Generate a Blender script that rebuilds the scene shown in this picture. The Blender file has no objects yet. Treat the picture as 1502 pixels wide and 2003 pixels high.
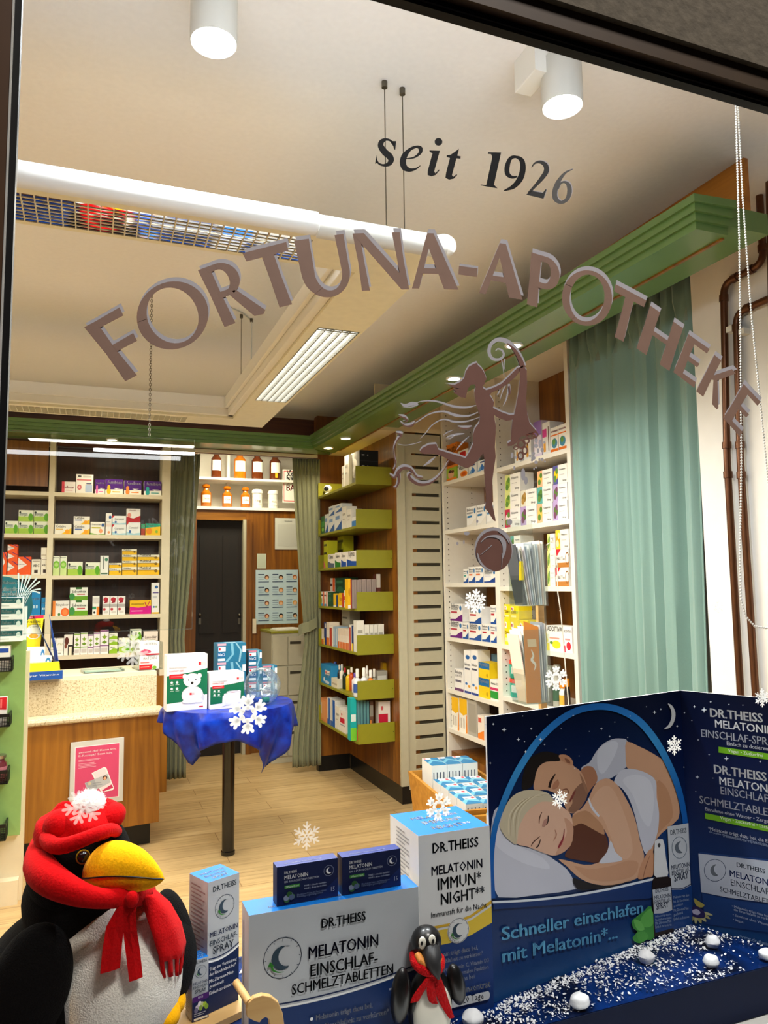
import bpy, bmesh, math, random
from mathutils import Vector, Matrix
random.seed(7)
V = Vector
PI = math.pi
S = bpy.context.scene
COL = S.collection

# ------------------------------------------------------------------ camera
F, YAW, PIT, ROL, CAMZ = 1465.0, math.radians(21.3), math.radians(5.52), math.radians(-0.71), 1.6
_f = V((math.sin(YAW) * math.cos(PIT), math.cos(YAW) * math.cos(PIT), math.sin(PIT)))
_r = V((math.cos(YAW), -math.sin(YAW), 0))
_u = _r.cross(_f)
RGT = math.cos(ROL) * _r + math.sin(ROL) * _u
UPV = -math.sin(ROL) * _r + math.cos(ROL) * _u
FWD = _f
EYE = V((0, 0, CAMZ))
cd = bpy.data.cameras.new('camera')
cam = bpy.data.objects.new('camera', cd)
COL.objects.link(cam)
cd.sensor_fit = 'VERTICAL'
cd.sensor_height = 36.0
cd.lens = F / 2003.0 * 36.0
cd.clip_start = 0.02
cam.matrix_world = Matrix(((RGT.x, UPV.x, -FWD.x, EYE.x), (RGT.y, UPV.y, -FWD.y, EYE.y), (RGT.z, UPV.z, -FWD.z, EYE.z), (0, 0, 0, 1)))
S.camera = cam

# ------------------------------------------------------------------ world, exposure, light
S.view_settings.view_transform = 'Standard'
S.view_settings.look = 'None'
S.view_settings.gamma = 1.0
S.view_settings.use_curve_mapping = False
S.view_settings.exposure = 0.26
w = bpy.data.worlds.new('night')
S.world = w
w.use_nodes = True
w.node_tree.nodes['Background'].inputs[0].default_value = (0.010, 0.011, 0.014, 1)
w.node_tree.nodes['Background'].inputs[1].default_value = 1.0
try:
    S.cycles.max_bounces = 10
    S.cycles.transparent_max_bounces = 24
    S.cycles.sample_clamp_indirect = 6.0
    S.cycles.caustics_reflective = False
    S.cycles.caustics_refractive = False
except Exception:
    pass


def light(name, kind, loc, energy, color, size=0.1, size_y=None, rot=(0, 0, 0), spot=None, blend=0.5, cam_vis=False):
    d = bpy.data.lights.new(name, kind)
    d.energy = energy
    d.color = color
    if kind == 'AREA':
        d.size = size
        if size_y:
            d.shape = 'RECTANGLE'
            d.size_y = size_y
    elif kind in ('POINT', 'SPOT'):
        d.shadow_soft_size = size
    if kind == 'SPOT':
        d.spot_size = spot
        d.spot_blend = blend
    o = bpy.data.objects.new(name, d)
    o.location = loc
    o.rotation_euler = rot
    COL.objects.link(o)
    return o


WARM = (1.0, 0.84, 0.60)
NEUT = (1.0, 0.94, 0.82)
COOL = (0.88, 0.94, 1.0)
# ceiling spotlights just inside the window
light('spot_lamp_light', 'SPOT', (0.251, 1.766, 2.932), 100, (0.93, 0.97, 1.0), 0.05, rot=(math.radians(4), 0, 0), spot=math.radians(140), blend=0.7)
light('spot_lamp_light', 'SPOT', (1.213, 1.678, 2.932), 110, (0.93, 0.97, 1.0), 0.05, rot=(math.radians(6), 0, 0), spot=math.radians(140), blend=0.7)
# tubes in the hanging light frame
light('tube_light', 'AREA', (0.875, 3.30, 2.575), 48, NEUT, 0.15, 1.15)
light('tube_light', 'AREA', (0.05, 2.06, 2.575), 18, NEUT, 1.1, 0.14)
light('tube_light', 'AREA', (-0.1, 4.49, 2.575), 40, NEUT, 1.1, 0.12)
# further ceiling light deeper in the shop, left of the view
light('tube_light', 'AREA', (-1.6, 3.4, 2.6), 55, NEUT, 0.3, 2.2)
# strip lamp along the window head
light('window_strip_light', 'AREA', (0.62, 1.10, 2.66), 9, (0.92, 0.96, 1.0), 1.5, 0.03, rot=(math.radians(72), 0, 0))
# strip below the front edge of the display platform
light('sill_strip_light', 'AREA', (0.95, 1.02, 0.80), 0.12, (0.62, 0.80, 1.0), 1.7, 0.02, rot=(math.radians(70), 0, 0))
# back room light over the jars
light('back_room_light', 'AREA', (1.25, 6.95, 2.90), 17, (1.0, 0.92, 0.68), 0.8, 0.3, rot=(math.radians(12), 0, 0))
# light from the street and the shops opposite
light('street_light', 'AREA', (1.3, -1.2, 5.9), 190, (1.0, 0.93, 0.87), 1.2, 0.8, rot=(math.radians(27), 0, 0))
# street lamp outside, sodium
light('street_lamp_light', 'SPOT', (-1.0, -2.2, 3.9), 900, (1.0, 0.52, 0.10), 0.04, rot=(math.radians(49), 0, math.radians(-8)), spot=math.radians(12.5), blend=0.1)


# ------------------------------------------------------------------ geometry helpers
def ray(x, y):
    return RGT * ((x - 751) / F) + UPV * (-(y - 1001.5) / F) + FWD


def P(x, y, X=None, Y=None, Z=None, pl=None):
    """world point seen at photo pixel (x, y) on the plane X=, Y=, Z= or pl=(point, normal)"""
    d = ray(x, y)
    if pl is not None:
        t = (pl[0] - EYE).dot(pl[1]) / d.dot(pl[1])
    elif X is not None:
        t = (X - EYE.x) / d.x
    elif Y is not None:
        t = (Y - EYE.y) / d.y
    else:
        t = (Z - EYE.z) / d.z
    return EYE + d * t


# ------------------------------------------------------------------ materials
MATS = {}


def lin(c):
    return c / 12.92 if c <= 0.04045 else ((c + 0.055) / 1.055) ** 2.4


def hx(h):
    h = h.lstrip('#')
    return tuple(lin(int(h[i:i + 2], 16) / 255.0) for i in (0, 2, 4)) + (1.0,)


def newmat(name):
    m = bpy.data.materials.new(name)
    m.use_nodes = True
    MATS[name] = m
    return m, m.node_tree.nodes, m.node_tree.links, m.node_tree.nodes['Principled BSDF']


def flat(name, col, rough=0.5, metal=0.0, var=0.04, scale=30.0, bump=0.0, spec=0.4, sheen=0.0, coat=0.0):
    """plain surface with a little noise in its colour (and grain when bump > 0)"""
    if name in MATS:
        return name
    m, N, L, B = newmat(name)
    c = hx(col)
    tc = N.new('ShaderNodeTexCoord')
    nz = N.new('ShaderNodeTexNoise')
    nz.inputs['Scale'].default_value = scale
    nz.inputs['Detail'].default_value = 3
    L.new(tc.outputs['Object'], nz.inputs['Vector'])
    rp = N.new('ShaderNodeValToRGB')
    rp.color_ramp.elements[0].position = 0.3
    rp.color_ramp.elements[1].position = 0.7
    rp.color_ramp.elements[0].color = tuple(x * (1 - var) for x in c[:3]) + (1,)
    rp.color_ramp.elements[1].color = tuple(min(1, x * (1 + var)) for x in c[:3]) + (1,)
    L.new(nz.outputs['Fac'], rp.inputs['Fac'])
    L.new(rp.outputs['Color'], B.inputs['Base Color'])
    B.inputs['Roughness'].default_value = rough
    B.inputs['Metallic'].default_value = metal
    B.inputs['Specular IOR Level'].default_value = spec
    if sheen:
        B.inputs['Sheen Weight'].default_value = sheen
    if coat:
        B.inputs['Coat Weight'].default_value = coat
        B.inputs['Coat Roughness'].default_value = 0.15
    if bump:
        b = N.new('ShaderNodeBump')
        b.inputs['Strength'].default_value = bump
        b.inputs['Distance'].default_value = 0.004
        L.new(nz.outputs['Fac'], b.inputs['Height'])
        L.new(b.outputs['Normal'], B.inputs['Normal'])
    return name


def k(col):
    """printed paper or card of a plain colour"""
    return flat('print_' + col.lstrip('#'), col, 0.45, var=0.015, spec=0.25)


def wood(name, c1, c2, axis='z', rough=0.4, scale=1.0, coat=0.0):
    m, N, L, B = newmat(name)
    tc = N.new('ShaderNodeTexCoord')
    mp = N.new('ShaderNodeMapping')
    s = {'x': (0.5, 9, 9), 'y': (9, 0.5, 9), 'z': (9, 9, 0.5)}[axis]
    mp.inputs['Scale'].default_value = tuple(v * scale for v in s)
    L.new(tc.outputs['Object'], mp.inputs['Vector'])
    n1 = N.new('ShaderNodeTexNoise')
    n1.inputs['Scale'].default_value = 2.2
    n1.inputs['Detail'].default_value = 8
    n1.inputs['Distortion'].default_value = 1.2
    L.new(mp.outputs['Vector'], n1.inputs['Vector'])
    rp = N.new('ShaderNodeValToRGB')
    rp.color_ramp.elements[0].position = 0.32
    rp.color_ramp.elements[1].position = 0.70
    rp.color_ramp.elements[0].color = hx(c1)
    rp.color_ramp.elements[1].color = hx(c2)
    L.new(n1.outputs['Fac'], rp.inputs['Fac'])
    L.new(rp.outputs['Color'], B.inputs['Base Color'])
    B.inputs['Roughness'].default_value = rough
    if coat:
        B.inputs['Coat Weight'].default_value = coat
        B.inputs['Coat Roughness'].default_value = 0.2
    return name


def emit(name, col, strength):
    m, N, L, B = newmat(name)
    B.inputs['Base Color'].default_value = (0.8, 0.8, 0.8, 1)
    B.inputs['Emission Color'].default_value = hx(col)
    B.inputs['Emission Strength'].default_value = strength
    return name


def clear(name, tint='FFFFFF', refl=1.0, rough=0.0, haze=0.0):
    """thin clear sheet: transparent with a fresnel reflection (and a little milky haze)"""
    m, N, L, B = newmat(name)
    N.remove(B)
    out = N['Material Output']
    tr = N.new('ShaderNodeBsdfTransparent')
    tr.inputs[0].default_value = hx(tint)
    gl = N.new('ShaderNodeBsdfGlossy')
    gl.inputs['Roughness'].default_value = rough
    lw = N.new('ShaderNodeLayerWeight')
    lw.inputs['Blend'].default_value = 0.5
    pw = N.new('ShaderNodeMath')
    pw.operation = 'POWER'
    pw.inputs[1].default_value = 5.0
    L.new(lw.outputs['Facing'], pw.inputs[0])
    mu = N.new('ShaderNodeMath')
    mu.operation = 'MULTIPLY_ADD'
    mu.use_clamp = True
    mu.inputs[1].default_value = 0.9 * min(1.0, refl)
    mu.inputs[2].default_value = 0.045 * refl
    L.new(pw.outputs[0], mu.inputs[0])
    mx = N.new('ShaderNodeMixShader')
    L.new(mu.outputs[0], mx.inputs[0])
    L.new(tr.outputs[0], mx.inputs[1])
    L.new(gl.outputs[0], mx.inputs[2])
    last = mx
    if haze:
        df = N.new('ShaderNodeBsdfDiffuse')
        df.inputs[0].default_value = (0.9, 0.92, 0.93, 1)
        m2 = N.new('ShaderNodeMixShader')
        m2.inputs[0].default_value = haze
        L.new(mx.outputs[0], m2.inputs[1])
        L.new(df.outputs[0], m2.inputs[2])
        last = m2
    L.new(last.outputs[0], out.inputs[0])
    return name


def zramp(name, stops, rough=0.4):
    """printed artwork whose ink runs from one colour to another up the sheet (object z)"""
    m, N, L, B = newmat(name)
    tc = N.new('ShaderNodeTexCoord')
    sp = N.new('ShaderNodeSeparateXYZ')
    L.new(tc.outputs['Object'], sp.inputs[0])
    z0, z1 = stops[0][0], stops[-1][0]
    mr = N.new('ShaderNodeMapRange')
    mr.inputs['From Min'].default_value = z0
    mr.inputs['From Max'].default_value = z1
    L.new(sp.outputs['Z'], mr.inputs['Value'])
    rp = N.new('ShaderNodeValToRGB')
    els = rp.color_ramp.elements
    while len(els) < len(stops):
        els.new(0.5)
    for e, (z, c) in zip(els, stops):
        e.position = (z - z0) / (z1 - z0)
        e.color = hx(c)
    L.new(mr.outputs[0], rp.inputs['Fac'])
    L.new(rp.outputs['Color'], B.inputs['Base Color'])
    B.inputs['Roughness'].default_value = rough
    B.inputs['Specular IOR Level'].default_value = 0.2
    return name


# ------------------------------------------------------------------ text outlines (Blender's own built-in font)
_TXT = {}


def text_geo(s, bold=False, res=2):
    key = (s, res)
    if key not in _TXT:
        c = bpy.data.curves.new('t', 'FONT')
        c.body = s
        c.size = 1.0
        c.resolution_u = res
        c.fill_mode = 'FRONT'
        o = bpy.data.objects.new('t', c)
        COL.objects.link(o)
        dg = bpy.context.evaluated_depsgraph_get()
        me = bpy.data.meshes.new_from_object(o.evaluated_get(dg))
        vs = [(v.co.x, v.co.y) for v in me.vertices]
        fs = [tuple(p.vertices) for p in me.polygons]
        bpy.data.objects.remove(o)
        bpy.data.curves.remove(c)
        bpy.data.meshes.remove(me)
        x0 = min((v[0] for v in vs), default=0)
        x1 = max((v[0] for v in vs), default=1)
        _TXT[key] = ([(v[0] - x0, v[1]) for v in vs], fs, max(x1 - x0, 1e-4))
    return _TXT[key]


# ------------------------------------------------------------------ mesh builder
ROOT = {}


class MB:
    def __init__(s):
        s.v, s.f, s.m, s.mats, s.T = [], [], [], [], None

    def mi(s, mat):
        if mat not in s.mats:
            s.mats.append(mat)
        return s.mats.index(mat)

    def add(s, vs, fs, mat):
        b = len(s.v)
        for v in vs:
            v = V(v)
            s.v.append(s.T @ v if s.T else v)
        i = s.mi(mat)
        for f in fs:
            s.f.append(tuple(b + q for q in f))
            s.m.append(i)
        return s

    def poly(s, pts, mat):
        return s.add(pts, [tuple(range(len(pts)))], mat)

    def box(s, a, b, mat, front=None, top=None):
        (x0, y0, z0), (x1, y1, z1) = a, b
        vs = [(x0, y0, z0), (x1, y0, z0), (x1, y1, z0), (x0, y1, z0), (x0, y0, z1), (x1, y0, z1), (x1, y1, z1), (x0, y1, z1)]
        s.add(vs, [(0, 3, 2, 1), (3, 7, 6, 2), (0, 4, 7, 3), (1, 2, 6, 5)], mat)
        s.add(vs, [(0, 1, 5, 4)], front or mat)
        return s.add(vs, [(4, 5, 6, 7)], top or mat)

    def hexa(s, q0, q1, mat, cap=None):
        """solid between two matching polygons"""
        n = len(q0)
        vs = list(q0) + list(q1)
        s.add(vs, [(i, (i + 1) % n, n + (i + 1) % n, n + i) for i in range(n)] + [tuple(range(n))[::-1]], mat)
        return s.add(vs, [tuple(range(n, 2 * n))], cap or mat)

    def prism(s, pts, off, mat, cap=None):
        off = V(off)
        return s.hexa([V(p) for p in pts], [V(p) + off for p in pts], mat, cap)

    def tube(s, pts, r, mat, n=10, caps=True):
        pts = [V(p) for p in pts]
        rs = r if isinstance(r, (list, tuple)) else [r] * len(pts)
        vs, fs = [], []
        ref = None
        for i, p in enumerate(pts):
            d = (pts[min(i + 1, len(pts) - 1)] - pts[max(i - 1, 0)])
            d = d.normalized() if d.length > 1e-9 else V((0, 0, 1))
            if ref is None:
                ref = d.orthogonal().normalized()
            else:
                ref = (ref - d * ref.dot(d))
                ref = ref.normalized() if ref.length > 1e-6 else d.orthogonal().normalized()
            e = d.cross(ref)
            for j in range(n):
                a = 2 * PI * j / n
                vs.append(p + (ref * math.cos(a) + e * math.sin(a)) * rs[i])
        for i in range(len(pts) - 1):
            for j in range(n):
                k2 = (j + 1) % n
                fs.append((i * n + j, i * n + k2, (i + 1) * n + k2, (i + 1) * n + j))
        if caps:
            fs.append(tuple(range(n))[::-1])
            fs.append(tuple((len(pts) - 1) * n + j for j in range(n)))
        return s.add(vs, fs, mat)

    def lathe(s, c, prof, mat, n=24, caps=True, bands=None):
        c = V(c)
        vs = []
        for r, z in prof:
            for j in range(n):
                a = 2 * PI * j / n
                vs.append((c.x + r * math.cos(a), c.y + r * math.sin(a), c.z + z))
        for i in range(len(prof) - 1):
            fs = [(i * n + j, i * n + (j + 1) % n, (i + 1) * n + (j + 1) % n, (i + 1) * n + j) for j in range(n)]
            b = mat if not bands else bands[i]
            s.add([vs[q] for q in range(i * n, (i + 2) * n)], [tuple(q - i * n for q in f) for f in fs], b)
        if caps:
            s.add(vs[:n], [tuple(range(n))[::-1]], mat if not bands else bands[0])
            s.add(vs[-n:], [tuple(range(n))], mat if not bands else bands[-1])
        return s

    def ell(s, c, r, mat, nu=28, nv=18, rot=None, fn=None):
        """ellipsoid; fn(unit direction) scales the radius"""
        c = V(c)
        vs, fs = [], []
        R = rot or Matrix.Identity(3)
        for i in range(nv + 1):
            t = PI * i / nv
            for j in range(nu):
                a = 2 * PI * j / nu
                d = V((math.sin(t) * math.cos(a), math.sin(t) * math.sin(a), math.cos(t)))
                q = fn(d) if fn else 1.0
                vs.append(c + R @ V((d.x * r[0] * q, d.y * r[1] * q, d.z * r[2] * q)))
        for i in range(nv):
            for j in range(nu):
                fs.append((i * nu + j, (i + 1) * nu + j, (i + 1) * nu + (j + 1) % nu, i * nu + (j + 1) % nu))
        return s.add(vs, fs, mat)

    def disc(s, c, ux, uy, mat, n=24, r0=0.0):
        c, ux, uy = V(c), V(ux), V(uy)
        o = [c + ux * math.cos(2 * PI * i / n) + uy * math.sin(2 * PI * i / n) for i in range(n)]
        if r0 <= 0:
            return s.poly(o, mat)
        q = [c + (p - c) * r0 for p in o]
        return s.add(o + q, [(i, (i + 1) % n, n + (i + 1) % n, n + i) for i in range(n)], mat)

    def text(s, txt, A, B, up, mat, bold=False, res=2, h=None):
        """text whose baseline runs from A to B (fitted to that width), up = unit vector; h = cap height"""
        A, B, up = V(A), V(B), V(up)
        vs, fs, wd = text_geo(txt, bold, res)
        dx = (B - A) / wd
        sy = (h / 0.72) if h else dx.length * 1.22
        sh = ((-.030, 0), (-.010, .012), (.010, -.008), (.030, 0)) if bold == 2 else ((-.018, 0), (0, .006), (.018, 0)) if bold else ((-.007, 0), (.007, 0))
        if dx.length < .004 and bold != 2:
            sh = ((0, 0), (.02, 0)) if bold else ((0, 0),)
        for a, b in sh:
            s.add([A + dx * (x + a) + up * ((y + b) * sy) for x, y in vs], fs, mat)
        return s

    def stroke(s, pts, ws, to, mat, sub=4):
        """flat brush stroke through 2-D points with widths, mapped to 3-D by to(x, y)"""
        n = len(pts)
        if not isinstance(ws, (list, tuple)):
            ws = [ws] * n
        q, qw = [], []
        for i in range(n - 1):
            p0, p1, p2, p3 = pts[max(i - 1, 0)], pts[i], pts[i + 1], pts[min(i + 2, n - 1)]
            for j in range(sub):
                t = j / sub
                q.append(tuple(0.5 * (2 * p1[a] + (p2[a] - p0[a]) * t + (2 * p0[a] - 5 * p1[a] + 4 * p2[a] - p3[a]) * t * t + (3 * p1[a] - p0[a] - 3 * p2[a] + p3[a]) * t ** 3) for a in (0, 1)))
                qw.append(ws[i] + (ws[i + 1] - ws[i]) * t)
        q.append(pts[-1])
        qw.append(ws[-1])
        vs = []
        for i in range(len(q)):
            a, b = q[max(i - 1, 0)], q[min(i + 1, len(q) - 1)]
            d = (b[0] - a[0], b[1] - a[1])
            l = math.hypot(*d) or 1
            nx, ny = -d[1] / l * qw[i] / 2, d[0] / l * qw[i] / 2
            vs += [to(q[i][0] + nx, q[i][1] + ny), to(q[i][0] - nx, q[i][1] - ny)]
        return s.add(vs, [(2 * i, 2 * i + 1, 2 * i + 3, 2 * i + 2) for i in range(len(q) - 1)], mat)

    def build(s, name, parent=None, origin=None, rz=0.0, smooth=False, bevel=0.0, local=False, solid=0.0, sub=0):
        """link everything collected as ONE mesh object. World coordinates unless local."""
        me = bpy.data.meshes.new(name)
        if parent is not None:
            top = parent
            while top.parent is not None:
                top = top.parent
            Mi = ROOT[top.name].inverted()
        elif origin is not None:
            Mo = Matrix.Translation(V(origin)) @ Matrix.Rotation(rz, 4, 'Z')
            Mi = Mo.inverted()
        else:
            Mi = Matrix.Identity(4)
        vs = s.v if local else [Mi @ v for v in s.v]
        me.from_pydata([tuple(v) for v in vs], [], s.f)
        for m in s.mats:
            me.materials.append(MATS[m])
        me.polygons.foreach_set('material_index', s.m)
        if smooth:
            me.polygons.foreach_set('use_smooth', [True] * len(s.f))
        me.update()
        o = bpy.data.objects.new(name, me)
        COL.objects.link(o)
        if parent is not None:
            o.parent = parent
        elif origin is not None:
            o.location = V(origin)
            o.rotation_euler = (0, 0, rz)
        ROOT[o.name] = Matrix.Translation(o.location) @ Matrix.Rotation(o.rotation_euler.z, 4, 'Z')
        if smooth:
            bm = bmesh.new()
            bm.from_mesh(me)
            bmesh.ops.remove_doubles(bm, verts=bm.verts, dist=1e-5)
            bmesh.ops.recalc_face_normals(bm, faces=bm.faces)
            for e in bm.edges:
                if len(e.link_faces) == 2 and e.calc_face_angle(0) > 0.75:
                    e.smooth = False
            bm.to_mesh(me)
            bm.free()
        if bevel:
            b = o.modifiers.new('edge', 'BEVEL')
            b.width = bevel
            b.segments = 2
            b.limit_method = 'ANGLE'
            b.angle_limit = 0.7
        if solid:
            b = o.modifiers.new('thick', 'SOLIDIFY')
            b.thickness = solid
            b.offset = 0
        if sub:
            b = o.modifiers.new('smooth', 'SUBSURF')
            b.levels = b.render_levels = sub
        return o


def tag(o, label, cat, group=None):
    o['label'] = label
    o['category'] = cat
    if group:
        o['group'] = group
    return o


def thing(name, label, cat, loc=(0, 0, 0), rz=0.0, group=None):
    o = bpy.data.objects.new(name, None)
    o.empty_display_size = 0.05
    COL.objects.link(o)
    o.location = loc
    o.rotation_euler = (0, 0, rz)
    ROOT[o.name] = Matrix.Translation(V(loc)) @ Matrix.Rotation(rz, 4, 'Z')
    return tag(o, label, cat, group)


def struct(mb, name, **kw):
    o = mb.build(name, **kw)
    o['kind'] = 'structure'
    return o


def one(mb, name, label, cat, origin, group=None, **kw):
    return tag(mb.build(name, origin=origin, **kw), label, cat, group)


def move_copy(o, loc, label=None):
    c = o.copy()
    COL.objects.link(c)
    c.location = loc
    if label:
        c['label'] = label
    for ch in list(o.children):
        d = ch.copy()
        COL.objects.link(d)
        d.parent = c
        for g in list(ch.children):
            e = g.copy()
            COL.objects.link(e)
            e.parent = d
    return c

# ------------------------------------------------------------------ shared materials
flat('ceiling_paint', 'E9E7E8', 0.85, var=0.02, scale=60, bump=0.15)
flat('wall_white', 'E9E6E0', 0.8, var=0.02, scale=20, bump=0.2)
flat('wall_cream', 'D8CDB4', 0.8, var=0.03)
flat('soffit_cream', 'E2CFA6', 0.6, var=0.02)
wood('wood_brown', '62360C', '925A16', 'z', 0.35)
wood('wood_brown_x', '66390C', '966018', 'x', 0.35)
wood('wood_dark', '2A1508', '43230E', 'z', 0.45)
wood('wood_fascia', '9A5A12', 'BE7A24', 'y', 0.4)
wood('wood_fascia_x', '4A2408', '6B3A10', 'x', 0.4)
wood('wood_counter', '7E4C10', 'A66C1E', 'z', 0.33)
wood('wood_crate', 'A8701E', 'C68E36', 'x', 0.5)
wood('wood_light', 'C79A5C', 'DDB67A', 'x', 0.5)
wood('wood_door', '0C0503', '180B05', 'z', 0.7)
flat('valance_green', '5C7C42', 0.28, var=0.03, coat=0.3)
flat('olive', '8D8A22', 0.4, var=0.03)
flat('unit_white', 'EDE8DC', 0.45, var=0.02)
flat('unit_cream', 'E6D9BC', 0.5, var=0.02)
flat('slat_beige', 'B9B39A', 0.5, var=0.03)
flat('gap_dark', '3B3526', 0.8)
flat('black_plinth', '0E0D0D', 0.35, var=0.1)
flat('black_gasket', '030304', 0.6, spec=0.2)
flat('frame_brown', '3A2810', 0.6, var=0.1)
flat('pillar_brown', '4A2C0A', 0.5, var=0.06)
flat('stucco', '5E5648', 0.9, var=0.18, scale=45, bump=0.8)
flat('stone_dark', '53463A', 0.9, var=0.2, scale=25, bump=0.6)
flat('black', '0B0B0C', 0.4)
flat('black_metal', '0B0B0C', 0.22, var=0.1, coat=0.4)
flat('steel', 'B8B6AE', 0.3, metal=1.0)
flat('dark_steel', '6B665C', 0.35, metal=1.0)
flat('fix_white', 'E4E2DC', 0.35, var=0.01)
flat('fix_grey', 'C9C8C2', 0.4, var=0.01)
flat('alu_mirror', 'DDDDDD', 0.04, metal=1.0, var=0.0)
flat('louvre_white', 'E3DDC6', 0.4)
emit('tube_glow', 'FFFDF6', 3.0)
emit('lamp_white', 'FFFFFF', 30.0)
emit('lamp_cool', 'EAF3FF', 22.0)
emit('lamp_warm', 'FFF1C8', 22.0)
emit('strip_glow', 'FFFFFF', 14.0)
clear('glass', 'FBFDFC', 0.55)
clear('acrylic', 'F3F7F5', 1.1)
clear('bowl_clear', 'E6F2F6', 4.0, haze=0.10)
clear('acrylic_thick', 'E2ECEA', 1.4, haze=0.03)


def floor_mat():
    m, N, L, B = newmat('laminate')
    tc = N.new('ShaderNodeTexCoord')
    br = N.new('ShaderNodeTexBrick')
    br.offset = 0.37
    br.inputs['Scale'].default_value = 1.0
    br.inputs['Brick Width'].default_value = 1.25
    br.inputs['Row Height'].default_value = 0.19
    br.inputs['Mortar Size'].default_value = 0.0022
    br.inputs['Color1'].default_value = hx('C2A473')
    br.inputs['Color2'].default_value = hx('CDB080')
    br.inputs['Mortar'].default_value = hx('8F6C40')
    L.new(tc.outputs['Object'], br.inputs['Vector'])
    mp = N.new('ShaderNodeMapping')
    mp.inputs['Scale'].default_value = (0.9, 14, 1)
    L.new(tc.outputs['Object'], mp.inputs['Vector'])
    nz = N.new('ShaderNodeTexNoise')
    nz.inputs['Scale'].default_value = 2.5
    nz.inputs['Detail'].default_value = 7
    nz.inputs['Distortion'].default_value = 0.8
    L.new(mp.outputs['Vector'], nz.inputs['Vector'])
    rp = N.new('ShaderNodeValToRGB')
    rp.color_ramp.elements[0].position = 0.35
    rp.color_ramp.elements[1].position = 0.65
    rp.color_ramp.elements[0].color = (0.78, 0.74, 0.68, 1)
    rp.color_ramp.elements[1].color = (1.05, 1.04, 1.02, 1)
    L.new(nz.outputs['Fac'], rp.inputs['Fac'])
    mx = N.new('ShaderNodeMix')
    mx.data_type = 'RGBA'
    mx.blend_type = 'MULTIPLY'
    mx.inputs['Factor'].default_value = 1.0
    L.new(br.outputs['Color'], mx.inputs['A'])
    L.new(rp.outputs['Color'], mx.inputs['B'])
    L.new(mx.outputs['Result'], B.inputs['Base Color'])
    B.inputs['Roughness'].default_value = 0.38


floor_mat()


def speckle_mat():
    m, N, L, B = newmat('speckled_top')
    tc = N.new('ShaderNodeTexCoord')
    vo = N.new('ShaderNodeTexNoise')
    vo.inputs['Scale'].default_value = 120
    vo.inputs['Detail'].default_value = 2
    L.new(tc.outputs['Object'], vo.inputs['Vector'])
    rp = N.new('ShaderNodeValToRGB')
    e = rp.color_ramp.elements
    e[0].position, e[0].color = 0.30, hx('A8936E')
    e[1].position, e[1].color = 0.46, hx('D9C9A6')
    e.new(0.7).color = hx('E4D7BA')
    L.new(vo.outputs['Fac'], rp.inputs['Fac'])
    L.new(rp.outputs['Color'], B.inputs['Base Color'])
    B.inputs['Roughness'].default_value = 0.35


speckle_mat()

GY = 0.97        # window glass
CZ = 3.12        # ceiling
PZ = 0.85        # display platform
WT = 2.468       # window head


def sbox(name, a, b, mat, **kw):
    return struct(MB().box(a, b, mat, **kw), name)


# ------------------------------------------------------------------ the room
sbox('floor', (-2.7, 1.0, -0.1), (3.2, 8.4, 0.0), 'laminate')
sbox('ceiling', (-2.7, 0.9, CZ), (3.2, 6.7, CZ + 0.1), 'ceiling_paint')
sbox('ceiling.001', (-0.3, 6.7, 2.98), (2.9, 8.4, 3.08), 'ceiling_paint')
sbox('wall_left', (-2.8, 1.0, 0), (-2.7, 6.7, CZ), 'wall_cream')
sbox('wall_right', (2.92, 2.52, 0), (3.02, 6.7, CZ), 'wall_white')
sbox('wall_pier', (2.47, 0.9, 0), (3.02, 2.52, CZ), 'wall_white')
mb = MB()
mb.box((-2.7, 6.62, 0), (0.60, 6.72, CZ), 'wall_cream')
mb.box((0.60, 6.62, 2.80), (2.92, 6.72, CZ), 'wood_brown_x')
mb.box((1.86, 6.40, 0.13), (2.92, 6.50, CZ), 'wood_brown')
struct(mb, 'wall_back')
# wooden end wall carrying the olive shelves, with its beige front post
sbox('wall_shelf_panel', (2.146, 5.222, 0.13), (2.30, 6.40, 2.765), 'wood_brown')
sbox('trim_1', (2.140, 5.20, 0.13), (2.20, 5.222, 2.765), 'slat_beige')
mb = MB()
mb.box((2.150, 5.215, 0), (2.28, 6.40, 0.13), 'black_plinth')
mb.box((1.864, 6.405, 0), (2.15, 6.48, 0.13), 'black_plinth')
struct(mb, 'baseboard_right')
# cream soffit inside the valance
sbox('trim_2', (1.97, 5.21, 2.765), (2.92, 6.40, 2.80), 'soffit_cream')
# fascia boards
sbox('trim_9', (1.97, 5.212, 2.80), (2.92, 5.23, CZ), 'soffit_cream')
mb = MB()
mb.box((2.16, 1.92, 2.826), (2.18, 6.60, CZ), 'wood_fascia')
mb.box((1.970, 1.86, 2.754), (1.982, 6.10, 2.762), 'wood_brown_x')
struct(mb, 'trim_3')
mb = MB()
mb.box((-2.7, 6.58, 2.76), (2.09, 6.615, CZ), 'wood_fascia_x')
struct(mb, 'trim_4')


# stepped green cornice: along the right side, returning at its near end, and along the back
def cornice(name, path, inner):
    """path: outline of the lowest step on plan; inner: matching points at the fascia"""
    mb = MB()
    z = 2.76
    for i in range(4):
        out = 0.014 * i
        z1 = z + 0.026
        lo = [V((p[0] + d[0] * out, p[1] + d[1] * out, z)) for p, d in path]
        hi = [V((p[0] + d[0] * out, p[1] + d[1] * out, z1)) for p, d in path]
        inn = [V((q[0], q[1], z)) for q in inner]
        inh = [V((q[0], q[1], z1)) for q in inner]
        n = len(path)
        for a in range(n - 1):
            mb.hexa([lo[a], lo[a + 1], inn[a + 1], inn[a]], [hi[a], hi[a + 1], inh[a + 1], inh[a]], 'valance_green')
        z = z1
    return struct(mb, name)


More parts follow.
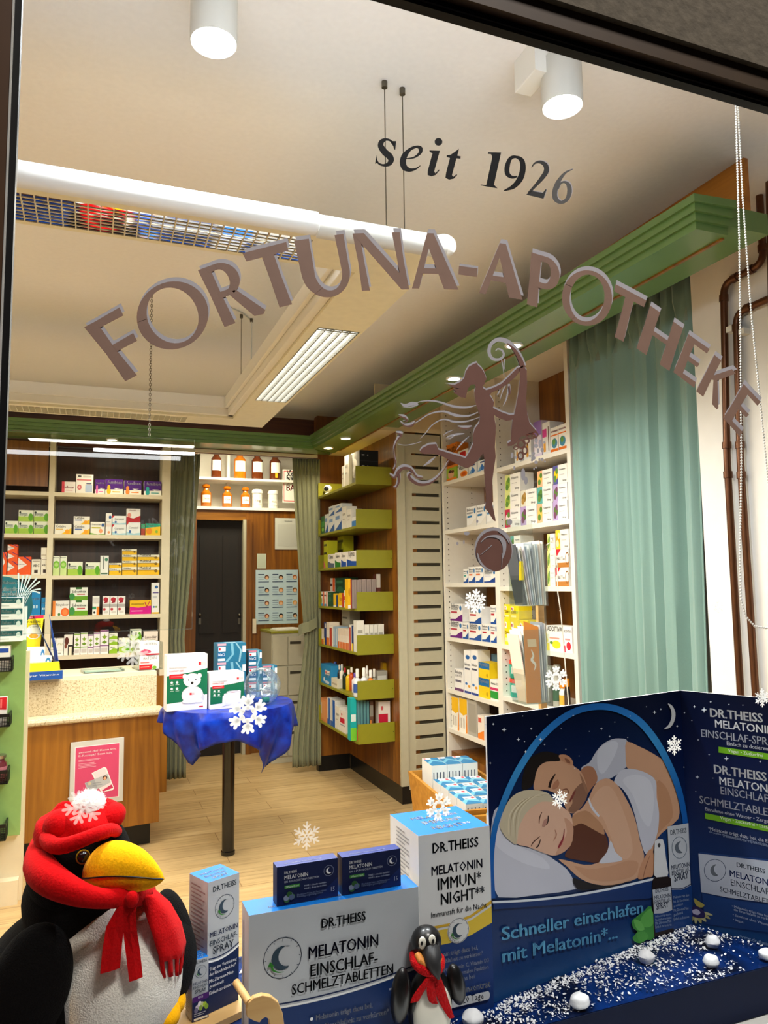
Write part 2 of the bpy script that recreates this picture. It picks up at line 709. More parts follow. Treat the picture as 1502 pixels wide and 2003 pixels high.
cornice('trim_5', [((1.98, 1.84), (0, -1)), ((1.84, 1.84), (-0.7, -0.7)), ((1.735, 6.10), (-1, -1))], [(1.98, 1.90), (1.975, 1.95), (1.97, 6.25)])
sbox('trim_8', (1.90, 1.835, 2.79), (2.16, 6.3, 2.864), 'valance_green')
cornice('trim_6', [((1.735, 6.10), (-1, -1)), ((-2.69, 6.10), (0, -1))], [(1.965, 6.35), (-2.69, 6.35)])

# ------------------------------------------------------------------ back room seen through the opening
BY = 7.35
mb = MB()
mb.box((-0.30, BY, 0), (0.93, BY + 0.1, 2.9), 'wood_brown')
mb.box((0.93, BY, 2.243), (1.40, BY + 0.1, 2.345), 'wood_brown_x')
mb.box((1.40, BY, 0), (2.60, BY + 0.1, 2.345), 'wood_brown')
struct(mb, 'wall_back_room')
sbox('wall_back_room_left', (-0.40, 6.72, 0), (-0.30, 8.3, 2.98), 'wall_cream')
sbox('wall_back_room_right', (2.55, 6.50, 0), (2.65, 8.3, 2.98), 'wall_cream')
sbox('wall_back_room_far', (-0.3, 8.25, 0), (2.6, 8.35, 2.98), 'wood_dark')
# lit white niche shelf above the doorway
mb = MB()
mb.box((0.70, BY - 0.02, 2.345), (2.50, BY + 0.34, 2.372), 'unit_white')
mb.box((0.70, BY + 0.32, 2.372), (2.50, BY + 0.36, 2.98), 'unit_white')
mb.box((0.70, BY - 0.0, 2.640), (2.50, BY + 0.32, 2.662), 'unit_white')
mb.box((1.245, BY + 0.17, 2.372), (1.272, BY + 0.32, 2.98), 'unit_white')
mb.box((0.68, BY, 2.345), (0.705, BY + 0.34, 2.98), 'unit_white')
o = mb.build('niche_shelf', origin=(1.6, BY, 2.345))
tag(o, 'lit white two-tier niche shelf of apothecary jars above the dark doorway', 'shelf')
# door, frame
mb = MB()
mb.box((0.93, BY + 0.06, 0), (1.375, BY + 0.10, 2.243), 'wood_door')
for u0, u1 in ((0.97, 1.12), (1.19, 1.34)):
    for z0, z1 in ((0.15, 1.0), (1.15, 2.1)):
        mb.box((u0, BY + 0.052, z0), (u1, BY + 0.06, z1), 'wood_door')
d = struct(mb, 'door_1')
for x, y in ((391, 1203), (468, 1203)):
    p = P(x, y, Y=BY + 0.045)
    hb = MB().ell(p, (0.016, 0.016, 0.016), 'dark_steel', 12, 8)
    hb.tube([p, p + V((0, 0.03, 0))], 0.006, 'dark_steel', 8)
    hb.box((p.x - 0.012, BY + 0.049, p.z - 0.09), (p.x + 0.012, BY + 0.053, p.z - 0.03), 'dark_steel')
    hb.build('door_knob', parent=d, smooth=True)
mb = MB()
mb.box((1.375, BY - 0.02, 0), (1.405, BY + 0.1, 2.25), 'slat_beige')
mb.box((1.405, BY - 0.035, 0), (1.455, BY, 2.25), 'wood_brown')
struct(mb, 'trim_7')

# ------------------------------------------------------------------ shop front
mb = MB()
mb.box((-1.6, 0.945, 0.0), (-0.1045, GY + .002, 3.2), 'pillar_brown')
mb.box((-0.1045, 0.955, 0.0), (-0.0965, GY + .002, WT + 0.02), 'black_gasket')
mb.box((-0.1055, 0.944, 0.0), (-0.1040, 0.955, WT), 'fix_grey')
struct(mb, 'wall_front_left')
mb = MB()
mb.box((-0.1045, 0.955, WT), (3.2, GY + .002, WT + 0.018), 'black_gasket')
mb.box((-0.1045, 0.953, WT + 0.006), (3.2, 0.955, WT + 0.008), 'dark_steel')
mb.box((-0.1045, 0.940, WT + 0.018), (3.2, GY + .002, WT + 0.055), 'frame_brown')
wn = struct(mb, 'window_1')
MB().poly([(-0.10, GY, 0.765), (2.60, GY, 0.765), (2.60, GY, WT), (-0.10, GY, WT)], 'glass').build('glass', parent=wn)
mb = MB()
mb.box((-0.1045, 0.93, WT + 0.055), (3.2, GY, 3.3), 'stucco')
mb.box((-1.6, GY, WT + 0.16), (3.2, 1.0, 3.3), 'stucco')
mb.box((-0.1045, 0.86, 2.80), (3.2, 0.93, 2.90), 'stone_dark')
struct(mb, 'wall_front_top')
mb = MB()
mb.box((-1.6, -0.25, 2.75), (-0.02, 0.9, 2.85), 'stone_dark')
struct(mb, 'ceiling_shade_canopy')  # unseen overhang, added and trimmed to shade only the upper pillar
mb = MB()
mb.box((-0.118, 0.90, 0.0), (2.47, 1.14, 0.70), 'wall_white')
mb.box((-0.118, 0.93, 0.70), (2.47, 1.166, 0.765), 'fix_white')
struct(mb, 'wall_front_sill')
sbox('ground', (-4, -5, -0.25), (5, 0.95, -0.15), 'stone_dark')

# display platform behind the glass
mb = MB()
NAVY = flat('platform_navy', '03102C', 0.55, spec=0.1)
mb.box((-0.75, 1.166, 0.765), (2.05, 1.60, PZ), NAVY)
mb.box((-0.70, 1.20, 0.0), (-0.66, 1.58, 0.765), 'wall_white')
mb.box((1.96, 1.20, 0.0), (2.0, 1.58, 0.765), 'wall_white')
o = mb.build('display_platform', origin=(0.65, 1.38, 0))
tag(o, 'navy covered display platform running along behind the window glass', 'platform')

# ------------------------------------------------------------------ ceiling spotlights
def spot(pxy, lens_z, label, gear_dx):
    c = P(*pxy, Z=lens_z)
    t = thing('ceiling_spotlight', label, 'spotlight', (c.x, c.y, CZ), group='ceiling spotlights by the window')
    mb = MB().lathe((c.x, c.y, lens_z), [(0.050, 0.004), (0.056, 0.0), (0.0575, 0.004), (0.0575, 0.135), (0.052, 0.142), (0.02, 0.144)], 'fix_grey', 40)
    mb.tube([(c.x, c.y, lens_z + 0.14), (c.x, c.y, CZ)], 0.012, 'fix_grey', 10)
    mb.build('housing', parent=t, smooth=True)
    MB().lathe((c.x, c.y, lens_z), [(0.0495, 0.003), (0.0495, 0.006)], 'lamp_white', 36).build('lens', parent=t)
    gx, gy = c.x + gear_dx[0], c.y + gear_dx[1]
    MB().box((gx - 0.028, gy - 0.055, lens_z + 0.085), (gx + 0.028, gy + 0.055, CZ), 'fix_white').build('gear_box', parent=t, bevel=0.003)
    return t


spot((418, 85), 2.94, 'white cylinder ceiling spotlight cut by the top edge of the photo, over the penguin side', (0.0, -0.07))
spot((1100, 210), 2.94, 'white cylinder ceiling spotlight near the window head above the number 1926', (-0.065, 0.045))

# ------------------------------------------------------------------ hanging light frame
FZ = 2.585      # underside
t = thing('pendant_light_frame', 'large white rectangular light frame hung from the ceiling on thin wires', 'lamp', (0.0, 3.1, FZ))
XO, XI, YN, YNI, YF, YFI, XL = 0.97, 0.755, 1.935, 2.165, 4.57, 4.375, -1.6


def bar(mb, a, b, x):
    mb.box(a, b, x)


# near bar: flat underside with a rounded white front tube
mb = MB()
prof = [(YN + 0.03 - 0.036 * math.sin(PI * i / 10), FZ + 0.034 - 0.034 * math.cos(PI * i / 10)) for i in range(11)]
flat('tube_grey', 'BFBDB6', 0.4, var=0.01)
flat('tube_white', 'D2D2D0', 0.4, var=0.01)
for (xa, xb, mt, gx) in ((XL, 0.57, 'tube_white', 0.0), (0.57, XO, 'tube_grey', 0.006)):
    q0 = [V((xa, y, z - gx)) for y, z in prof]
    q1 = [V((xb, y, z - gx)) for y, z in prof]
    mb.hexa(q0, q1, mt)
mb.ell((XO, YN + 0.03, FZ + 0.034), (0.04, 0.036, 0.034), 'fix_white', 18, 10)
mb.build('front_tube', parent=t, smooth=True)
mb = MB()
mb.box((XL, YN + 0.03, FZ), (-0.95, YNI, FZ + 0.05), 'louvre_white')
mb.box((-0.95, YN + 0.03, FZ), (0.57, YN + 0.055, FZ + 0.05), 'louvre_white')
mb.box((-0.95, YNI - 0.02, FZ), (0.57, YNI, FZ + 0.05), 'louvre_white')
mb.box((0.57, YN + 0.03, FZ), (XO, YNI, FZ + 0.05), 'louvre_white')
mb.build('near_bar', parent=t)
mb = MB()
mb.box((XI, YNI, FZ), (XO, 2.69, FZ + 0.05), 'louvre_white')
mb.box((XI, 2.69, FZ), (0.79, 3.90, FZ + 0.05), 'louvre_white')
mb.box((0.955, 2.69, FZ), (XO, 3.90, FZ + 0.05), 'louvre_white')
mb.box((XI, 3.90, FZ), (XO, YF, FZ + 0.05), 'louvre_white')
mb.build('side_bar', parent=t)
mb = MB()
mb.box((XL, YFI, FZ), (XI, YFI + 0.04, FZ + 0.05), 'louvre_white')
mb.box((XL, YF - 0.02, FZ), (XI, YF, FZ + 0.05), 'louvre_white')
mb.box((0.50, YFI + 0.04, FZ), (XI, YF - 0.02, FZ + 0.05), 'louvre_white')
mb.build('far_bar', parent=t)
mb = MB()   # moulded inner cheek
for (a, b) in (((XI - 0.035, YNI, FZ + 0.012), (XI, YFI, FZ + 0.10)), ((XI - 0.055, YNI, FZ + 0.05), (XI - 0.035, YFI - 0.02, FZ + 0.115))):
    mb.box(a, b, 'fix_white')
for (a, b) in (((XL, YFI - 0.035, FZ + 0.012), (XI, YFI, FZ + 0.10)), ((XL, YFI - 0.055, FZ + 0.05), (XI - 0.03, YFI - 0.035, FZ + 0.115))):
    mb.box(a, b, 'fix_white')
mb.build('inner_cheek', parent=t, bevel=0.004)


def louvre_x(x0, x1, y0, y1, rows, cols, rise=1.04):
    """louvre whose mirror blades run along X, leaning towards the window"""
    mb = MB()
    dy = (y1 - y0) / rows
    for i in range(rows):
        ya, yb = y0 + i * dy, y0 + (i + 1) * dy
        seg = 5
        for s_ in range(seg):
            u0, u1 = s_ / seg, (s_ + 1) / seg
            f = lambda u: (ya + (yb - ya) * (1 - u), FZ + 0.001 + rise * dy * (u ** 1.03))
            (p0, h0), (p1, h1) = f(u0), f(u1)
            mb.poly([(x0, p0, h0), (x1, p0, h0), (x1, p1, h1), (x0, p1, h1)], 'alu_mirror')
        mb.box((x0, yb - 0.0015, FZ - 0.001), (x1, yb + 0.0015, FZ + 0.006), 'louvre_white')
    for j in range(cols + 1):
        x = x0 + (x1 - x0) * j / cols
        mb.box((x - 0.0015, y0, FZ - 0.001), (x + 0.0015, y1, FZ + 0.02), 'louvre_white')
    mb.box((x0, y0, FZ + 0.062), (x1, y1, FZ + 0.066), 'louvre_white')
    return mb


louvre_x(-0.95, 0.57, YN + 0.055, YNI - 0.02, 8, 48).build('mirror_louvre', parent=t)
louvre_x(-1.0, 0.50, YFI + 0.04, YF - 0.02, 5, 48, 2.4).build('mirror_louvre', parent=t)
# lit louvre in the side bar: bright tubes seen between cross blades
mb = MB()
LX0, LX1, LY0, LY1 = 0.79, 0.955, 2.69, 3.90
mb.box((LX0, LY0, FZ + 0.024), (LX1, LY1, FZ + 0.03), 'fix_grey')
for i in range(5):
    x = LX0 + (LX1 - LX0) * (i + 0.5) / 5
    mb.box((x - 0.0125, LY0 + .03, FZ + 0.014), (x + 0.0125, LY1 - .02, FZ + 0.022), 'tube_glow')
for i in range(6):
    x = LX0 + (LX1 - LX0) * i / 5
    mb.box((x - 0.0022, LY0, FZ), (x + 0.0022, LY1, FZ + 0.022), 'steel')
for j in range(61):
    y = LY0 + (LY1 - LY0) * j / 60
    mb.box((LX0, y - 0.0009, FZ + 0.003), (LX1, y + 0.0009, FZ + 0.009), 'steel')
mb.build('lit_louvre', parent=t)
for x, y in ((752, 172), (787, 185), (472, 622), (492, 630)):
    p = P(x, y, Z=CZ - 0.02)
    mb = MB().tube([p + V((0, 0, 0.02)), p + V((0, 0, 0.0))], 0.009, 'dark_steel', 12)
    mb.tube([p, (p.x, p.y, FZ + 0.06)], 0.0016 if y < 625 else 0.004, 'dark_steel' if y < 625 else 'fix_grey', 6)
    mb.build('suspension_wire', parent=t)
p = P(480, 622, Z=CZ)
cb = []
for x, y in ((432, 592), (452, 602), (474, 612), (492, 628)):
    cb.append(P(x, y, Z=CZ - 0.004))
MB().tube(cb, 0.004, 'fix_grey', 6).build('supply_cable', parent=t)
p = P(803, 476, Y=YN - 0.01)
MB().lathe((0, 0, 0), [(0.018, 0.0), (0.018, 0.004), (0.014, 0.008), (0.006, 0.009)], 'louvre_white', 20).build('fixing_cap', parent=t, smooth=True)
cap = bpy.data.objects['fixing_cap']
cap.location = V((p.x, YN - 0.006, FZ + 0.034)) - V(t.location)
cap.rotation_euler = (PI / 2, 0, 0)

# strip lamp inside the window head
t = thing('strip_lamp', 'thin white strip lamp mounted inside the window head', 'lamp', (0.0, 1.07, WT + 0.16))
MB().box((-1.05, 1.03, WT + 0.165), (0.57, 1.09, WT + 0.185), 'fix_white').build('channel', parent=t)
MB().box((-1.04, 1.04, WT + 0.135), (0.56, 1.085, WT + 0.165), 'strip_glow').build('diffuser', parent=t)

# ------------------------------------------------------------------ small downlights in the cornice soffit
SPOTS = ((1005, 675, 'lamp_cool', COOL, 16, 'cool recessed spot in the green soffit nearest the teal curtain'),
         (888, 740, 'lamp_cool', (1, 0.96, 0.88), 14, 'recessed spot in the green soffit above the louvred panel edge'),
         (676, 857, 'lamp_warm', WARM, 16, 'warm recessed spot in the soffit, second from the cornice corner'),
         (642, 876, 'lamp_warm', WARM, 16, 'warm recessed spot in the soffit closest to the cornice corner'),
         (219, 861, 'lamp_warm', WARM, 9, 'warm recessed spot above the cream wall shelving'))
for x, y, mt, col, en, lb in SPOTS:
    c = P(x, y, Z=2.758)
    if y > 860 and x < 400:
        c = V((c.x, 6.17, 2.758))
    t = thing('recessed_spot', lb, 'downlight', (c.x, c.y, 2.75), group='recessed soffit spots')
    MB().lathe((c.x, c.y, 2.752), [(0.034, 0.0), (0.046, 0.001), (0.046, 0.008)], 'fix_white', 24, caps=False).build('ring', parent=t)
    MB().lathe((c.x, c.y, 2.7525), [(0.034, 0.0), (0.034, 0.003)], mt, 24).build('lamp', parent=t)
    light('soffit_spot_light', 'SPOT', (c.x, c.y, 2.745), en * 1.6, col, 0.03, spot=math.radians(140), blend=0.7)

# ------------------------------------------------------------------ hanging acrylic screen on a chain
SY = 3.86
t = thing('hanging_acrylic_screen', 'large clear acrylic screen hung on a chain in front of the counter', 'screen', (0.05, SY, 2.33))
x1 = P(380, 862, Y=SY).x
z1, z0 = P(380, 862, Y=SY).z, P(377, 1230, Y=SY).z
x0 = -0.95
R = Matrix.Translation((0.05, SY, (z0 + z1) / 2)) @ Matrix.Rotation(math.radians(-1.25), 4, 'Z') @ Matrix.Rotation(math.radians(0.9), 4, 'X')
mb = MB()
mb.T = R
n = 14
zh = (z1 - z0) / 2
pf = []
for i in range(n + 1):
    for j in range(2):
        xx = x0 + (x1 - x0) * i / n - 0.05
        pf.append((xx, 0.0025 * math.sin(2.2 * i / n), -zh if j == 0 else zh))
mb.add(pf, [(2 * i, 2 * i + 2, 2 * i + 3, 2 * i + 1) for i in range(n)], 'acrylic')
mb.build('sheet', parent=t, smooth=True)
mb = MB()
mb.T = R
xr = x1 - 0.05
mb.box((xr - 0.0012, -0.002, -zh), (xr + 0.0012, 0.004, zh), 'acrylic_thick')
mb.box((x0 - 0.05, -0.002, -zh - 0.0012), (xr, 0.004, -zh + 0.0012), 'acrylic_thick')
mb.box((x0 - 0.05, -0.002, zh - 0.0012), (xr, 0.004, zh + 0.0012), 'acrylic_thick')
mb.build('edge', parent=t)
mb = MB()
a, b = P(297, 560, Z=CZ), P(292, 853, Y=SY)
a = V((b.x, SY, CZ))
nl = 60
for i in range(nl):
    c = a + (b - a) * ((i + 0.5) / nl)
    h = (a.z - b.z) / nl * 0.68
    ang = 0 if i % 2 else PI / 2
    ring = [c + V((math.cos(ang) * 0.005 * math.cos(q), math.sin(ang) * 0.005 * math.cos(q), h * math.sin(q))) for q in [2 * PI * s_ / 8 for s_ in range(9)]]
    mb.tube(ring, 0.0014, 'dark_steel', 5, caps=False)
mb.build('chain', parent=t)

# ------------------------------------------------------------------ printed cartons
def deco(mb, o, ux, vy, n, items, eps=0.0006):
    """flat printing on a face: o = corner, ux / vy = full edges, n = outward normal"""
    o, ux, vy, n = V(o), V(ux), V(vy), V(n)
    e = eps
    for it in items:
        f = lambda u, v: o + ux * u + vy * v + n * e
        q = it[0]
        if q == 'r':
            _, u0, v0, u1, v1, c = it
            mb.poly([f(u0, v0), f(u1, v0), f(u1, v1), f(u0, v1)], k(c))
        elif q == 'p':
            mb.poly([f(u, v) for u, v in it[1]], k(it[2]))
        elif q == 'd':
            _, u, v, ru, rv, c = it[:6]
            mb.disc(f(u, v), ux * ru, vy * rv, k(c), 18, it[6] if len(it) > 6 else 0.0)
        elif q == 't':
            _, u0, v, u1, s, c = it[:6]
            bold = len(it) > 6 and it[6]
            dv = it[7] if len(it) > 7 else 0.0
            h = it[8] * vy.length if len(it) > 8 and it[8] else None
            mb.text(s, f(u0, v), f(u1, v + dv), vy.normalized(), k(c), bold, 2 if ux.length > 0.15 else 1, h)
        elif q == 's':
            _, pts, w_, c = it
            asp = ux.length
            # stroke in metric face units
            L1, L2 = ux.length, vy.length
            uu, vv = ux.normalized(), vy.normalized()
            ws = [x * L2 for x in w_] if isinstance(w_, (list, tuple)) else w_ * L2
            ee = e
            mb.stroke([(u * L1, v * L2) for u, v in pts], ws, lambda x, y: o + uu * x + vv * y + n * ee, k(c))
        e += 0.00012


def carton_mb(w, d, h, body, front=(), top=(), left=(), right=(), sides=None, topc=None):
    mb = MB()
    b = k(body)
    mb.box((-w / 2, -d / 2, 0), (w / 2, d / 2, h), k(sides) if sides else b, front=b, top=k(topc) if topc else b)
    if front:
        deco(mb, (-w / 2, -d / 2, 0), (w, 0, 0), (0, 0, h), (0, -1, 0), front)
    if top:
        deco(mb, (-w / 2, -d / 2, h), (w, 0, 0), (0, d, 0), (0, 0, 1), top)
    if left:
        deco(mb, (-w / 2, d / 2, 0), (0, -d, 0), (0, 0, h), (-1, 0, 0), left)
    if right:
        deco(mb, (w / 2, -d / 2, 0), (0, d, 0), (0, 0, h), (1, 0, 0), right)
    return mb


def carton(name, label, cat, loc, w, d, h, rz=0.0, body='FFFFFF', group=None, **kw):
    mb = carton_mb(w, d, h, body, **kw)
    return tag(mb.build(name, origin=loc, rz=rz, local=True), label, cat, group)


ORD = ['first', 'second', 'third', 'fourth', 'fifth', 'sixth', 'seventh', 'eighth', 'ninth', 'tenth', 'eleventh', 'twelfth', 'thirteenth', 'fourteenth', 'fifteenth', 'sixteenth']
LEV = ['bottom', 'second', 'third', 'fourth']


def row(kinds, entries, z, where, group, X=None, Y=None, depth=0.1, name='medicine_box', cat='medicine box', base_side='', flip=False, zpx=None):
    """a shelf row read off the photo: entries = (x0, x1, [(ytop, kind), ... bottom to top]) on the plane X= or Y="""
    count, cols = {}, {}
    ents = entries[::-1] if flip else entries
    for e in ents:
        seen = set()
        for yt, kd in e[2]:
            count[kd] = count.get(kd, 0) + 1
            seen.add(kd)
        for kd in seen:
            cols[kd] = cols.get(kd, 0) + 1
    idx = {}
    for e in ents:
        x0, x1, stack = e[:3]
        back = e[3] if len(e) > 3 else 0.0
        xm = (x0 + x1) / 2
        kw = {'X': X + back} if X is not None else {'Y': Y + back}
        ym = 1200
        zb = z + 0.0006
        for kd in {s_[1] for s_ in stack}:
            idx[kd] = idx.get(kd, 0) + 1
        sk = [s_[1] for s_ in stack]
        for i, (yt, kd) in enumerate(stack):
            a, b = P(x0, yt, **kw), P(x1, yt, **kw)
            zt = P(xm, yt, **kw).z
            if zt - zb < 0.01:
                zt = zb + 0.02
            desc, body, dk = kinds[kd][:3]
            nm, ct = (kinds[kd][3], kinds[kd][4]) if len(kinds[kd]) > 4 else (name, cat)
            if X is not None:
                w = abs(a.y - b.y) - 0.002
                loc = (X + back + depth / 2, (a.y + b.y) / 2, zb)
                rz = -PI / 2
            else:
                w = abs(b.x - a.x) - 0.002
                loc = ((a.x + b.x) / 2, Y + back + depth / 2, zb)
                rz = 0
            pos = ''
            if cols[kd] > 1:
                pos += ', ' + ORD[idx[kd] - 1] + base_side
            if sk.count(kd) > 1:
                lv = [q for q in range(len(sk)) if sk[q] == kd].index(i)
                nk = sk.count(kd)
                pos += ', ' + ('upper' if nk == 2 and lv == 1 else 'lower' if nk == 2 else 'top' if lv == nk - 1 else 'bottom' if lv == 0 else 'middle' if nk == 3 else ('second up' if lv == 1 else 'third up'))
            carton(nm, desc + pos + ', ' + where, ct, loc, w, depth, zt - zb, rz, body, group, **(dk if isinstance(dk, dict) else {'front': dk}))
            zb = zt + 0.0004


# ------------------------------------------------------------------ cream shelving on the back wall
UY = 6.30
t = thing('wall_shelving', 'tall cream shelving unit with brown back, built against the back wall', 'shelving', (-0.3, 6.46, 0))
LX = 0.585
ups = [(-0.325, -0.285), (0.52, LX), (-1.10, -1.06)]
for a, b in ups:
    MB().box((a, UY, 0), (b, UY + 0.30, 2.75), 'unit_cream').build('upright', parent=t, bevel=0.002)
MB().box((-1.10, UY + 0.30, 0), (LX, UY + 0.315, 2.75), 'wood_dark').build('back_panel', parent=t)
MB().box((-1.06, UY + 0.03, 2.39), (-0.335, UY + 0.045, 2.74), 'wood_counter').build('sliding_door', parent=t)
LZ = [P(215, y, Y=UY).z for y in (966, 1046, 1125, 1203, 1279)]
for z in LZ:
    MB().box((-0.285, UY, z - 0.03), (0.52, UY + 0.30, z), 'unit_cream').build('shelf', parent=t)
LZ2 = [P(60, y, Y=UY).z for y in (961, 1044, 1124, 1204)]
for z in LZ2:
    MB().box((-1.06, UY, z - 0.03), (-0.325, UY + 0.30, z), 'unit_cream').build('shelf', parent=t)
MB().box((-1.10, UY - 0.02, 0), (LX, UY + 0.31, 0.90), 'wood_counter').build('base_cupboard', parent=t)

GREENB = [('r', 0, 0, 1, .45, 'A9CC4A'), ('d', .82, .38, .16, .36, '5FA81E'), ('r', .05, .62, .6, .72, '9AA39A'), ('d', .1, .8, .07, .1, '2A3A2C'), ('t', .06, .5, .62, 'Iberogast', '3F8A2A', True)]
FEM = lambda c: [('r', 0, .42, 1, 1, '4B1E78'), ('p', [(0, .42), (.3, .52), (.6, .34), (1, .46), (1, .36), (0, .3)], '4B1E78'), ('d', .2, .45, .09, .16, c), ('d', .2, .2, .12, .2, c), ('t', .14, .7, .95, 'femibion', 'F6F0FA', True), ('r', .4, .14, .85, .2, c)]
CEL = [('p', [(.35, 0), (1, 0), (1, .62)], 'F2C21C'), ('d', .75, .28, .14, .22, 'F6A81A'), ('t', .06, .66, .66, 'Cetebe', '3A3F45', True), ('r', .08, .46, .5, .54, 'E9B93A')]
CEL2 = CEL[:-1] + [('r', .08, .46, .52, .58, '5B78B8')]
CUR = [('p', [(0, .7), (0, 1), (.16, 1)], 'D6252E'), ('p', [(0, 0), (1, 0), (1, .2), (.5, .12), (0, .3)], 'A8D3E4'), ('t', .16, .52, .86, 'Curazink', '8A9096'), ('d', .25, .28, .08, .12, '2F62A8')]
YEL = [('r', 0, 0, 1, .60, 'F2BE16'), ('r', 0, .58, .82, .64, '55360E'), ('d', .84, .5, .08, .2, '8A6A12'), ('t', .1, .72, .6, 'Multilind', '5A4A2A', True)]
ESB = [('r', 0, 0, 1, .32, '6CA522'), ('d', .12, .3, .16, .26, '3F8F4A'), ('r', .32, .86, .66, 1, '2E6B2A'), ('t', .12, .58, .9, 'Esberitox', '4B5A4B', True), ('r', .4, .42, .85, .5, 'C8565A')]
PINKW = [('d', .42, .82, .34, .12, 'C02A3A'), ('p', [(.1, .62), (.8, .92), (.7, .66)], 'A51F30'), ('r', 0, .42, 1, .58, 'B9B4B2'), ('d', .25, .3, .2, .07, 'C43A48'), ('r', .2, .08, .8, .2, 'D8D3CE')]
LEAF = lambda c: [('p', [(.5, .62), (.15, .74), (.4, .76), (.5, .86), (.6, .76), (.85, .74)], '86A832'), ('p', [(.5, .42), (.15, .5), (.4, .54), (.5, .6), (.6, .54), (.85, .5)], '6E9428'), ('r', 0, .33, 1, .37, c), ('r', .12, .08, .88, .26, 'CFC8C2'), ('r', 0, .955, 1, 1, c)]
GSM = [('p', [(0, 0), (1, 0), (1, .5), (.5, .62), (0, .3)], '93BE2E'), ('t', .12, .66, .7, 'Gastro', '4A6A3A', True)]
ORA = [('p', [(0, .25), (.7, .55), (0, .95)], 'F4E9E4'), ('p', [(.3, 1), (1, 1), (1, .66)], 'F4511E'), ('t', .04, .55, .5, 'Meditonsin', '5A3A6A', True), ('p', [(.55, 1), (1, .78), (1, .7), (.4, 1)], '4A2A6E')]
SPORT = [('d', .62, .86, .22, .05, '2F5FA0'), ('r', .12, .66, .9, .70, '6A5A9A'), ('r', .12, .5, .7, .58, 'C9CCD2'), ('d', .3, .22, .16, .03, '3F6FB8'), ('d', .62, .22, .16, .03, '7FB04A'), ('r', 0, 0, 1, .05, 'E7B92C')]
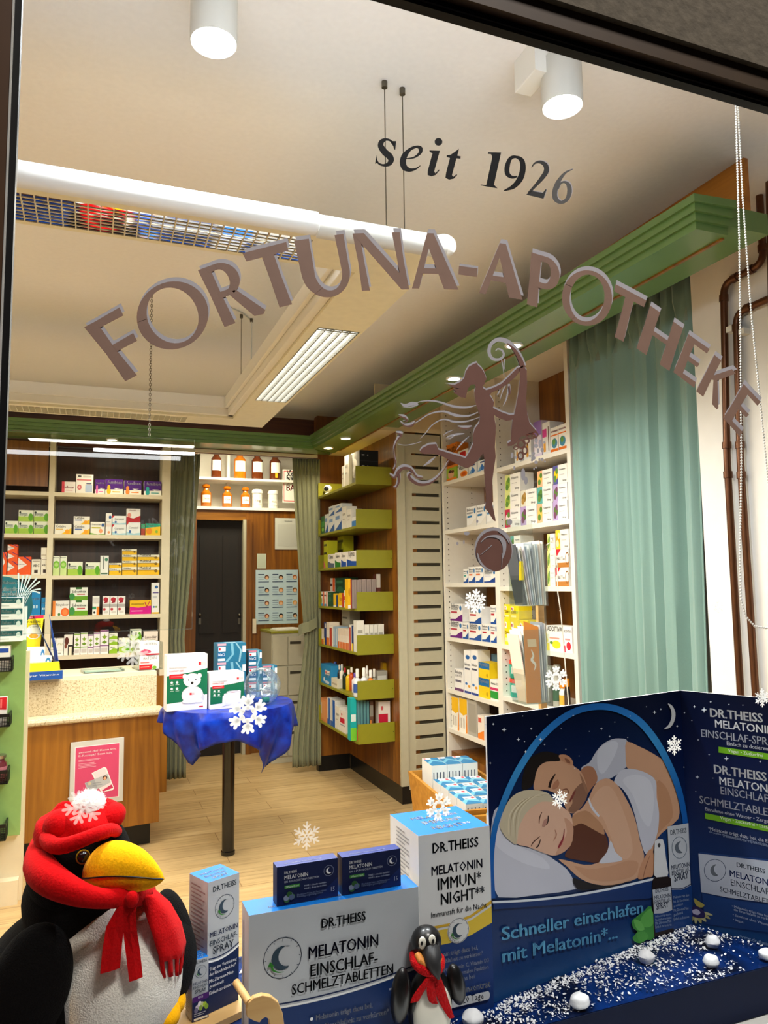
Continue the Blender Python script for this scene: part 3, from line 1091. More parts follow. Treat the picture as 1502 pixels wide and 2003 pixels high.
K1 = {
    'lef': ('flat white and pink carton', 'F4ECEA', [('r', 0, 0, .2, 1, 'D9485A'), ('t', .12, .4, .9, 'Leflosan', 'C8485A', True), ('r', .3, .2, .8, .28, 'E3B9BC')]),
    'tal': ('taller white carton with a pink disc', 'F1EEEA', [('d', .2, .32, .13, .14, 'D8727A'), ('d', .2, .32, .06, .07, 'F0B8B8'), ('r', .05, .68, .9, .74, 'D9707A'), ('r', .55, .08, .95, .46, 'AFC0E0'), ('r', .6, .5, .9, .55, '4A4A7A'), ('r', .1, .86, .3, .93, '2A2A2E'), ('r', .4, .84, .9, .94, 'C9C5BF')]),
    'f0': ('narrow violet carton with a pink figure', 'F5F0F3', FEM('EE6FB0')),
    'f1': ('violet and white carton with a yellow figure', 'F5F1EA', FEM('F2B41E')),
    'f2': ('violet and white carton with an orange figure', 'F5F1EA', FEM('F08A3C')),
    'f3': ('violet and white carton with a teal figure', 'F1F1EA', FEM('2FA3A0')),
    'ce': ('white vitamin carton with plain yellow flash', 'F3EFE2', CEL),
    'ce2': ('white and yellow carton with blue strip', 'F3EFE6', CEL2),
    'dia': ('white carton with small orange disc', 'F5F2E8', [('p', [(0, 0), (1, 0), (1, .1), (.5, .02), (0, .16)], '7CB648'), ('d', .72, .3, .13, .17, 'F0A070'), ('t', .1, .74, .7, 'Diabetruw', '7A7A70', True), ('d', .86, .76, .1, .14, '3A5F9A'), ('r', .08, .5, .7, .6, 'C9BE3A')]),
    'slim': ('slim upright white carton with orange dot', 'F3F0EC', [('d', .72, .82, .22, .08, '2F5F9A'), ('r', .08, .58, .8, .62, '9AA0A8'), ('d', .55, .12, .22, .06, 'F0A06A'), ('r', 0, .38, 1, .52, 'F0DCD4')]),
    'cu': ('pale blue and white zinc carton', 'EEF0F0', CUR),
    'rw': ('wide white and red carton', 'EFE9E4', [('p', [(0, 0), (1, 0), (1, .5), (.5, .28), (0, .42)], 'B81D22'), ('d', .2, .52, .14, .16, 'E09080'), ('t', .2, .82, .7, 'Granufink', 'B0686A')]),
    'sr': ('small dark red and green carton', 'A8402E', [('r', 0, .6, 1, 1, '2FA070'), ('t', .1, .72, .9, 'Gin', 'F0F0E8')]),
    'ty': ('teal-topped yellow carton with orange fruit', 'F3C81C', [('p', [(0, .62), (1, .75), (1, 1), (0, 1)], '16A080'), ('d', .24, .36, .2, .28, 'F0921A'), ('t', .06, .78, .6, 'Doppelherz', 'EFF8F0', True), ('d', .75, .32, .09, .12, '8FBE3A')]),
    'gt': ('upright pale green and white carton', 'EFF2E0', [('r', 0, 0, 1, .4, 'CFE29A'), ('d', .5, .56, .46, .2, '7FC23A'), ('d', .1, .93, .08, .03, '2A3A2C'), ('r', .2, .9, .85, .94, '9AA39A'), ('d', .5, .56, .3, .1, 'B5DA7A')]),
    'gb': ('green and white stomach-drop carton', 'EFF2DE', GREENB),
    'sw': ('slim upright white carton with green base', 'EFF0EA', [('r', .1, .04, .9, .12, '5A7A64'), ('d', .72, .8, .2, .09, '4A8A6A'), ('r', .3, .3, .45, .95, '8A8F8A')]),
    'ye': ('flat yellow-striped carton', 'F3EDD8', YEL),
    'or': ('white carton with an orange fruit and stripe', 'F3EEE8', [('r', 0, 0, .17, 1, 'F08A3A'), ('d', .75, .25, .25, .28, 'F0682A'), ('d', .75, .25, .16, .18, 'F58A4A'), ('t', .22, .66, .95, 'Ringelcor', '9A8A84'), ('d', .4, .1, .08, .1, '4A7A3A')]),
    'es': ('white and leaf-green tonic carton', 'EFF1E6', ESB),
    'go': ('slim white carton with green and orange corner', 'F2F0EA', [('r', 0, .3, .55, .44, '3F9A6A'), ('r', .6, 0, 1, .44, 'F0862A'), ('r', .1, .6, .9, .9, 'DCD6D0'), ('d', .3, .14, .14, .06, '2A2A2A')]),
    'pw': ('slim white carton with red petals', 'F2EEEC', PINKW),
    'vi': ('flat yellow and magenta carton', 'F3C021', [('p', [(0, 0), (1, 0), (1, .6), (.4, .46), (0, .54)], 'D8188C'), ('p', [(.68, .84), (.8, .4), (.94, .9), (.9, .9), (.8, .58), (.74, .84)], 'C83A4A'), ('t', .06, .66, .66, 'VIGANTOLVIT', '8A5A10', True), ('r', .06, .2, .6, .26, 'F5A8D0')]),
    'sp': ('tall narrow white carton with blue emblem', 'F1EFEC', SPORT),
    'yf': ('small white carton with yellow flower', 'F1EEE2', [('d', .55, .72, .4, .2, 'E8C41C'), ('d', .4, .6, .2, .1, '8AA52A'), ('r', 0, .34, 1, .37, 'B8B0A0')]),
    'wl': ('small white carton with faint leaves', 'F3F0E8', [('s', [(.2, .6), (.45, .75), (.7, .6), (.85, .75)], .02, 'A8A84A'), ('r', 0, .3, 1, .33, 'C9C2B6'), ('r', .3, .1, .7, .16, 'A8A8A0')]),
    'dk': ('white carton printed with dark flowers', 'EAE6DC', [('d', .3, .7, .24, .2, '5A2A22'), ('d', .2, .45, .14, .12, '7A3A2A'), ('r', .45, 0, 1, .5, '26201E'), ('r', .55, 0, .9, .42, 'E8E0C8')]),
    'lv': ('slim white carton with green leaf rosette', 'F2EEEA', LEAF('7FAF3A')),
    'lm': ('slim white leaf-rosette carton with mauve edge', 'F2EDEE', LEAF('8A4A8A')),
    'gs': ('small flat green and white carton', 'F0F2E0', GSM),
    'le': ('beige and white carton with script heading', 'F0E4D8', [('t', .1, .66, .92, 'Lenodiar', 'A08A78', True), ('s', [(.3, .1), (.4, .4), (.7, .3), (.9, .4)], .05, 'D8C0A8')]),
    'bl': ('bright blue upright carton', '1D86C4', [('r', .2, .3, .4, .42, 'BFE0F0'), ('r', .5, .3, .7, .42, 'BFE0F0'), ('t', .1, .66, .9, 'aqua', 'D8F0FA')]),
    'ora': ('orange and white carton with white arrow', 'F05A1C', ORA),
    'cw': ('cream carton with a thin dark rule', 'EFE6D4', [('r', .04, .2, .7, .28, 'B8A890'), ('r', 0, .94, 1, 1, '6A5A4A')]),
    'cn': ('slim cream carton with dark lettering', 'F0E8D8', [('t', .15, .5, .85, 'ABC', '4A3A30', True), ('r', .3, .1, .7, .3, '3A2A24'), ('r', .1, .86, .9, .9, '8A7A6A')]),
    'pk': ('white carton with a pink edge', 'F2ECEA', [('r', 0, 0, .2, 1, 'D84A6A'), ('r', .3, .5, .9, .6, 'E0B0B8')]),
}
BYD = UY + 0.03
DS = ' from the doorway'
row(K1, [(121, 148, [(942, 'lef')]), (149, 183, [(928, 'tal')]), (186, 205.5, [(938, 'f0')]), (206, 241, [(937.5, 'f1')]), (243, 277, [(940, 'f2')]), (282, 316, [(941.5, 'f3')])],
    LZ[0], 'cream unit top shelf', 'cartons on the cream top shelf', Y=BYD, base_side=DS, flip=True)
row(K1, [(107, 140, [(1025, 'ce')]), (144, 176, [(1026, 'ce2'), (1010, 'ce2')]), (177, 205.5, [(1021, 'dia')]), (207, 219, [(1004, 'slim')]), (219.5, 247, [(1026, 'cu'), (1009, 'cu')]), (247.5, 275, [(1022, 'cu'), (995, 'rw')]), (276, 284, [(1025, 'sr')]), (284.5, 314, [(1024, 'ty')])],
    LZ[1], 'cream unit second shelf', 'cartons on the cream second shelf', Y=BYD, base_side=DS, flip=True)
row(K1, [(104, 117.5, [(1088, 'gt')]), (118, 131, [(1088, 'gt')]), (132.5, 162, [(1099, 'gb')]), (167, 196, [(1100, 'gb')]), (196.5, 213, [(1087, 'sw')]), (213.5, 238, [(1111, 'ye'), (1101, 'ye')]), (239, 268, [(1109, 'ye'), (1097, 'ye'), (1085, 'ye'), (1074, 'ye')]), (269, 312, [(1109, 'ye'), (1096.5, 'ye'), (1085, 'ye')])],
    LZ[2], 'cream unit third shelf', 'cartons on the cream third shelf', Y=BYD, base_side=DS, flip=True)
row(K1, [(103, 136, [(1175, 'or')]), (137, 172, [(1174, 'es'), (1149, 'es')]), (181, 195, [(1165.5, 'go')]), (201, 215, [(1166, 'pw')]), (215.5, 230, [(1166, 'pw')]), (230.5, 245.5, [(1166, 'pw')]), (254, 296, [(1174, 'vi')]), (297, 312, [(1140, 'sp')])],
    LZ[3], 'cream unit fourth shelf', 'cartons on the cream fourth shelf', Y=BYD, base_side=DS, flip=True)
row(K1, [(99, 109, [(1249, 'yf')]), (109.5, 125, [(1249, 'wl')]), (125.5, 143, [(1242, 'dk')]), (145, 157, [(1240, 'lv')]), (158, 172, [(1238, 'lv')]), (172.5, 183, [(1242, 'lm')]), (183.5, 196, [(1238, 'lm')]), (196.5, 213, [(1233, 'lm')]), (213.5, 230, [(1261.5, 'gs'), (1250.5, 'gs'), (1239, 'gs')]), (232, 254, [(1248, 'gb')]), (255, 277, [(1252, 'gs'), (1231, 'gb')]), (281, 309, [(1235, 'le')])],
    LZ[4], 'cream unit bottom shelf', 'cartons on the cream bottom shelf', Y=BYD, base_side=DS, flip=True)
OS = ' from the upright'
row(K1, [(10, 36, [(1019, 'gb')]), (36.5, 66, [(1020, 'gb'), (998, 'gb')]), (66.5, 97, [(1020, 'gb'), (998.5, 'gb')])],
    LZ2[1], 'outer bay second shelf', 'green cartons in the outer bay', Y=BYD, base_side=OS, flip=True)
row(K1, [(3, 14, [(1080, 'ora')]), (15, 35, [(1098, 'ora'), (1081, 'ora'), (1065, 'ora')]), (35.5, 61, [(1089, 'ora')]), (62, 80, [(1094, 'cn')]), (80.5, 95, [(1091, 'cn'), (1070, 'cw')])],
    LZ2[2], 'outer bay third shelf', 'cartons in the outer bay third shelf', Y=BYD, base_side=OS, flip=True)
row(K1, [(62, 80, [(1157, 'bl')]), (81, 92, [(1169, 'bl')])], LZ2[3], 'outer bay fourth shelf', 'blue cartons in the outer bay', Y=BYD, base_side=OS, flip=True)

# ------------------------------------------------------------------ white shelving on the shop's side wall
UX = 2.51
UB = 2.86
t = thing('side_shelving', 'tall white two-bay shelving unit with peg holes, beside the teal curtain', 'shelving', (2.68, 4.35, 0))
YA, YM, YB = 5.165, 4.37, 3.555
for y0, y1 in ((YA, YA + 0.035), (YM - 0.02, YM + 0.04), (YB - 0.035, YB)):
    mb = MB().box((UX, y0, 0), (UB, y1, 3.03), 'unit_white')
    for col in (UX + 0.03, UB - 0.11):
        for i in range(62):
            z = 0.5 + i * 0.04
            mb.disc((col, y0 - 0.0006, z), (0.0045, 0, 0), (0, 0, 0.0045), 'gap_dark', 8)
    mb.build('upright', parent=t)
MB().box((UB, YB - 0.035, 0), (UB + 0.012, YA + 0.035, 3.03), 'wood_brown').build('back_panel', parent=t)
MB().box((UX, YB, 2.985), (UB, YA, 3.03), 'unit_white').build('top_board', parent=t)
MB().box((UX + 0.02, YB, 0), (UB, YA, 0.36), 'wood_brown').build('base_cupboard', parent=t)
RZ1 = [P(876, y, X=UX).z for y in (941, 1037, 1141, 1246, 1347, 1423)]
RZ2 = [P(x, y, X=UX).z for x, y in ((1105, 877), (1110, 1015), (1114, 1147), (1117, 1279), (1100, 1392))]
for zs, a, b in ((RZ1, YM + 0.04, YA), (RZ2, YB, YM - 0.02)):
    for z in zs:
        MB().box((UX, a, z - 0.028), (UB, b, z), 'unit_white').build('shelf', parent=t)

BIO = lambda c1, c2: [('p', [(0, 0), (1, 0), (1, .42), (.72, .3), (.45, .12), (0, .1)], c1), ('r', .08, .46, .58, .56, c2), ('t', .07, .78, .72, 'Biolectra', '1E2A4A', True), ('t', .07, .64, .66, 'MAGNESIUM', '5A6478'), ('d', .86, .76, .09, .14, '3A78B0')]
BIOT = [('d', .55, .84, .3, .05, '2A62A8'), ('t', .1, .64, .9, 'Biolectra', '3A4458', True), ('r', .12, .55, .85, .59, '4A5068'), ('d', .3, .22, .18, .03, '3A78C0'), ('d', .7, .17, .18, .03, 'E8A030'), ('r', 0, 0, 1, .05, '2A3F8A')]
TEA = lambda c, f, g='5E8A3A': [('r', 0, 0, .36, 1, c), ('d', .2, .5, .15, .26, f), ('d', .14, .3, .1, .18, g), ('d', .26, .7, .09, .16, g), ('r', .36, 0, .385, 1, 'FFFFFF'), ('t', .46, .70, .88, 'Kräutertee', '5A5A58'), ('t', .66, .1, .92, 'Sidroga', '7A7A78'), ('r', .46, .45, .8, .48, 'BDBBB6')]
YB_ = [('d', .2, .82, .12, .08, 'FFF6C0'), ('r', .08, .62, .4, .86, 'F5EFE6'), ('r', .12, .7, .26, .82, 'C02A3A'), ('t', .1, .4, .7, 'Zink', 'B07A10', True), ('r', .1, .12, .7, .26, 'FFF4A8'), ('d', .82, .5, .1, .1, 'A8C83A')]
K2 = {
    'mm': ('orange-topped brown carton', 'E8862A', [('t', .1, .62, .9, 'multi', '5A2A10', True), ('r', .05, .1, .95, .4, '7A3A12')]),
    'fam': ('green carton with a family photo', '9CBE3A', [('d', .45, .5, .3, .34, 'E8B088'), ('d', .38, .72, .16, .12, '4A2E1E'), ('d', .62, .68, .14, .11, '6A3A20'), ('r', 0, 0, 1, .22, 'F08A20')]),
    'owb': ('white carton with orange splash', 'F2EEE8', [('d', .6, .3, .35, .28, 'F08A20'), ('d', .6, .3, .2, .16, 'D85A10'), ('t', .1, .74, .85, 'Vitamin', '5A5A60', True)]),
    'rwb': ('white carton with a red square', 'F2F0EC', [('r', .2, .5, .8, .9, 'D02A2A'), ('r', .2, .2, .8, .3, 'C8C4C0')]),
    'bwb': ('white carton with blue crystals', 'EFF2F4', [('p', [(.2, .2), (.5, .7), (.8, .3), (.6, .1)], '3A78C8'), ('p', [(.0, .1), (.3, .5), (.4, .1)], '7AB0E0'), ('r', .3, .78, .8, .9, '2A4A8A')]),
    'bb': ('white magnesium carton with blue label', 'F0EEEA', BIO('E6E2D8', '2F7FB8')),
    'bt': ('small magnesium carton with teal label', 'F0EEEA', BIO('1F4F9A', '2F9A8A')),
    'bo': ('small magnesium carton with orange label', 'F0EEEA', BIO('1F4F9A', 'E07A4A')),
    'bd': ('wide white and deep blue magnesium carton', 'F0EEEA', BIO('153F8A', 'D8D8E0')),
    'bp': ('white and purple magnesium carton', 'F0EEEA', BIO('6A1A7A', 'B83A4A')),
    'br': ('white and blue magnesium carton with red label', 'F0EEEA', BIO('1F4F9A', 'B83038')),
    'bs': ('grey and white sport carton', 'F0EEEC', [('r', .08, .4, .75, .5, '6A6478'), ('t', .08, .78, .85, 'Biolectra', '2A2F3A', True), ('t', .08, .64, .8, 'SPORT PLUS', '6A6A74'), ('r', 0, 0, 1, .12, '6A3A6A')]),
    'ta': ('tall narrow white effervescent carton', 'F0EEEC', BIOT),
    'yb': ('blue-topped yellow carton', 'F0CC1C', [('r', 0, .6, 1, 1, '1C6AA8'), ('t', .06, .78, .85, 'Magnesium', 'F0F4F8', True), ('d', .78, .22, .09, .12, 'C8A010')]),
    'hk': ('white carton with pink and green bands', 'F2F0E8', [('r', 0, .5, 1, .62, 'D0386A'), ('r', 0, .1, 1, .45, '2F9A3A'), ('t', .08, .76, .9, 'Vitamin B12', '7A8A7A', True)]),
    'gb2': ('grey-blue box standing behind the cartons', '5A7A94', [('r', .1, .6, .9, .8, '8AA6BC')]),
    'yl': ('tall yellow and white cold-drink carton', 'F4F0E6', [('p', [(0, .58), (.5, .5), (1, .58), (1, 1), (0, 1)], 'F2BC16'), ('p', [(.8, 0), (1, 0), (1, .6), (.9, .5)], 'F0902A'), ('r', .15, .12, .3, .42, 'C8C0B4'), ('r', .5, .12, .65, .42, 'C8C0B4')]),
    'gy': ('grey box behind the cold-drink cartons', 'B4AEA2', [('r', .1, .1, .9, .9, 'A6A094')]),
    'oc': ('small white and orange carton', 'F2E8DC', [('p', [(0, 0), (1, 0), (1, .4), (0, .2)], 'F0862A'), ('r', .1, .7, .6, .9, 'D85A4A')]),
    'lil': ('lilac and white pouch carton', 'E9DCF0', [('r', 0, .6, 1, 1, '9A7AC8'), ('r', .1, .1, .9, .3, 'F5F0F8')]),
    'mag': ('white carton with magenta block', 'F2F0F0', [('r', 0, .55, .55, .8, 'D84A9A'), ('r', .75, .1, .85, .85, '5A3A2A'), ('r', .1, .1, .4, .4, 'E8A84A')]),
    'heu': ('white and orange tea carton with blue-green herbs', 'F4F0EA', [('r', 0, 0, 1, .14, 'EE7A2A'), ('d', .5, .36, .38, .2, '4A8AA8'), ('d', .45, .42, .2, .12, '6A9A4A'), ('r', 0, .66, 1, .71, 'EE7A2A'), ('t', .08, .8, .95, 'HEUMANN', 'C83A6A', True)], 'tea_box', 'tea box'),
    'am': ('white carton with an amber bottle picture', 'F2F2F0', [('r', .35, .15, .65, .7, 'D89A3A'), ('r', .4, .7, .6, .82, '8A5A1A')]),
    't1': ('white tea carton with pale lime strip', 'EFECE4', TEA('D8DC8A', '8AA83A'), 'tea_box', 'tea box'),
    't2': ('white tea carton with peach strip', 'EFECE4', TEA('F2B48A', 'E8C05A'), 'tea_box', 'tea box'),
    't3': ('white tea carton with yellow flower and navy strip', 'EFECE4', TEA('5A5A9A', 'F0C41C'), 'tea_box', 'tea box'),
    't4': ('white tea carton with teal strip', 'EFECE4', TEA('5AA8A0', '3F6A3A'), 'tea_box', 'tea box'),
    't5': ('white tea carton with lilac strip', 'EDEBEA', TEA('B8A0D0', '5A7A3A', '7A4A6A'), 'tea_box', 'tea box'),
    't6': ('white tea carton with crimson strip', 'EDEBEA', TEA('B82A4A', 'E8D8D8'), 'tea_box', 'tea box'),
    't7': ('white tea carton with brown seed picture', 'EFECE4', TEA('E0DCC8', '9A7A3A', 'B08A4A'), 'tea_box', 'tea box'),
    't8': ('white tea carton with broad yellow strip', 'EFEADC', TEA('F0CC3A', 'D8A02A', 'F5E8B0'), 'tea_box', 'tea box'),
    'tb': ('brown and white tea carton with red corner', 'F2ECE2', [('r', 0, 0, 1, .26, 'B87A3A'), ('p', [(0, .5), (0, 1), (.42, 1)], 'C82A3A'), ('d', .88, .48, .14, .34, '8A5A2A', .8), ('t', .1, .4, .7, 'H&S Tee', '6A4A3A')], 'tea_box', 'tea box'),
    'y1': ('yellow zinc carton', 'F3DC1E', YB_),
    'ad': ('white carton with black heading and lemon', 'F4F0E8', [('t', .06, .78, .98, 'ADDITIVA', '1A1A1E', True), ('r', 0, 0, .18, .3, 'F0D81C'), ('d', .6, .26, .26, .16, 'F0D430'), ('d', .3, .32, .1, .06, '5A8A3A'), ('p', [(0, .3), (0, .7), (.1, .36)], 'F0D81C'), ('r', .2, .48, .8, .54, 'D89A8A')]),
    'ad2': ('white carton with black heading and red fruit', 'F4F0EE', [('t', .06, .78, .98, 'ADDITIVA', '1A1A1E', True), ('r', 0, 0, .2, .26, 'D82A4A'), ('d', .6, .26, .26, .16, 'C82A3A'), ('p', [(0, .3), (0, .7), (.1, .36)], 'D82A4A'), ('r', .2, .48, .8, .54, 'D89A9A')]),
}
BX = UX + 0.02
LS = ' from the louvres'
row(K2, [(873, 893, [(915, 'fam'), (868, 'mm')]), (895, 915, [(912, 'owb'), (880, 'rwb')]), (917, 932, [(906, 'bwb')]), (934, 951, [(900, 'bwb')])], RZ1[0], 'louvre-side top shelf', 'cartons on the louvre-side top shelf', X=BX, base_side=LS)
row(K2, [(912, 931, [(991, 'bb')]), (932, 950, [(987, 'bb')]), (951, 968, [(983, 'bb')])], RZ1[1], 'louvre-side second shelf', 'magnesium cartons on the second shelf', X=BX, base_side=LS)
row(K2, [(906, 915.5, [(1113, 'bt')]), (916, 929, [(1109, 'bo')]), (929.5, 945, [(1108, 'bo')]), (946, 970, [(1114, 'bd')])], RZ1[2], 'louvre-side third shelf', 'small magnesium cartons on the third shelf', X=BX, base_side=LS)
row(K2, [(880, 904, [(1215, 'bp'), (1181, 'bp')]), (904.5, 916, [(1218, 'br')]), (917, 941, [(1220, 'br'), (1187, 'br')]), (942, 958, [(1220, 'br')]), (959, 972, [(1221, 'br'), (1184, 'br')])], RZ1[3], 'louvre-side fourth shelf', 'magnesium cartons on the fourth shelf', X=BX, base_side=LS)
row(K2, [(889, 906, [(1309, 'bs')]), (907, 920, [(1272, 'ta')]), (920.5, 934, [(1272, 'ta')]), (936, 957, [(1327, 'yb'), (1296, 'yb')]), (958.5, 976, [(1330, 'hk')]), (960, 974, [(1280, 'gb2')], 0.11)], RZ1[4], 'louvre-side fifth shelf', 'cartons on the louvre-side fifth shelf', X=BX, base_side=LS)
row(K2, [(883, 897, [(1364, 'yl')]), (898, 913, [(1367, 'yl')]), (914, 932, [(1370, 'gy')]), (934, 946, [(1400, 'oc')])], RZ1[5], 'louvre-side sixth shelf', 'cartons on the louvre-side sixth shelf', X=BX, base_side=LS)
CS = ' from the louvres'
row(K2, [(1006, 1016, [(875, 'am')]), (1024, 1038, [(860, 'am')]), (1043, 1058, [(824, 'lil')]), (1060, 1075, [(826, 'mag')]), (1076, 1091, [(836, 'heu')]), (1091.5, 1107, [(830, 'heu')])], RZ2[0], 'curtain-side top shelf', 'cartons on the curtain-side top shelf', X=BX, base_side=CS)
row(K2, [(987, 1017, [(995, 't6'), (962, 't1'), (927, 't1')]), (1018, 1049, [(989, 't5'), (957, 't7')]), (1050, 1080, [(984, 't2'), (951, 't4'), (919, 't2')]), (1081, 1109, [(980, 't5'), (946, 't5'), (909, 't3')])], RZ2[1], 'curtain-side second shelf', 'tea cartons on the curtain-side second shelf', X=BX, base_side=CS)
row(K2, [(998, 1018, [(1112, 't1'), (1080, 't1'), (1048, 't4')]), (1070, 1085, [(1111, 't1'), (1077, 't1'), (1044, 't1')]), (1086, 1112, [(1110, 'tb'), (1074, 'tb'), (1036, 't8')])], RZ2[2], 'curtain-side third shelf', 'tea cartons on the curtain-side third shelf', X=BX, base_side=CS)
row(K2, [(986, 998, [(1210, 'y1'), (1182, 'y1')]), (998, 1014, [(1211, 'y1'), (1184, 'y1')]), (1015, 1032, [(1213, 'y1')]), (1068, 1100, [(1224, 'ad')]), (1101, 1118, [(1226, 'ad2')])], RZ2[3], 'curtain-side fourth shelf', 'cartons on the curtain-side fourth shelf', X=BX, base_side=CS)

# jars and bottles on the white unit's lowest visible curtain-side shelf
def jar(x0, x1, yb, yt, label):
    a, b = P(x0, yb, X=BX + 0.05), P(x1, yb, X=BX + 0.05)
    r = abs(a.y - b.y) / 2
    return a, b, r


z = RZ2[4]
h = 0.115
for i in range(2):
    a, b, r = jar(1001, 1023, 1370, 0, '')
    c = V((BX + r + 0.01, (a.y + b.y) / 2, z + 0.0006 + i * (h + 0.003)))
    t = thing('round_tin', 'round teal tin with red lid, ' + ('lower' if i == 0 else 'upper') + ' of two stacked beside the brochure holder', 'tin', c, group='teal tins with red lids')
    MB().lathe(c, [(r * .96, 0), (r, .005), (r, h - .03), (r * .95, h - .026)], flat('tin_teal', '1FA88E', 0.35), 24).build('tin_body', parent=t, smooth=True)
    MB().lathe(c + V((0, 0, h - .026)), [(r * 1.02, 0), (r * 1.03, .003), (r * 1.03, .022), (r * .98, .026)], flat('tin_red', 'E84428', 0.35), 24).build('lid', parent=t, smooth=True)
    lb = MB()
    for q in range(4):
        a0, a1 = PI * (1.0 + q * .07), PI * (1.07 + q * .07)
        lb.poly([c + V((r * 1.006 * math.cos(x), r * 1.006 * math.sin(x), zz)) for x, zz in ((a0, .03), (a1, .03), (a1, .075), (a0, .075))], k('F0EEE8'))
    lb.build('printed_label', parent=t)


def bottle(c, r, h, body, capc, label, nm='bottle', cat='bottle', neck=0.35, caph=0.2, group=None, band=None):
    t = thing(nm, label, cat, c, group=group)
    hb = h * (1 - caph)
    prof = [(r * .92, 0), (r, h * .02), (r, hb * .78), (r * .8, hb * .88), (r * neck, hb * .95), (r * neck, hb)]
    MB().lathe(c, prof, body, 16).build('bottle_body', parent=t, smooth=True)
    MB().lathe(V(c) + V((0, 0, hb)), [(r * neck * 1.25, 0), (r * neck * 1.25, h * caph * .85), (r * neck * .9, h * caph)], capc, 14).build('cap', parent=t, smooth=True)
    if band:
        MB().lathe(c, [(r * 1.012, hb * .2), (r * 1.012, hb * .66)], band, 16, caps=False).build('paper_label', parent=t, smooth=True)
    return t


for (x0, x1, yt, body, cp, bd, lb) in ((1074, 1084, 1304, '6F6E66', '8C8B80', None, 'dark grey bottle farthest along the low white shelf'),
                                       (1086, 1097, 1302, 'A8A89C', '8C8B80', '3F5F4A', 'grey bottle with green label behind a snowflake on the low white shelf'),
                                       (1099, 1109, 1334, 'F2EDE2', 'F08A1E', 'E8B040', 'white bottle with orange cap on the low white shelf'),
                                       (1110, 1117, 1330, '2A2422', 'E8901E', '4A3A30', 'dark slim bottle with amber cap next to the curtain')):
    a, b, r = jar(x0, x1, 1370, 0, '')
    c = V((BX + r + 0.02, (a.y + b.y) / 2, z + 0.0006))
    hh = P((x0 + x1) / 2, yt, X=BX + r).z - z
    bottle(c, r, hh, flat('btl_' + body, body, 0.35), flat('btl_' + cp, cp, 0.35), lb, neck=0.7, caph=0.25, band=flat('btl_' + bd, bd, 0.4) if bd else None)

# ------------------------------------------------------------------ louvred panel between the two wall units
SLY = 5.20
t = thing('louvred_cabinet', 'tall beige cabinet with slatted louvre front beside the white shelving', 'cabinet', (2.35, 5.21, 0))
MB().box((2.205, 5.225, 0.10), (2.505, 5.50, 2.75), 'gap_dark').build('carcass', parent=t)
mb = MB().box((2.205, 5.212, 0.10), (2.262, 5.224, 2.75), 'slat_beige').box((2.493, 5.212, 0.10), (2.508, 5.224, 2.75), 'slat_beige')
mb.box((2.262, 5.212, 2.60), (2.493, 5.224, 2.75), 'slat_beige')
mb.build('frame', parent=t)
mb = MB()
z = 0.16
while z < 2.56:
    q = [V((2.262, 5.221, z)), V((2.262, 5.213, z + 0.002)), V((2.262, 5.206, z + 0.082)), V((2.262, 5.214, z + 0.084))]
    mb.prism(q, (0.231, 0, 0), 'slat_beige')
    z += 0.1065
mb.build('slat_front', parent=t)
MB().box((2.285, 5.226, 0), (2.50, 5.4, 0.10), 'black_plinth').build('plinth', parent=t)


# ------------------------------------------------------------------ curtains
def curtain_mesh(p0, p1, z0, z1, folds, amp, mat, narrow=None, seed=0, head=0.06, n=None, nz=24, tie=None):
    """gathered curtain from p0 to p1 (plan); narrow(v) scales and shifts the width along its height (v = 0 bottom, 1 top)"""
    rnd = random.Random(seed)
    ph = [rnd.uniform(-0.5, 0.5) for _ in range(folds * 2 + 4)]
    d = V((p1[0] - p0[0], p1[1] - p0[1], 0))
    nrm = V((-d.y, d.x, 0)).normalized()
    n = n or folds * 14
    vs, fs = [], []
    for i in range(nz + 1):
        v = i / nz
        z = z0 + (z1 - z0) * v
        s0, s1 = narrow(v) if narrow else (0.0, 1.0)
        for j in range(n + 1):
            u = j / n
            w_ = u * folds
            kf = int(w_)
            off = math.sin(2 * PI * w_ + ph[kf % len(ph)] * 0.9) * (0.75 + 0.5 * ph[(kf * 2) % len(ph)]) + 0.35 * math.sin(4.3 * PI * w_ + 1.3 * v + ph[(kf + 3) % len(ph)])
            a = amp * (0.55 + 0.45 * (1 - v))
            if v > 0.955:
                a = amp * 0.5
                off = math.sin(2 * PI * w_ * 2.0) + 0.6 * math.sin(7 * PI * w_ + 1)
            p = V((p0[0], p0[1], 0)) + d * (s0 + (s1 - s0) * u) + nrm * (off * a)
            vs.append((p.x, p.y, z))
    for i in range(nz):
        for j in range(n):
            a = i * (n + 1) + j
            fs.append((a, a + 1, a + n + 2, a + n + 1))
    return MB().add(vs, fs, mat)


flat('curtain_teal', '7B9B93', 0.85, var=0.03, scale=200, sheen=0.2)
flat('curtain_olive', '7D7F62', 0.85, var=0.04, scale=200, sheen=0.15)
y0, y1 = 3.50, 2.53
t = thing('curtain', 'long gathered teal curtain hanging at the end of the white shelving', 'curtain', (2.50, 3.0, 0.2))
curtain_mesh((2.50, y0), (2.50, y1), 0.25, 3.0, 6, 0.040, 'curtain_teal', seed=5, narrow=lambda v: (0.0, 1.0 - 0.05 * (1 - v))).build('cloth', parent=t, smooth=True, solid=0.003)
MB().box((2.475, y1 - 0.02, 3.015), (2.495, y0 + 0.02, 3.035), 'unit_cream').build('rail', parent=t)
CY = 6.42
t = thing('curtain', 'olive curtain drawn to the shelf side of the back doorway', 'curtain', (0.72, CY, 0))
xl0, xl1 = P(327, 890, Y=CY).x, P(392, 890, Y=CY).x


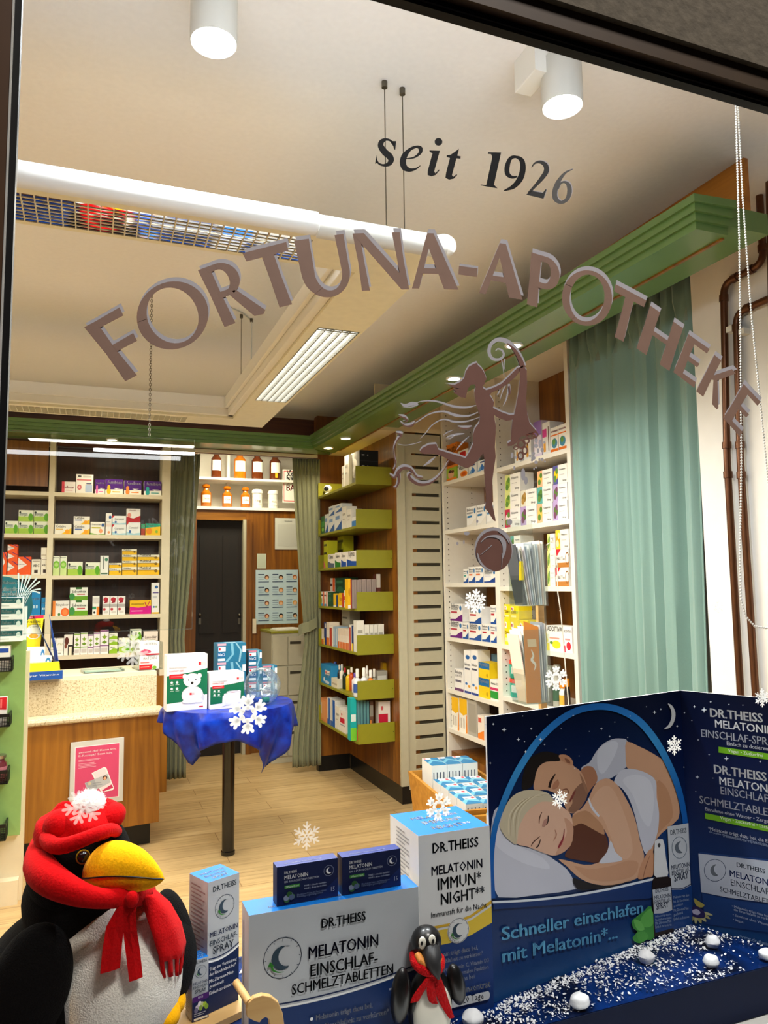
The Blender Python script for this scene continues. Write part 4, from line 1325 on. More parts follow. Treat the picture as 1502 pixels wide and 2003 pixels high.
def nar_l(v):
    if v > 0.42:
        q = (v - 0.42) / 0.58
        return (0.0 - 0.02 * (1 - q), 1.0 - 0.42 * max(0.0, 1 - q) ** 1.2)
    q = (0.42 - v) / 0.42
    return (-0.02 - 0.14 * 0, 0.58 + 0.10 * min(1, q * 3))


curtain_mesh((xl0, CY), (xl1, CY), 0.06, 2.72, 5, 0.020, 'curtain_olive', seed=2, narrow=nar_l, nz=36).build('cloth', parent=t, smooth=True, solid=0.003)
t = thing('curtain', 'olive curtain gathered by a tieback beside the olive shelves', 'curtain', (1.74, CY, 0))
xr0, xr1 = P(570, 892, Y=CY).x, P(627, 892, Y=CY).x - 0.02


def nar_r(v):
    if v > 0.40:
        q = (v - 0.40) / 0.60
        return (0.44 * max(0.0, 1 - q) ** 1.3, 1.0)
    q = (0.40 - v) / 0.40
    return (0.44 - 0.50 * min(1, q * 1.2) * 0.9, 1.0)


curtain_mesh((xr0, CY - 0.04), (xr1, CY - 0.04), 0.06, 2.72, 5, 0.018, 'curtain_olive', seed=9, narrow=nar_r, nz=36).build('cloth', parent=t, smooth=True, solid=0.003)
a, b = P(588, 1240, Y=CY - 0.07), P(620, 1262, Y=CY - 0.07)
mb = MB()
pts = [(a.x - 0.005, CY - 0.02, a.z - 0.02), (a.x + 0.01, CY - 0.075, a.z), (a.x + 0.07, CY - 0.085, a.z + 0.015), (b.x, CY - 0.07, a.z + 0.05)]
for i in range(3):
    p, q = V(pts[i]), V(pts[i + 1])
    mb.hexa([p, q, q + V((0, .004, 0)), p + V((0, .004, 0))], [p + V((0, 0, .09)), q + V((0, 0, .09)), q + V((0, .004, .09)), p + V((0, .004, .09))], 'curtain_olive')
mb.build('tieback', parent=t)
o = MB().box((0.60, CY - 0.03, 2.735), (1.86, CY - 0.005, 2.76), 'unit_cream').build('curtain_rail', origin=(1.2, CY, 2.74))
tag(o, 'pale curtain rail under the green cornice above the back doorway', 'curtain rail')

# ------------------------------------------------------------------ olive tray shelves on the wooden end wall
OX0, OX1, OY0, OY1 = 1.853, 2.144, 5.33, 6.36
OZ = [P(699, y, Y=OY0).z for y in (947, 1033, 1111, 1195.5, 1282, 1370, 1457)]
OT = [P(699, y, Y=OY0).z for y in (911, 995.5, 1075.5, 1158, 1243, 1333, 1418)]
for i, (z, zt) in enumerate(zip(OZ, OT)):
    t = thing('tray_shelf', 'olive tray shelf on the brown end wall, ' + ['topmost of seven', 'second from top', 'third from top', 'middle of the seven', 'third from the bottom', 'second from the bottom', 'lowest of seven'][i], 'shelf', ((OX0 + OX1) / 2, (OY0 + OY1) / 2, z), group='olive tray shelves')
    MB().box((OX0, OY0 + 0.012, z), (OX1, OY1, z + 0.018), 'olive').build('board', parent=t)
    mb = MB().box((OX0, OY0, z), (OX1, OY0 + 0.012, zt), 'olive')
    mb.disc((OX1 - 0.012, OY0 - 0.0006, (z + zt) / 2), (0.003, 0, 0), (0, 0, 0.003), 'gap_dark', 8)
    mb.build('end_panel', parent=t)
    MB().box((OX0, OY1 - 0.012, z + 0.018), (OX1, OY1, zt), 'olive').build('far_panel', parent=t)

BK = lambda *c: [('r', 0, i / len(c), 1, (i + 1) / len(c), x) for i, x in enumerate(c)]
K3 = {
    'gn': ('small dark green carton', '2F6A3A', [('r', .1, .4, .9, .7, '4A9A4A'), ('d', .5, .25, .3, .12, '8AC84A')]),
    'wbs': ('white and blue carton', 'D8DAD8', [('p', [(0, 0), (1, 0), (1, .5)], '2F5A9A'), ('r', .1, .6, .7, .8, '7A98C0')]),
    'wp': ('plain white carton', 'E2DED2', [('r', .15, .6, .8, .7, 'A8A498'), ('r', .15, .4, .6, .45, 'B8B4A8')]),
    'bs': ('small blue and white carton', 'E0DED6', [('r', 0, 0, 1, .6, '3A7AB8')]),
    'lg': ('tall lime carton', 'B4B41E', [('r', .1, .5, .9, .58, '3A3A10'), ('r', .1, .8, .9, .88, '5A5A1A'), ('p', [(0, 0), (.6, 0), (0, .3)], 'D86A6A')]),
    'kg': ('white carton with grey swoop', 'ECE6DA', [('p', [(0, 0), (1, 0), (1, .3), (.5, .34), (0, .5)], '5A6478'), ('t', .2, .66, .8, 'Kijimea', '3A3A3A')]),
    'kn': ('white carton with green swoop', 'ECE6DA', [('p', [(0, 0), (1, 0), (1, .3), (.5, .34), (0, .5)], '2A7A2A'), ('t', .2, .66, .8, 'Kijimea', '3A3A3A')]),
    'kb': ('white carton with blue swoop', 'ECE6DA', [('p', [(0, 0), (1, 0), (1, .3), (.5, .34), (0, .5)], '1F4FA0'), ('t', .2, .66, .8, 'Kijimea', '3A3A3A')]),
    'ow': ('white and orange carton with green bottle picture', 'E8E2D8', [('r', .7, 0, 1, 1, 'E8642A'), ('d', .2, .35, .14, .2, '8A9A2A'), ('r', 0, 0, .7, .16, '4A9AC8'), ('r', .05, .7, .65, .8, '5A4A44')]),
    'dg': ('dark green carton', '1F4A30', [('d', .4, .5, .3, .2, '2F6A44'), ('r', .1, .8, .6, .9, '3F7A54')]),
    'yr': ('yellow and red carton', 'E8B41A', [('r', .7, 0, 1, 1, 'B8242A'), ('d', .35, .55, .25, .14, 'C88A1A'), ('r', 0, 0, .7, .12, 'E8E2D8')]),
    'ybl': ('yellow and navy carton', 'E8B81E', [('r', .55, 0, .9, .9, '24406A'), ('r', 0, 0, .55, .12, 'E8E2D8')]),
    'tau': ('taupe upright carton', '9A8A84', [('r', .45, .05, .55, .95, '8A7A74')]),
    'cr': ('cream carton with crimson band', 'E8DED4', [('r', 0, .42, .8, .66, 'C8203A'), ('d', .3, .82, .1, .06, 'C85A5A'), ('r', 0, .3, .9, .36, '9AA0A8')]),
    'dr': ('dark maroon slim carton', '5A2A24', [('r', 0, .6, 1, 1, 'B8B0A4'), ('p', [(.2, .1), (.8, .5), (.4, .5)], '8A4A3A')]),
    'bk': ('white booklet with orange spine', 'E8D8C4', BK('D8702A', 'E8DCCC', 'E0D0BC')),
    'bk2': ('red and white booklet', 'E4DACC', [('r', 0, 0, .7, .9, 'B8402A'), ('r', 0, .9, 1, 1, 'E8E0D4')]),
    'bk3': ('pale blue booklet', '9AB0C4', [('r', .3, .1, .6, .9, 'D8E0E4')]),
    'bk4': ('navy and yellow booklet', '24386E', [('r', 0, 0, .35, .3, 'E8C02A'), ('r', .4, .75, .9, .95, 'D8D4C8')]),
    'mou': ('grey carton with a mountain picture', 'AAA594', [('p', [(.05, .1), (.5, .5), (.95, .1)], '6A6458'), ('r', .1, .75, .7, .8, '5A564A')]),
    'ob': ('clear orange tube pack', 'D88A54', [('r', .1, .1, .9, .9, 'E09A60'), ('r', 0, .3, .2, .8, 'D8C8A8')]),
    'sl': ('slim white and blue box', 'D8D4CC', [('r', .5, 0, 1, 1, '1F5AAE'), ('r', 0, 0, .5, .2, '4A6AA8')]),
    'tq': ('turquoise and lime hanging pack', '1FA8A8', [('r', 0, 0, 1, .3, '7AC83A'), ('r', .1, .45, .9, .62, 'D8E8E4')]),
    'tr': ('slate hanging pack with red foot', '5A8A8E', [('r', 0, 0, 1, .26, 'D8483A'), ('r', 0, .3, .2, 1, '3A5A6A')]),
    'br': ('brown hanging pack', '6A4A3A', [('r', 0, .1, .5, .5, 'D8843A'), ('r', 0, .6, 1, .9, '8A8478')]),
    'bl': ('bright blue bag-topped pack', '2F8AC0', [('r', .42, .5, .88, .72, 'F0E4DA'), ('r', .46, .54, .56, .68, 'C8202A'), ('t', .45, .36, .85, 'LACT', 'E8F0F4', True), ('d', .32, .22, .07, .12, 'E8F0F4'), ('r', .45, .05, .85, .18, 'C8D8E4')]),
    'wc': ('low cream carton', 'E0D8C0', [('r', .1, .3, .9, .5, 'B8B09A')]),
    'gyb': ('grey upright pack', '8A8474', [('r', .1, .1, .9, .8, '9A9484')]),
    'tvp': ('dark grey upright box with pale print', '5A5850', [('d', .4, .5, .3, .3, 'A8A49A'), ('r', .1, .1, .6, .2, '8A867C')]),
}
OB = OX0 + 0.012
CUR_ = ' from the curtain'


def orow(i, ents, **kw):
    row(K3, ents, OZ[i] + 0.018, ['topmost', 'second', 'third', 'fourth', 'fifth', 'sixth', 'lowest'][i] + ' olive shelf', 'cartons on the ' + ['topmost', 'second', 'third', 'fourth', 'fifth', 'sixth', 'lowest'][i] + ' olive shelf', X=OB, depth=0.09, base_side=CUR_, **kw)


orow(0, [(668, 673, [(912, 'wp')]), (673.5, 682, [(891, 'wp')])])
orow(1, [(628, 635, [(1010, 'gn')]), (635, 642, [(1006, 'wbs')]), (643, 654, [(1009, 'wbs'), (990, 'wbs')]), (655, 668, [(1002, 'wbs'), (986, 'wbs')]), (669, 677, [(991, 'wp')]), (678, 687, [(996, 'wp')]), (688, 697, [(1011, 'bs')])])
orow(2, [(633, 640, [(1058, 'lg')]), (641, 654, [(1084, 'kg')]), (655, 666, [(1081, 'kn')]), (667, 677, [(1080, 'kb')]), (678, 697, [(1078, 'kb')]), (660, 672, [(1049, 'lg')], 0.14)])
orow(3, [(628, 634, [(1157, 'ow')]), (634, 640, [(1158, 'ow')]), (641, 651, [(1158, 'dg')]), (652, 662, [(1161, 'ybl')]), (663, 672, [(1160, 'yr')]), (673, 693, [(1155, 'cr')]), (641, 655, [(1131, 'ow')], 0.11), (655.5, 680, [(1130, 'dg')], 0.11)])
orow(4, [(629, 633, [(1230, 'bk')]), (633.5, 638, [(1217, 'bk4')]), (638.5, 644, [(1217, 'bk')]), (644.5, 651, [(1224, 'bk2')]), (651.5, 656, [(1226, 'bk3')]), (656.5, 660, [(1226, 'bk3')])] +
     [(660.5 + 3.1 * q, 663.3 + 3.1 * q, [(1229 + .3 * q, 'bk')]) for q in range(7)] + [(683, 687, [(1222, 'bk2')]), (687.5, 697, [(1224, 'bk4')]), (668, 684, [(1193, 'mou')], 0.12)])
orow(5, [(628, 647, [(1300, 'bl')]), (648, 660, [(1327, 'wc')])])
orow(6, [(627.5, 638, [(1366, 'ob')]), (640, 645, [(1365, 'sl')]), (646, 655, [(1369, 'sl')]), (656, 664, [(1382, 'wp')]), (665, 676, [(1391, 'cr')])])


def nrow(i, ents, y, where, base_side=' from the louvres', depth=0.07):
    row(K3, ents, OZ[i] + 0.018, where, 'cartons behind the ' + ['topmost', 'second', 'third', 'fourth', 'fifth', 'sixth', 'lowest'][i] + ' end panel', Y=y, depth=depth, base_side=base_side, flip=True)


nrow(3, [(680, 687.5, [(1132, 'yr')]), (688, 697.5, [(1134, 'tau')]), (698, 707, [(1134, 'tau')]), (707.5, 716.5, [(1133, 'tau')]), (717, 726, [(1133, 'tau')]), (726.5, 735, [(1133, 'tau')]), (735.5, 744, [(1123, 'dr')])], OY0 + 0.05, 'behind fourth olive end panel')
nrow(4, [(697, 712, [(1214, 'wp')]), (712.5, 722.5, [(1222, 'wp')]), (723, 730.5, [(1222, 'wp')]), (731, 738.5, [(1222, 'wp')]), (739, 751, [(1221, 'wp')])], OY0 + 0.05, 'behind fifth olive end panel')
nrow(6, [(685, 697, [(1366, 'tq')]), (697.5, 703.5, [(1370, 'tr')]), (704, 709.5, [(1370, 'tr')]), (710, 715.5, [(1371, 'tr')]), (716, 722, [(1372, 'tr')]), (723, 730, [(1372, 'br')]), (740, 763, [(1372, 'cr')])], OY0 + 0.06, 'behind lowest olive end panel')
# black boxes with cards on the topmost shelf
a, b = P(703, 880, Y=OY0 + 0.03), P(740, 912, Y=OY0 + 0.03)
z0 = OZ[0] + 0.0186
carton('storage_box', 'black stacked drawer box on the topmost olive shelf', 'box', ((a.x + b.x) / 2, OY0 + 0.15, z0), b.x - a.x, 0.24, a.z - z0, 0, '121214',
       front=[('r', 0, .33, 1, .345, '2E2E32'), ('r', 0, .66, 1, .675, '2E2E32')] + [('r', .12, q, .26, q + .03, 'B8B8B8') for q in (.84, .5, .17)] + [('r', .4, q, .46, q + .04, '8A8A8A') for q in (.83, .49)], left=[('r', 0, 0, 1, 1, '6E6C64'), ('d', .5, .5, .3, .3, 'A8A49A'), ('d', .3, .7, .2, .2, '8A867C'), ('d', .7, .3, .2, .24, '4A4842')])
# camera ball
c = P(641, 946, X=OB + 0.06)
c.z = OZ[0] + 0.0186
t = thing('indoor_camera', 'small white round security camera at the curtain end of the topmost olive shelf', 'camera', c)
MB().lathe(c, [(.032, 0), (.033, .012), (.022, .03), (.012, .036)], 'fix_white', 20).build('base', parent=t, smooth=True)
MB().ell(c + V((0, 0, .066)), (.038, .038, .036), 'fix_white', 24, 16).build('head', parent=t, smooth=True)
n = (EYE - c).normalized() + V((-.55, 0, 0.05))
n.normalize()
e1 = n.cross(V((0, 0, 1))).normalized()
MB().ell(c + V((0, 0, .066)) + n * .018, (.026, .026, .024), 'black', 20, 12).build('lens', parent=t, smooth=True)
pts = [P(x, y, X=OB + 0.03) for x, y in ((634, 962), (620, 968), (606, 965), (598, 950), (600, 930), (601, 900), (603, 862))]
o = MB().tube([p for p in pts], .0022, 'black', 6).build('power_cable', origin=pts[0])
tag(o, 'thin black cable running from the security camera up the curtain', 'cable')

# bottles on the sixth shelf
zb = OZ[5] + 0.0186
for x, yt, rr, bc, cc, lb, X_ in ((656, 1294, .03, '2F6FB0', '1F3F8A', 'blue bottle beside the bright blue pack', OB + .05),
                            (664, 1300, .017, '1E1A1A', 'C8C0B0', 'black slim bottle with pale cap', OB + .02),
                            (669, 1299, .02, 'E6E0D0', 'D0D0C8', 'white pump bottle next to the black slim bottle', OB + .03),
                            (675, 1306, .022, '1A2A1A', 'B02028', 'black bottle with red cap', OB + .03),
                            (682, 1310, .024, 'E0B81E', 'F0EAD8', 'yellow mouthwash bottle with white cap', OB + .03),
                            (688, 1305, .024, 'C8501E', 'F0EAD8', 'orange-red bottle with white cap', OB + .05),
                            (694, 1316, .024, 'E8E2E8', '6A4AA8', 'white bottle with purple cap, touching the end panel', OB + .03)):
    c = P(x, 1340, X=X_ + rr)
    c.z = zb
    hh = P(x, yt, X=X_ + rr).z - zb
    bottle(c, rr, hh, flat('btl_' + bc, bc, .3), flat('btl_' + cc, cc, .4), lb + ', sixth olive shelf', caph=.22, group='bottles on the sixth olive shelf')
for i, (x, yt, rr, bc, cc, lb) in enumerate(((699, 1308, .030, 'E4E2E4', 'F0ECE4', 'white bottle with blue label'), (712, 1306, .030, 'E4E2E4', 'F0ECE4', 'white bottle with blue label, second'),
                              (718, 1302, .02, 'E0DCC8', 'F0ECE4', 'slim cream bottle'), (725, 1310, .03, 'E08A3A', 'F0ECE4', 'amber-labelled white-capped bottle'), (732, 1308, .024, '8A8878', 'D8D4C8', 'grey bottle with pale cap'))):
    yy = OY0 + .07 + (.06 if i == 2 else 0)
    c = P(x, 1340, Y=yy)
    c.z = zb
    hh = P(x, yt, Y=yy).z - zb
    bottle(c, rr, hh, flat('btl_' + bc, bc, .3), flat('btl_' + cc, cc, .4), lb + ', behind the sixth olive end panel', caph=.3, band=flat('btl_blue', '3A5AA0', .4) if i < 2 else None, group='bottles behind the sixth end panel')
a, b = P(737, 1313, Y=OY0 + .06), P(758, 1340, Y=OY0 + .06)
carton('medicine_box', 'grey squat pack behind the sixth olive end panel', 'medicine box', ((a.x + b.x) / 2, OY0 + .1, zb), b.x - a.x, .07, a.z - zb, 0, '9A968A', front=[('r', .1, .4, .9, .8, 'C8C4B8')])
a, b = P(751, 1297, Y=OY0 + .15), P(773, 1340, Y=OY0 + .15)
carton('medicine_box', 'yellow leaflet box leaning behind the sixth olive end panel', 'medicine box', ((a.x + b.x) / 2 - .004, OY0 + .19, zb), b.x - a.x, .05, a.z - zb, 0, 'C89A14', front=[('r', .1, .6, .8, .66, '5A4A14'), ('r', .1, .3, .8, .36, '5A4A14')])

# ------------------------------------------------------------------ back room: jars, papers, drawers
AMB = flat('amber_glass', 'B8660E', 0.12, coat=0.5)
AMB2 = flat('brown_glass', '5E2A0E', 0.12, coat=0.5)
PORC = flat('porcelain', 'E8E6DC', 0.2, coat=0.4)
JL = flat('jar_label', 'F2EEE0', 0.5)
JY = BY + 0.09
zs = 2.3726
for (x, yt, yb, r_, m, lb, tp) in ((403, 947, 985, 10, AMB, 'amber stoppered jar at the olive-curtain end', 0), (444, 951, 985, 9.5, AMB, 'amber stoppered jar in the middle', 0), (480, 953, 986, 9.5, AMB, 'amber stoppered jar beside the white pots', 0),
                                   (503, 958, 987, 10.5, PORC, 'white porcelain pot with lid', 1), (534, 960, 988, 10, PORC, 'white porcelain pot with framed label', 1)):
    c = P(x, yb, Y=JY)
    c.z = zs
    top = P(x, yt, Y=JY).z - zs
    r = r_ * 7.4 / F
    t = thing('apothecary_jar', lb + ', lower tier of the lit niche', 'jar', c, group='apothecary jars in the lit niche')
    if tp == 0:
        MB().lathe(c, [(r * .9, 0), (r, .006), (r, top * .62), (r * .55, top * .72), (r * .5, top * .82), (r * .72, top * .84)], m, 22).build('jar_body', parent=t, smooth=True)
        MB().lathe(c + V((0, 0, top * .84)), [(r * .5, 0), (r * .75, .004), (r * .75, top * .12), (r * .5, top * .16)], m, 18).build('stopper', parent=t, smooth=True)
    else:
        MB().lathe(c, [(r * .9, 0), (r * .95, .006), (r * .95, top * .8)], m, 22).build('jar_body', parent=t, smooth=True)
        MB().lathe(c + V((0, 0, top * .8)), [(r * 1.06, 0), (r * 1.06, top * .1), (r * .9, top * .2)], m, 20).build('lid', parent=t, smooth=True)
    lm = MB()
    for q in range(8):
        a0, a1 = -PI / 2 - .85 + q * .2, -PI / 2 - .85 + (q + 1) * .2
        rr = r * 1.012
        lm.poly([c + V((rr * math.cos(x_), rr * math.sin(x_), zz)) for x_, zz in ((a0, top * .2), (a1, top * .2), (a1, top * .52), (a0, top * .52))], JL)
    lm.text(['Ferrum', 'Calx', 'Sulfur', 'Ung.', 'Alum.'][[403, 444, 480, 503, 534].index(x)], c + V((-r * .5, -r * 1.02, top * .33)), c + V((r * .5, -r * 1.02, top * .33)), (0, 0, 1), k('7A3A2A'), False, 1)
    lm.build('jar_label', parent=t)
zs = 2.6626
for i, (x, yt, yb, r_, m, lb) in enumerate(((423, 868, 917, 10, AMB2, 'brown jar alone in the small bay'), (469, 866, 920, 12, AMB, 'amber jar with white label closest to the divider'), (503, 868, 921, 11.5, AMB2, 'red-brown jar with white label in the middle'), (538, 868, 922, 11.5, AMB2, 'red-brown jar with warning label at the curtain end'))):
    c = P(x, yb, Y=JY)
    c.z = zs
    r = r_ * 7.4 / F
    top = .29
    t = thing('apothecary_jar', lb + ', upper tier of the lit niche', 'jar', c, group='apothecary jars in the lit niche')
    MB().lathe(c, [(r * .92, 0), (r, .008), (r, top * .68), (r * .55, top * .78), (r * .5, top * .88)], m, 22).build('jar_body', parent=t, smooth=True)
    MB().lathe(c + V((0, 0, top * .88)), [(r * .5, 0), (r * .7, .004), (r * .7, top * .1), (r * .5, top * .12)], m, 18).build('stopper', parent=t, smooth=True)
    lm = MB()
    for q in range(8):
        a0, a1 = -PI / 2 - .95 + q * .23, -PI / 2 - .95 + (q + 1) * .23
        rr = r * 1.012
        lm.poly([c + V((rr * math.cos(x_), rr * math.sin(x_), zz)) for x_, zz in ((a0, top * .26), (a1, top * .26), (a1, top * .62), (a0, top * .62))], JL)
    if i == 3:
        rr = r * 1.02
        lm.poly([c + V((-.012, -rr, top * .08)), c + V((.012, -rr, top * .08)), c + V((.012, -rr, top * .24)), c + V((-.012, -rr, top * .24))], k('F0B020'))
    lm.build('jar_label', parent=t)


def sheet(name, label, cat, px4, Y, col, items=(), th=0.004, group=None):
    """flat sheet on a wall facing the window; px4 = (x0, y0, x1, y1)"""
    a, b = P(px4[0], px4[1], Y=Y), P(px4[2], px4[3], Y=Y)
    w_, h_ = b.x - a.x, a.z - b.z
    return carton(name, label, cat, ((a.x + b.x) / 2, Y + th / 2, b.z), w_, th, h_, 0, col, group, front=items)


sheet('framed_sign', 'white sign with red border half hidden by the tied curtain', 'sign', (553, 918, 590, 984), BY + 0.04, 'F2EEE2',
      [('r', .05, .04, .95, .06, 'D85A5A'), ('r', .05, .94, .95, .96, 'D85A5A'), ('r', .05, .04, .08, .96, 'D85A5A'), ('t', .2, .82, .8, 'Wir', '4A4A44'), ('t', .2, .70, .9, 'beraten', '6A6A60'), ('t', .2, .58, .8, 'Sie', '6A6A60'), ('t', .2, .36, .9, 'BAU', 'D83A3A', True)], 0.01)
PW = BY - 0.006
sheet('notice', 'large pale grey sheet pinned to the wooden wall', 'paper', (538, 1013, 585, 1075), PW, 'CFCFC4', [('t', .4, .88, .7, 'Notdienst', '8A8A84'), ('r', .1, .1, .9, .8, 'C4C4BA')])
sheet('notice', 'small blank pale note above the staff chart', 'paper', (503, 1083, 520.5, 1112), PW, 'CCD3BE', [('r', .1, .1, .9, .9, 'C6CDB8')])
chart = []
hair = ['6A3A1E', '2A1A12', 'A8541E', '1E1A1A', 'B8742A', '7A4A1E', '7A3A1E', 'C87A2A', 'D8A03A', '8A3A1E', '1A1A1E', '2E2018']
for rr in range(4):
    for cc in range(3):
        u, v = .06 + cc * .33, .06 + (3 - rr) * .238
        chart += [('r', u, v, u + .25, v + .012, '2A3F6A'), ('r', u, v + .05, u + .13, v + .06, '8AA0B8'), ('r', u, v + .09, u + .13, v + .10, '8AA0B8'), ('r', u, v + .135, u + .14, v + .15, '3A4A6A')]
        chart += [('d', u + .2, v + .09, .052, .042, hair[rr * 3 + cc]), ('d', u + .203, v + .078, .036, .031, 'E8B890')]
sheet('wall_chart', 'pale blue staff chart with rows of small portrait heads', 'chart', (500, 1115, 583, 1219), PW, 'C4DBE4', chart)
o = MB().box((-.018, -.012, 0), (.018, 0, .14), 'unit_cream').build('switch_plate', origin=P(497, 1239, Y=BY - 0.036), local=True, bevel=.008)
tag(o, 'tall rounded cream handle plate on the wooden door post', 'handle plate')

DX0, DX1, DY = P(531, 1232, Y=6.85).x, 1.93, 6.85
DZ = P(531, 1235, Y=6.85).z
t = thing('drawer_cabinet', 'beige drawer cabinet with olive top behind the tied curtain', 'cabinet', ((DX0 + DX1) / 2, 7.05, 0))
MB().box((DX0, DY, 0), (DX1 + .3, 7.33, DZ - .02), 'slat_beige').build('body', parent=t)
MB().box((DX0 - .005, DY - .015, DZ - .02), (DX1 + .3, 7.335, DZ), 'olive').build('top', parent=t)
for c_, (xa, xb) in enumerate(((DX0 + .01, DX0 + .145), (DX0 + .155, DX0 + .40))):
    for r_ in range(4):
        zb = .06 + r_ * (DZ - .1) / 4
        zt = zb + (DZ - .1) / 4 - .012
        dr = MB().box((xa, DY - .014, zb), (xb, DY, zt), 'slat_beige').build('drawer', parent=t, bevel=.003)
        if c_ == 1:
            MB().box((xa + .015, DY - .016, zt - .07), (xa + .12, DY - .0135, zt - .045), 'gap_dark').build('grip_slot', parent=dr)
o = MB().box((-.12, -.09, 0), (.12, .09, .012), k('E4E0D0')).box((-.11, -.08, .012), (.1, .085, .02), k('F0ECDE')).build('paper_stack', origin=(DX0 + .17, DY + .14, DZ + .0006), rz=.15, local=True)
tag(o, 'small stack of papers on the olive cabinet top', 'papers')

# ------------------------------------------------------------------ sales counter
CA, CB = P(50, 1412, Z=0.83), P(322, 1387, Z=0.83)       # front edge of the ledge
cdir = (CB - CA).normalized()
cn = V((-cdir.y, cdir.x, 0))                               # towards the back of the shop
CL = CA - cdir * 0.9


def cp(s, dpt, z):
    """point on the counter: s metres from its doorway-side end, dpt back from the ledge edge"""
    q = CB - cdir * s + cn * dpt
    return V((q.x, q.y, z))


def cbox(mb, s0, s1, d0, d1, z0, z1, mat):
    q = [(s1, d0), (s0, d0), (s0, d1), (s1, d1)]
    return mb.hexa([cp(a, b, z0) for a, b in q], [cp(a, b, z1) for a, b in q], mat)


LEN = 1.75
t = thing('sales_counter', 'wooden sales counter with speckled cream top and rounded ledge', 'counter', cp(LEN / 2, 0.3, 0))
mb = MB()
cbox(mb, 0.018, LEN, 0.03, 0.60, 0.135, 0.80, 'wood_counter')
mb.build('front', parent=t)
cbox(MB(), 0.06, LEN, 0.08, 0.58, 0.0, 0.135, 'black_plinth').build('plinth', parent=t)
prof = [(0.012, 0.795), (0.003, 0.803), (0.0, 0.816), (0.004, 0.830), (0.014, 0.836), (0.14, 0.836), (0.14, 0.795)]
MB().hexa([cp(0.0, d_, z_) for d_, z_ in prof], [cp(LEN, d_, z_) for d_, z_ in prof], 'speckled_top').build('ledge', parent=t)
zt = P(318, 1318, pl=(cp(0, 0.14, 0), cn)).z
cbox(MB(), 0.02, LEN, 0.14, 0.165, 0.836, zt, 'speckled_top').build('upstand', parent=t)
cbox(MB(), 0.02, LEN, 0.145, 0.60, zt, zt + 0.022, 'unit_cream').build('worktop', parent=t)
zt += 0.0225

# framed pink poster on the counter front
pl_ = (cp(0, 0.028, 0), cn)
p00, p10, p01 = P(135, 1575, pl=pl_), P(239, 1571, pl=pl_), P(138, 1447, pl=pl_)
w_, h_ = (p10 - p00).length, p01.z - p00.z
rzc = math.atan2(cdir.y, cdir.x)
t = thing('poster_frame', 'pink phone-app poster in a grey frame on the counter front', 'poster', (p00 + p10) / 2, rzc)
F_ = lambda: None
mb = MB()
mb.box((-w_ / 2, -.012, 0), (w_ / 2, 0, h_), 'fix_grey')
mb.build('frame', parent=t, local=True, bevel=.002)
mb = MB()
mb.box((-w_ / 2 + .024, -.0128, .028), (w_ / 2 - .024, -.011, h_ - .028), k('F0E4E8'))
deco(mb, (-w_ / 2 + .028, -.0128, .032), (w_ - .056, 0, 0), (0, 0, h_ - .064), (0, -1, 0),
     [('r', 0, 0, 1, 1, 'D24A72'), ('t', .07, .89, .93, 'gesund.de? Kenn ich.', 'FBEFF2', True, 0, .036), ('t', .07, .825, .84, 'E-Rezept? Scan ich.', 'FBEFF2', True, 0, .036)] +
     [('r', .07, q, .07 + l, q + .008, 'F0B8C8') for q, l in ((.755, .5), (.735, .46), (.69, .36), (.665, .4), (.64, .36), (.615, .4))] +
     [('p', [(.37, .50), (.66, .585), (.71, .56), (.90, .16), (.86, .125), (.60, .12)], 'F0EDEE'), ('p', [(.40, .50), (.64, .567), (.68, .55), (.86, .18), (.62, .135)], 'E6D9DE'), ('p', [(.84, .24), (.88, .17), (.64, .125), (.62, .15)], 'C8365F'),
      ('p', [(.22, .33), (.74, .45), (.82, .28), (.32, .13)], 'B9BCC0'), ('p', [(.24, .33), (.44, .375), (.52, .19), (.34, .145)], 'A2A6AC'), ('d', .68, .38, .055, .042, '4A2A22'), ('d', .68, .37, .035, .028, 'E0A888'), ('d', .33, .31, .04, .03, 'C8C0A0'), ('r', .4, .3, .6, .31, '8A8E94'), ('r', .4, .26, .62, .268, '8A8E94')])
mb.build('print', parent=t, local=True)

# acrylic change tray and the dispenser with red and white boxes
c = cp(.33, .30, zt)
mb = MB()
mb.box((-.125, -.07, 0.001), (.125, .07, .006), 'acrylic_thick')
mb.box((-.125, -.07, .006), (.125, -.064, .018), 'acrylic_thick').box((-.125, .064, .006), (.125, .07, .018), 'acrylic_thick').box((-.125, -.064, .006), (-.119, .064, .018), 'acrylic_thick').box((.119, -.064, .006), (.125, .064, .018), 'acrylic_thick')
mb.box((-.11, -.055, .0062), (.11, .055, .0075), k('CDE0CC'))
o = mb.build('change_tray', origin=c, rz=rzc, local=True)
tag(o, 'clear acrylic change tray lying on the counter worktop', 'tray')
a, b = P(264, 1300, pl=(cp(0, .3, 0), cn)), P(311, 1298, pl=(cp(0, .3, 0), cn))
hw = (b - a).length / 2
c = (a + b) / 2
c.z = zt
zz = P(290, 1252, pl=(cp(0, .3, 0), cn)).z - zt
mb = MB()
mb.box((-hw, -.10, .0008), (hw, .10, .004), 'acrylic_thick').box((-hw, -.10, .004), (-hw + .003, .10, zz * .95), 'acrylic').box((hw - .003, -.10, .004), (hw, .10, zz * .95), 'acrylic').box((-hw + .003, .097, .004), (hw - .003, .10, zz), 'acrylic')
o = mb.build('box_dispenser', origin=c, rz=rzc, local=True)
tag(o, 'clear acrylic dispenser holding two red and white cartons on the counter', 'dispenser')
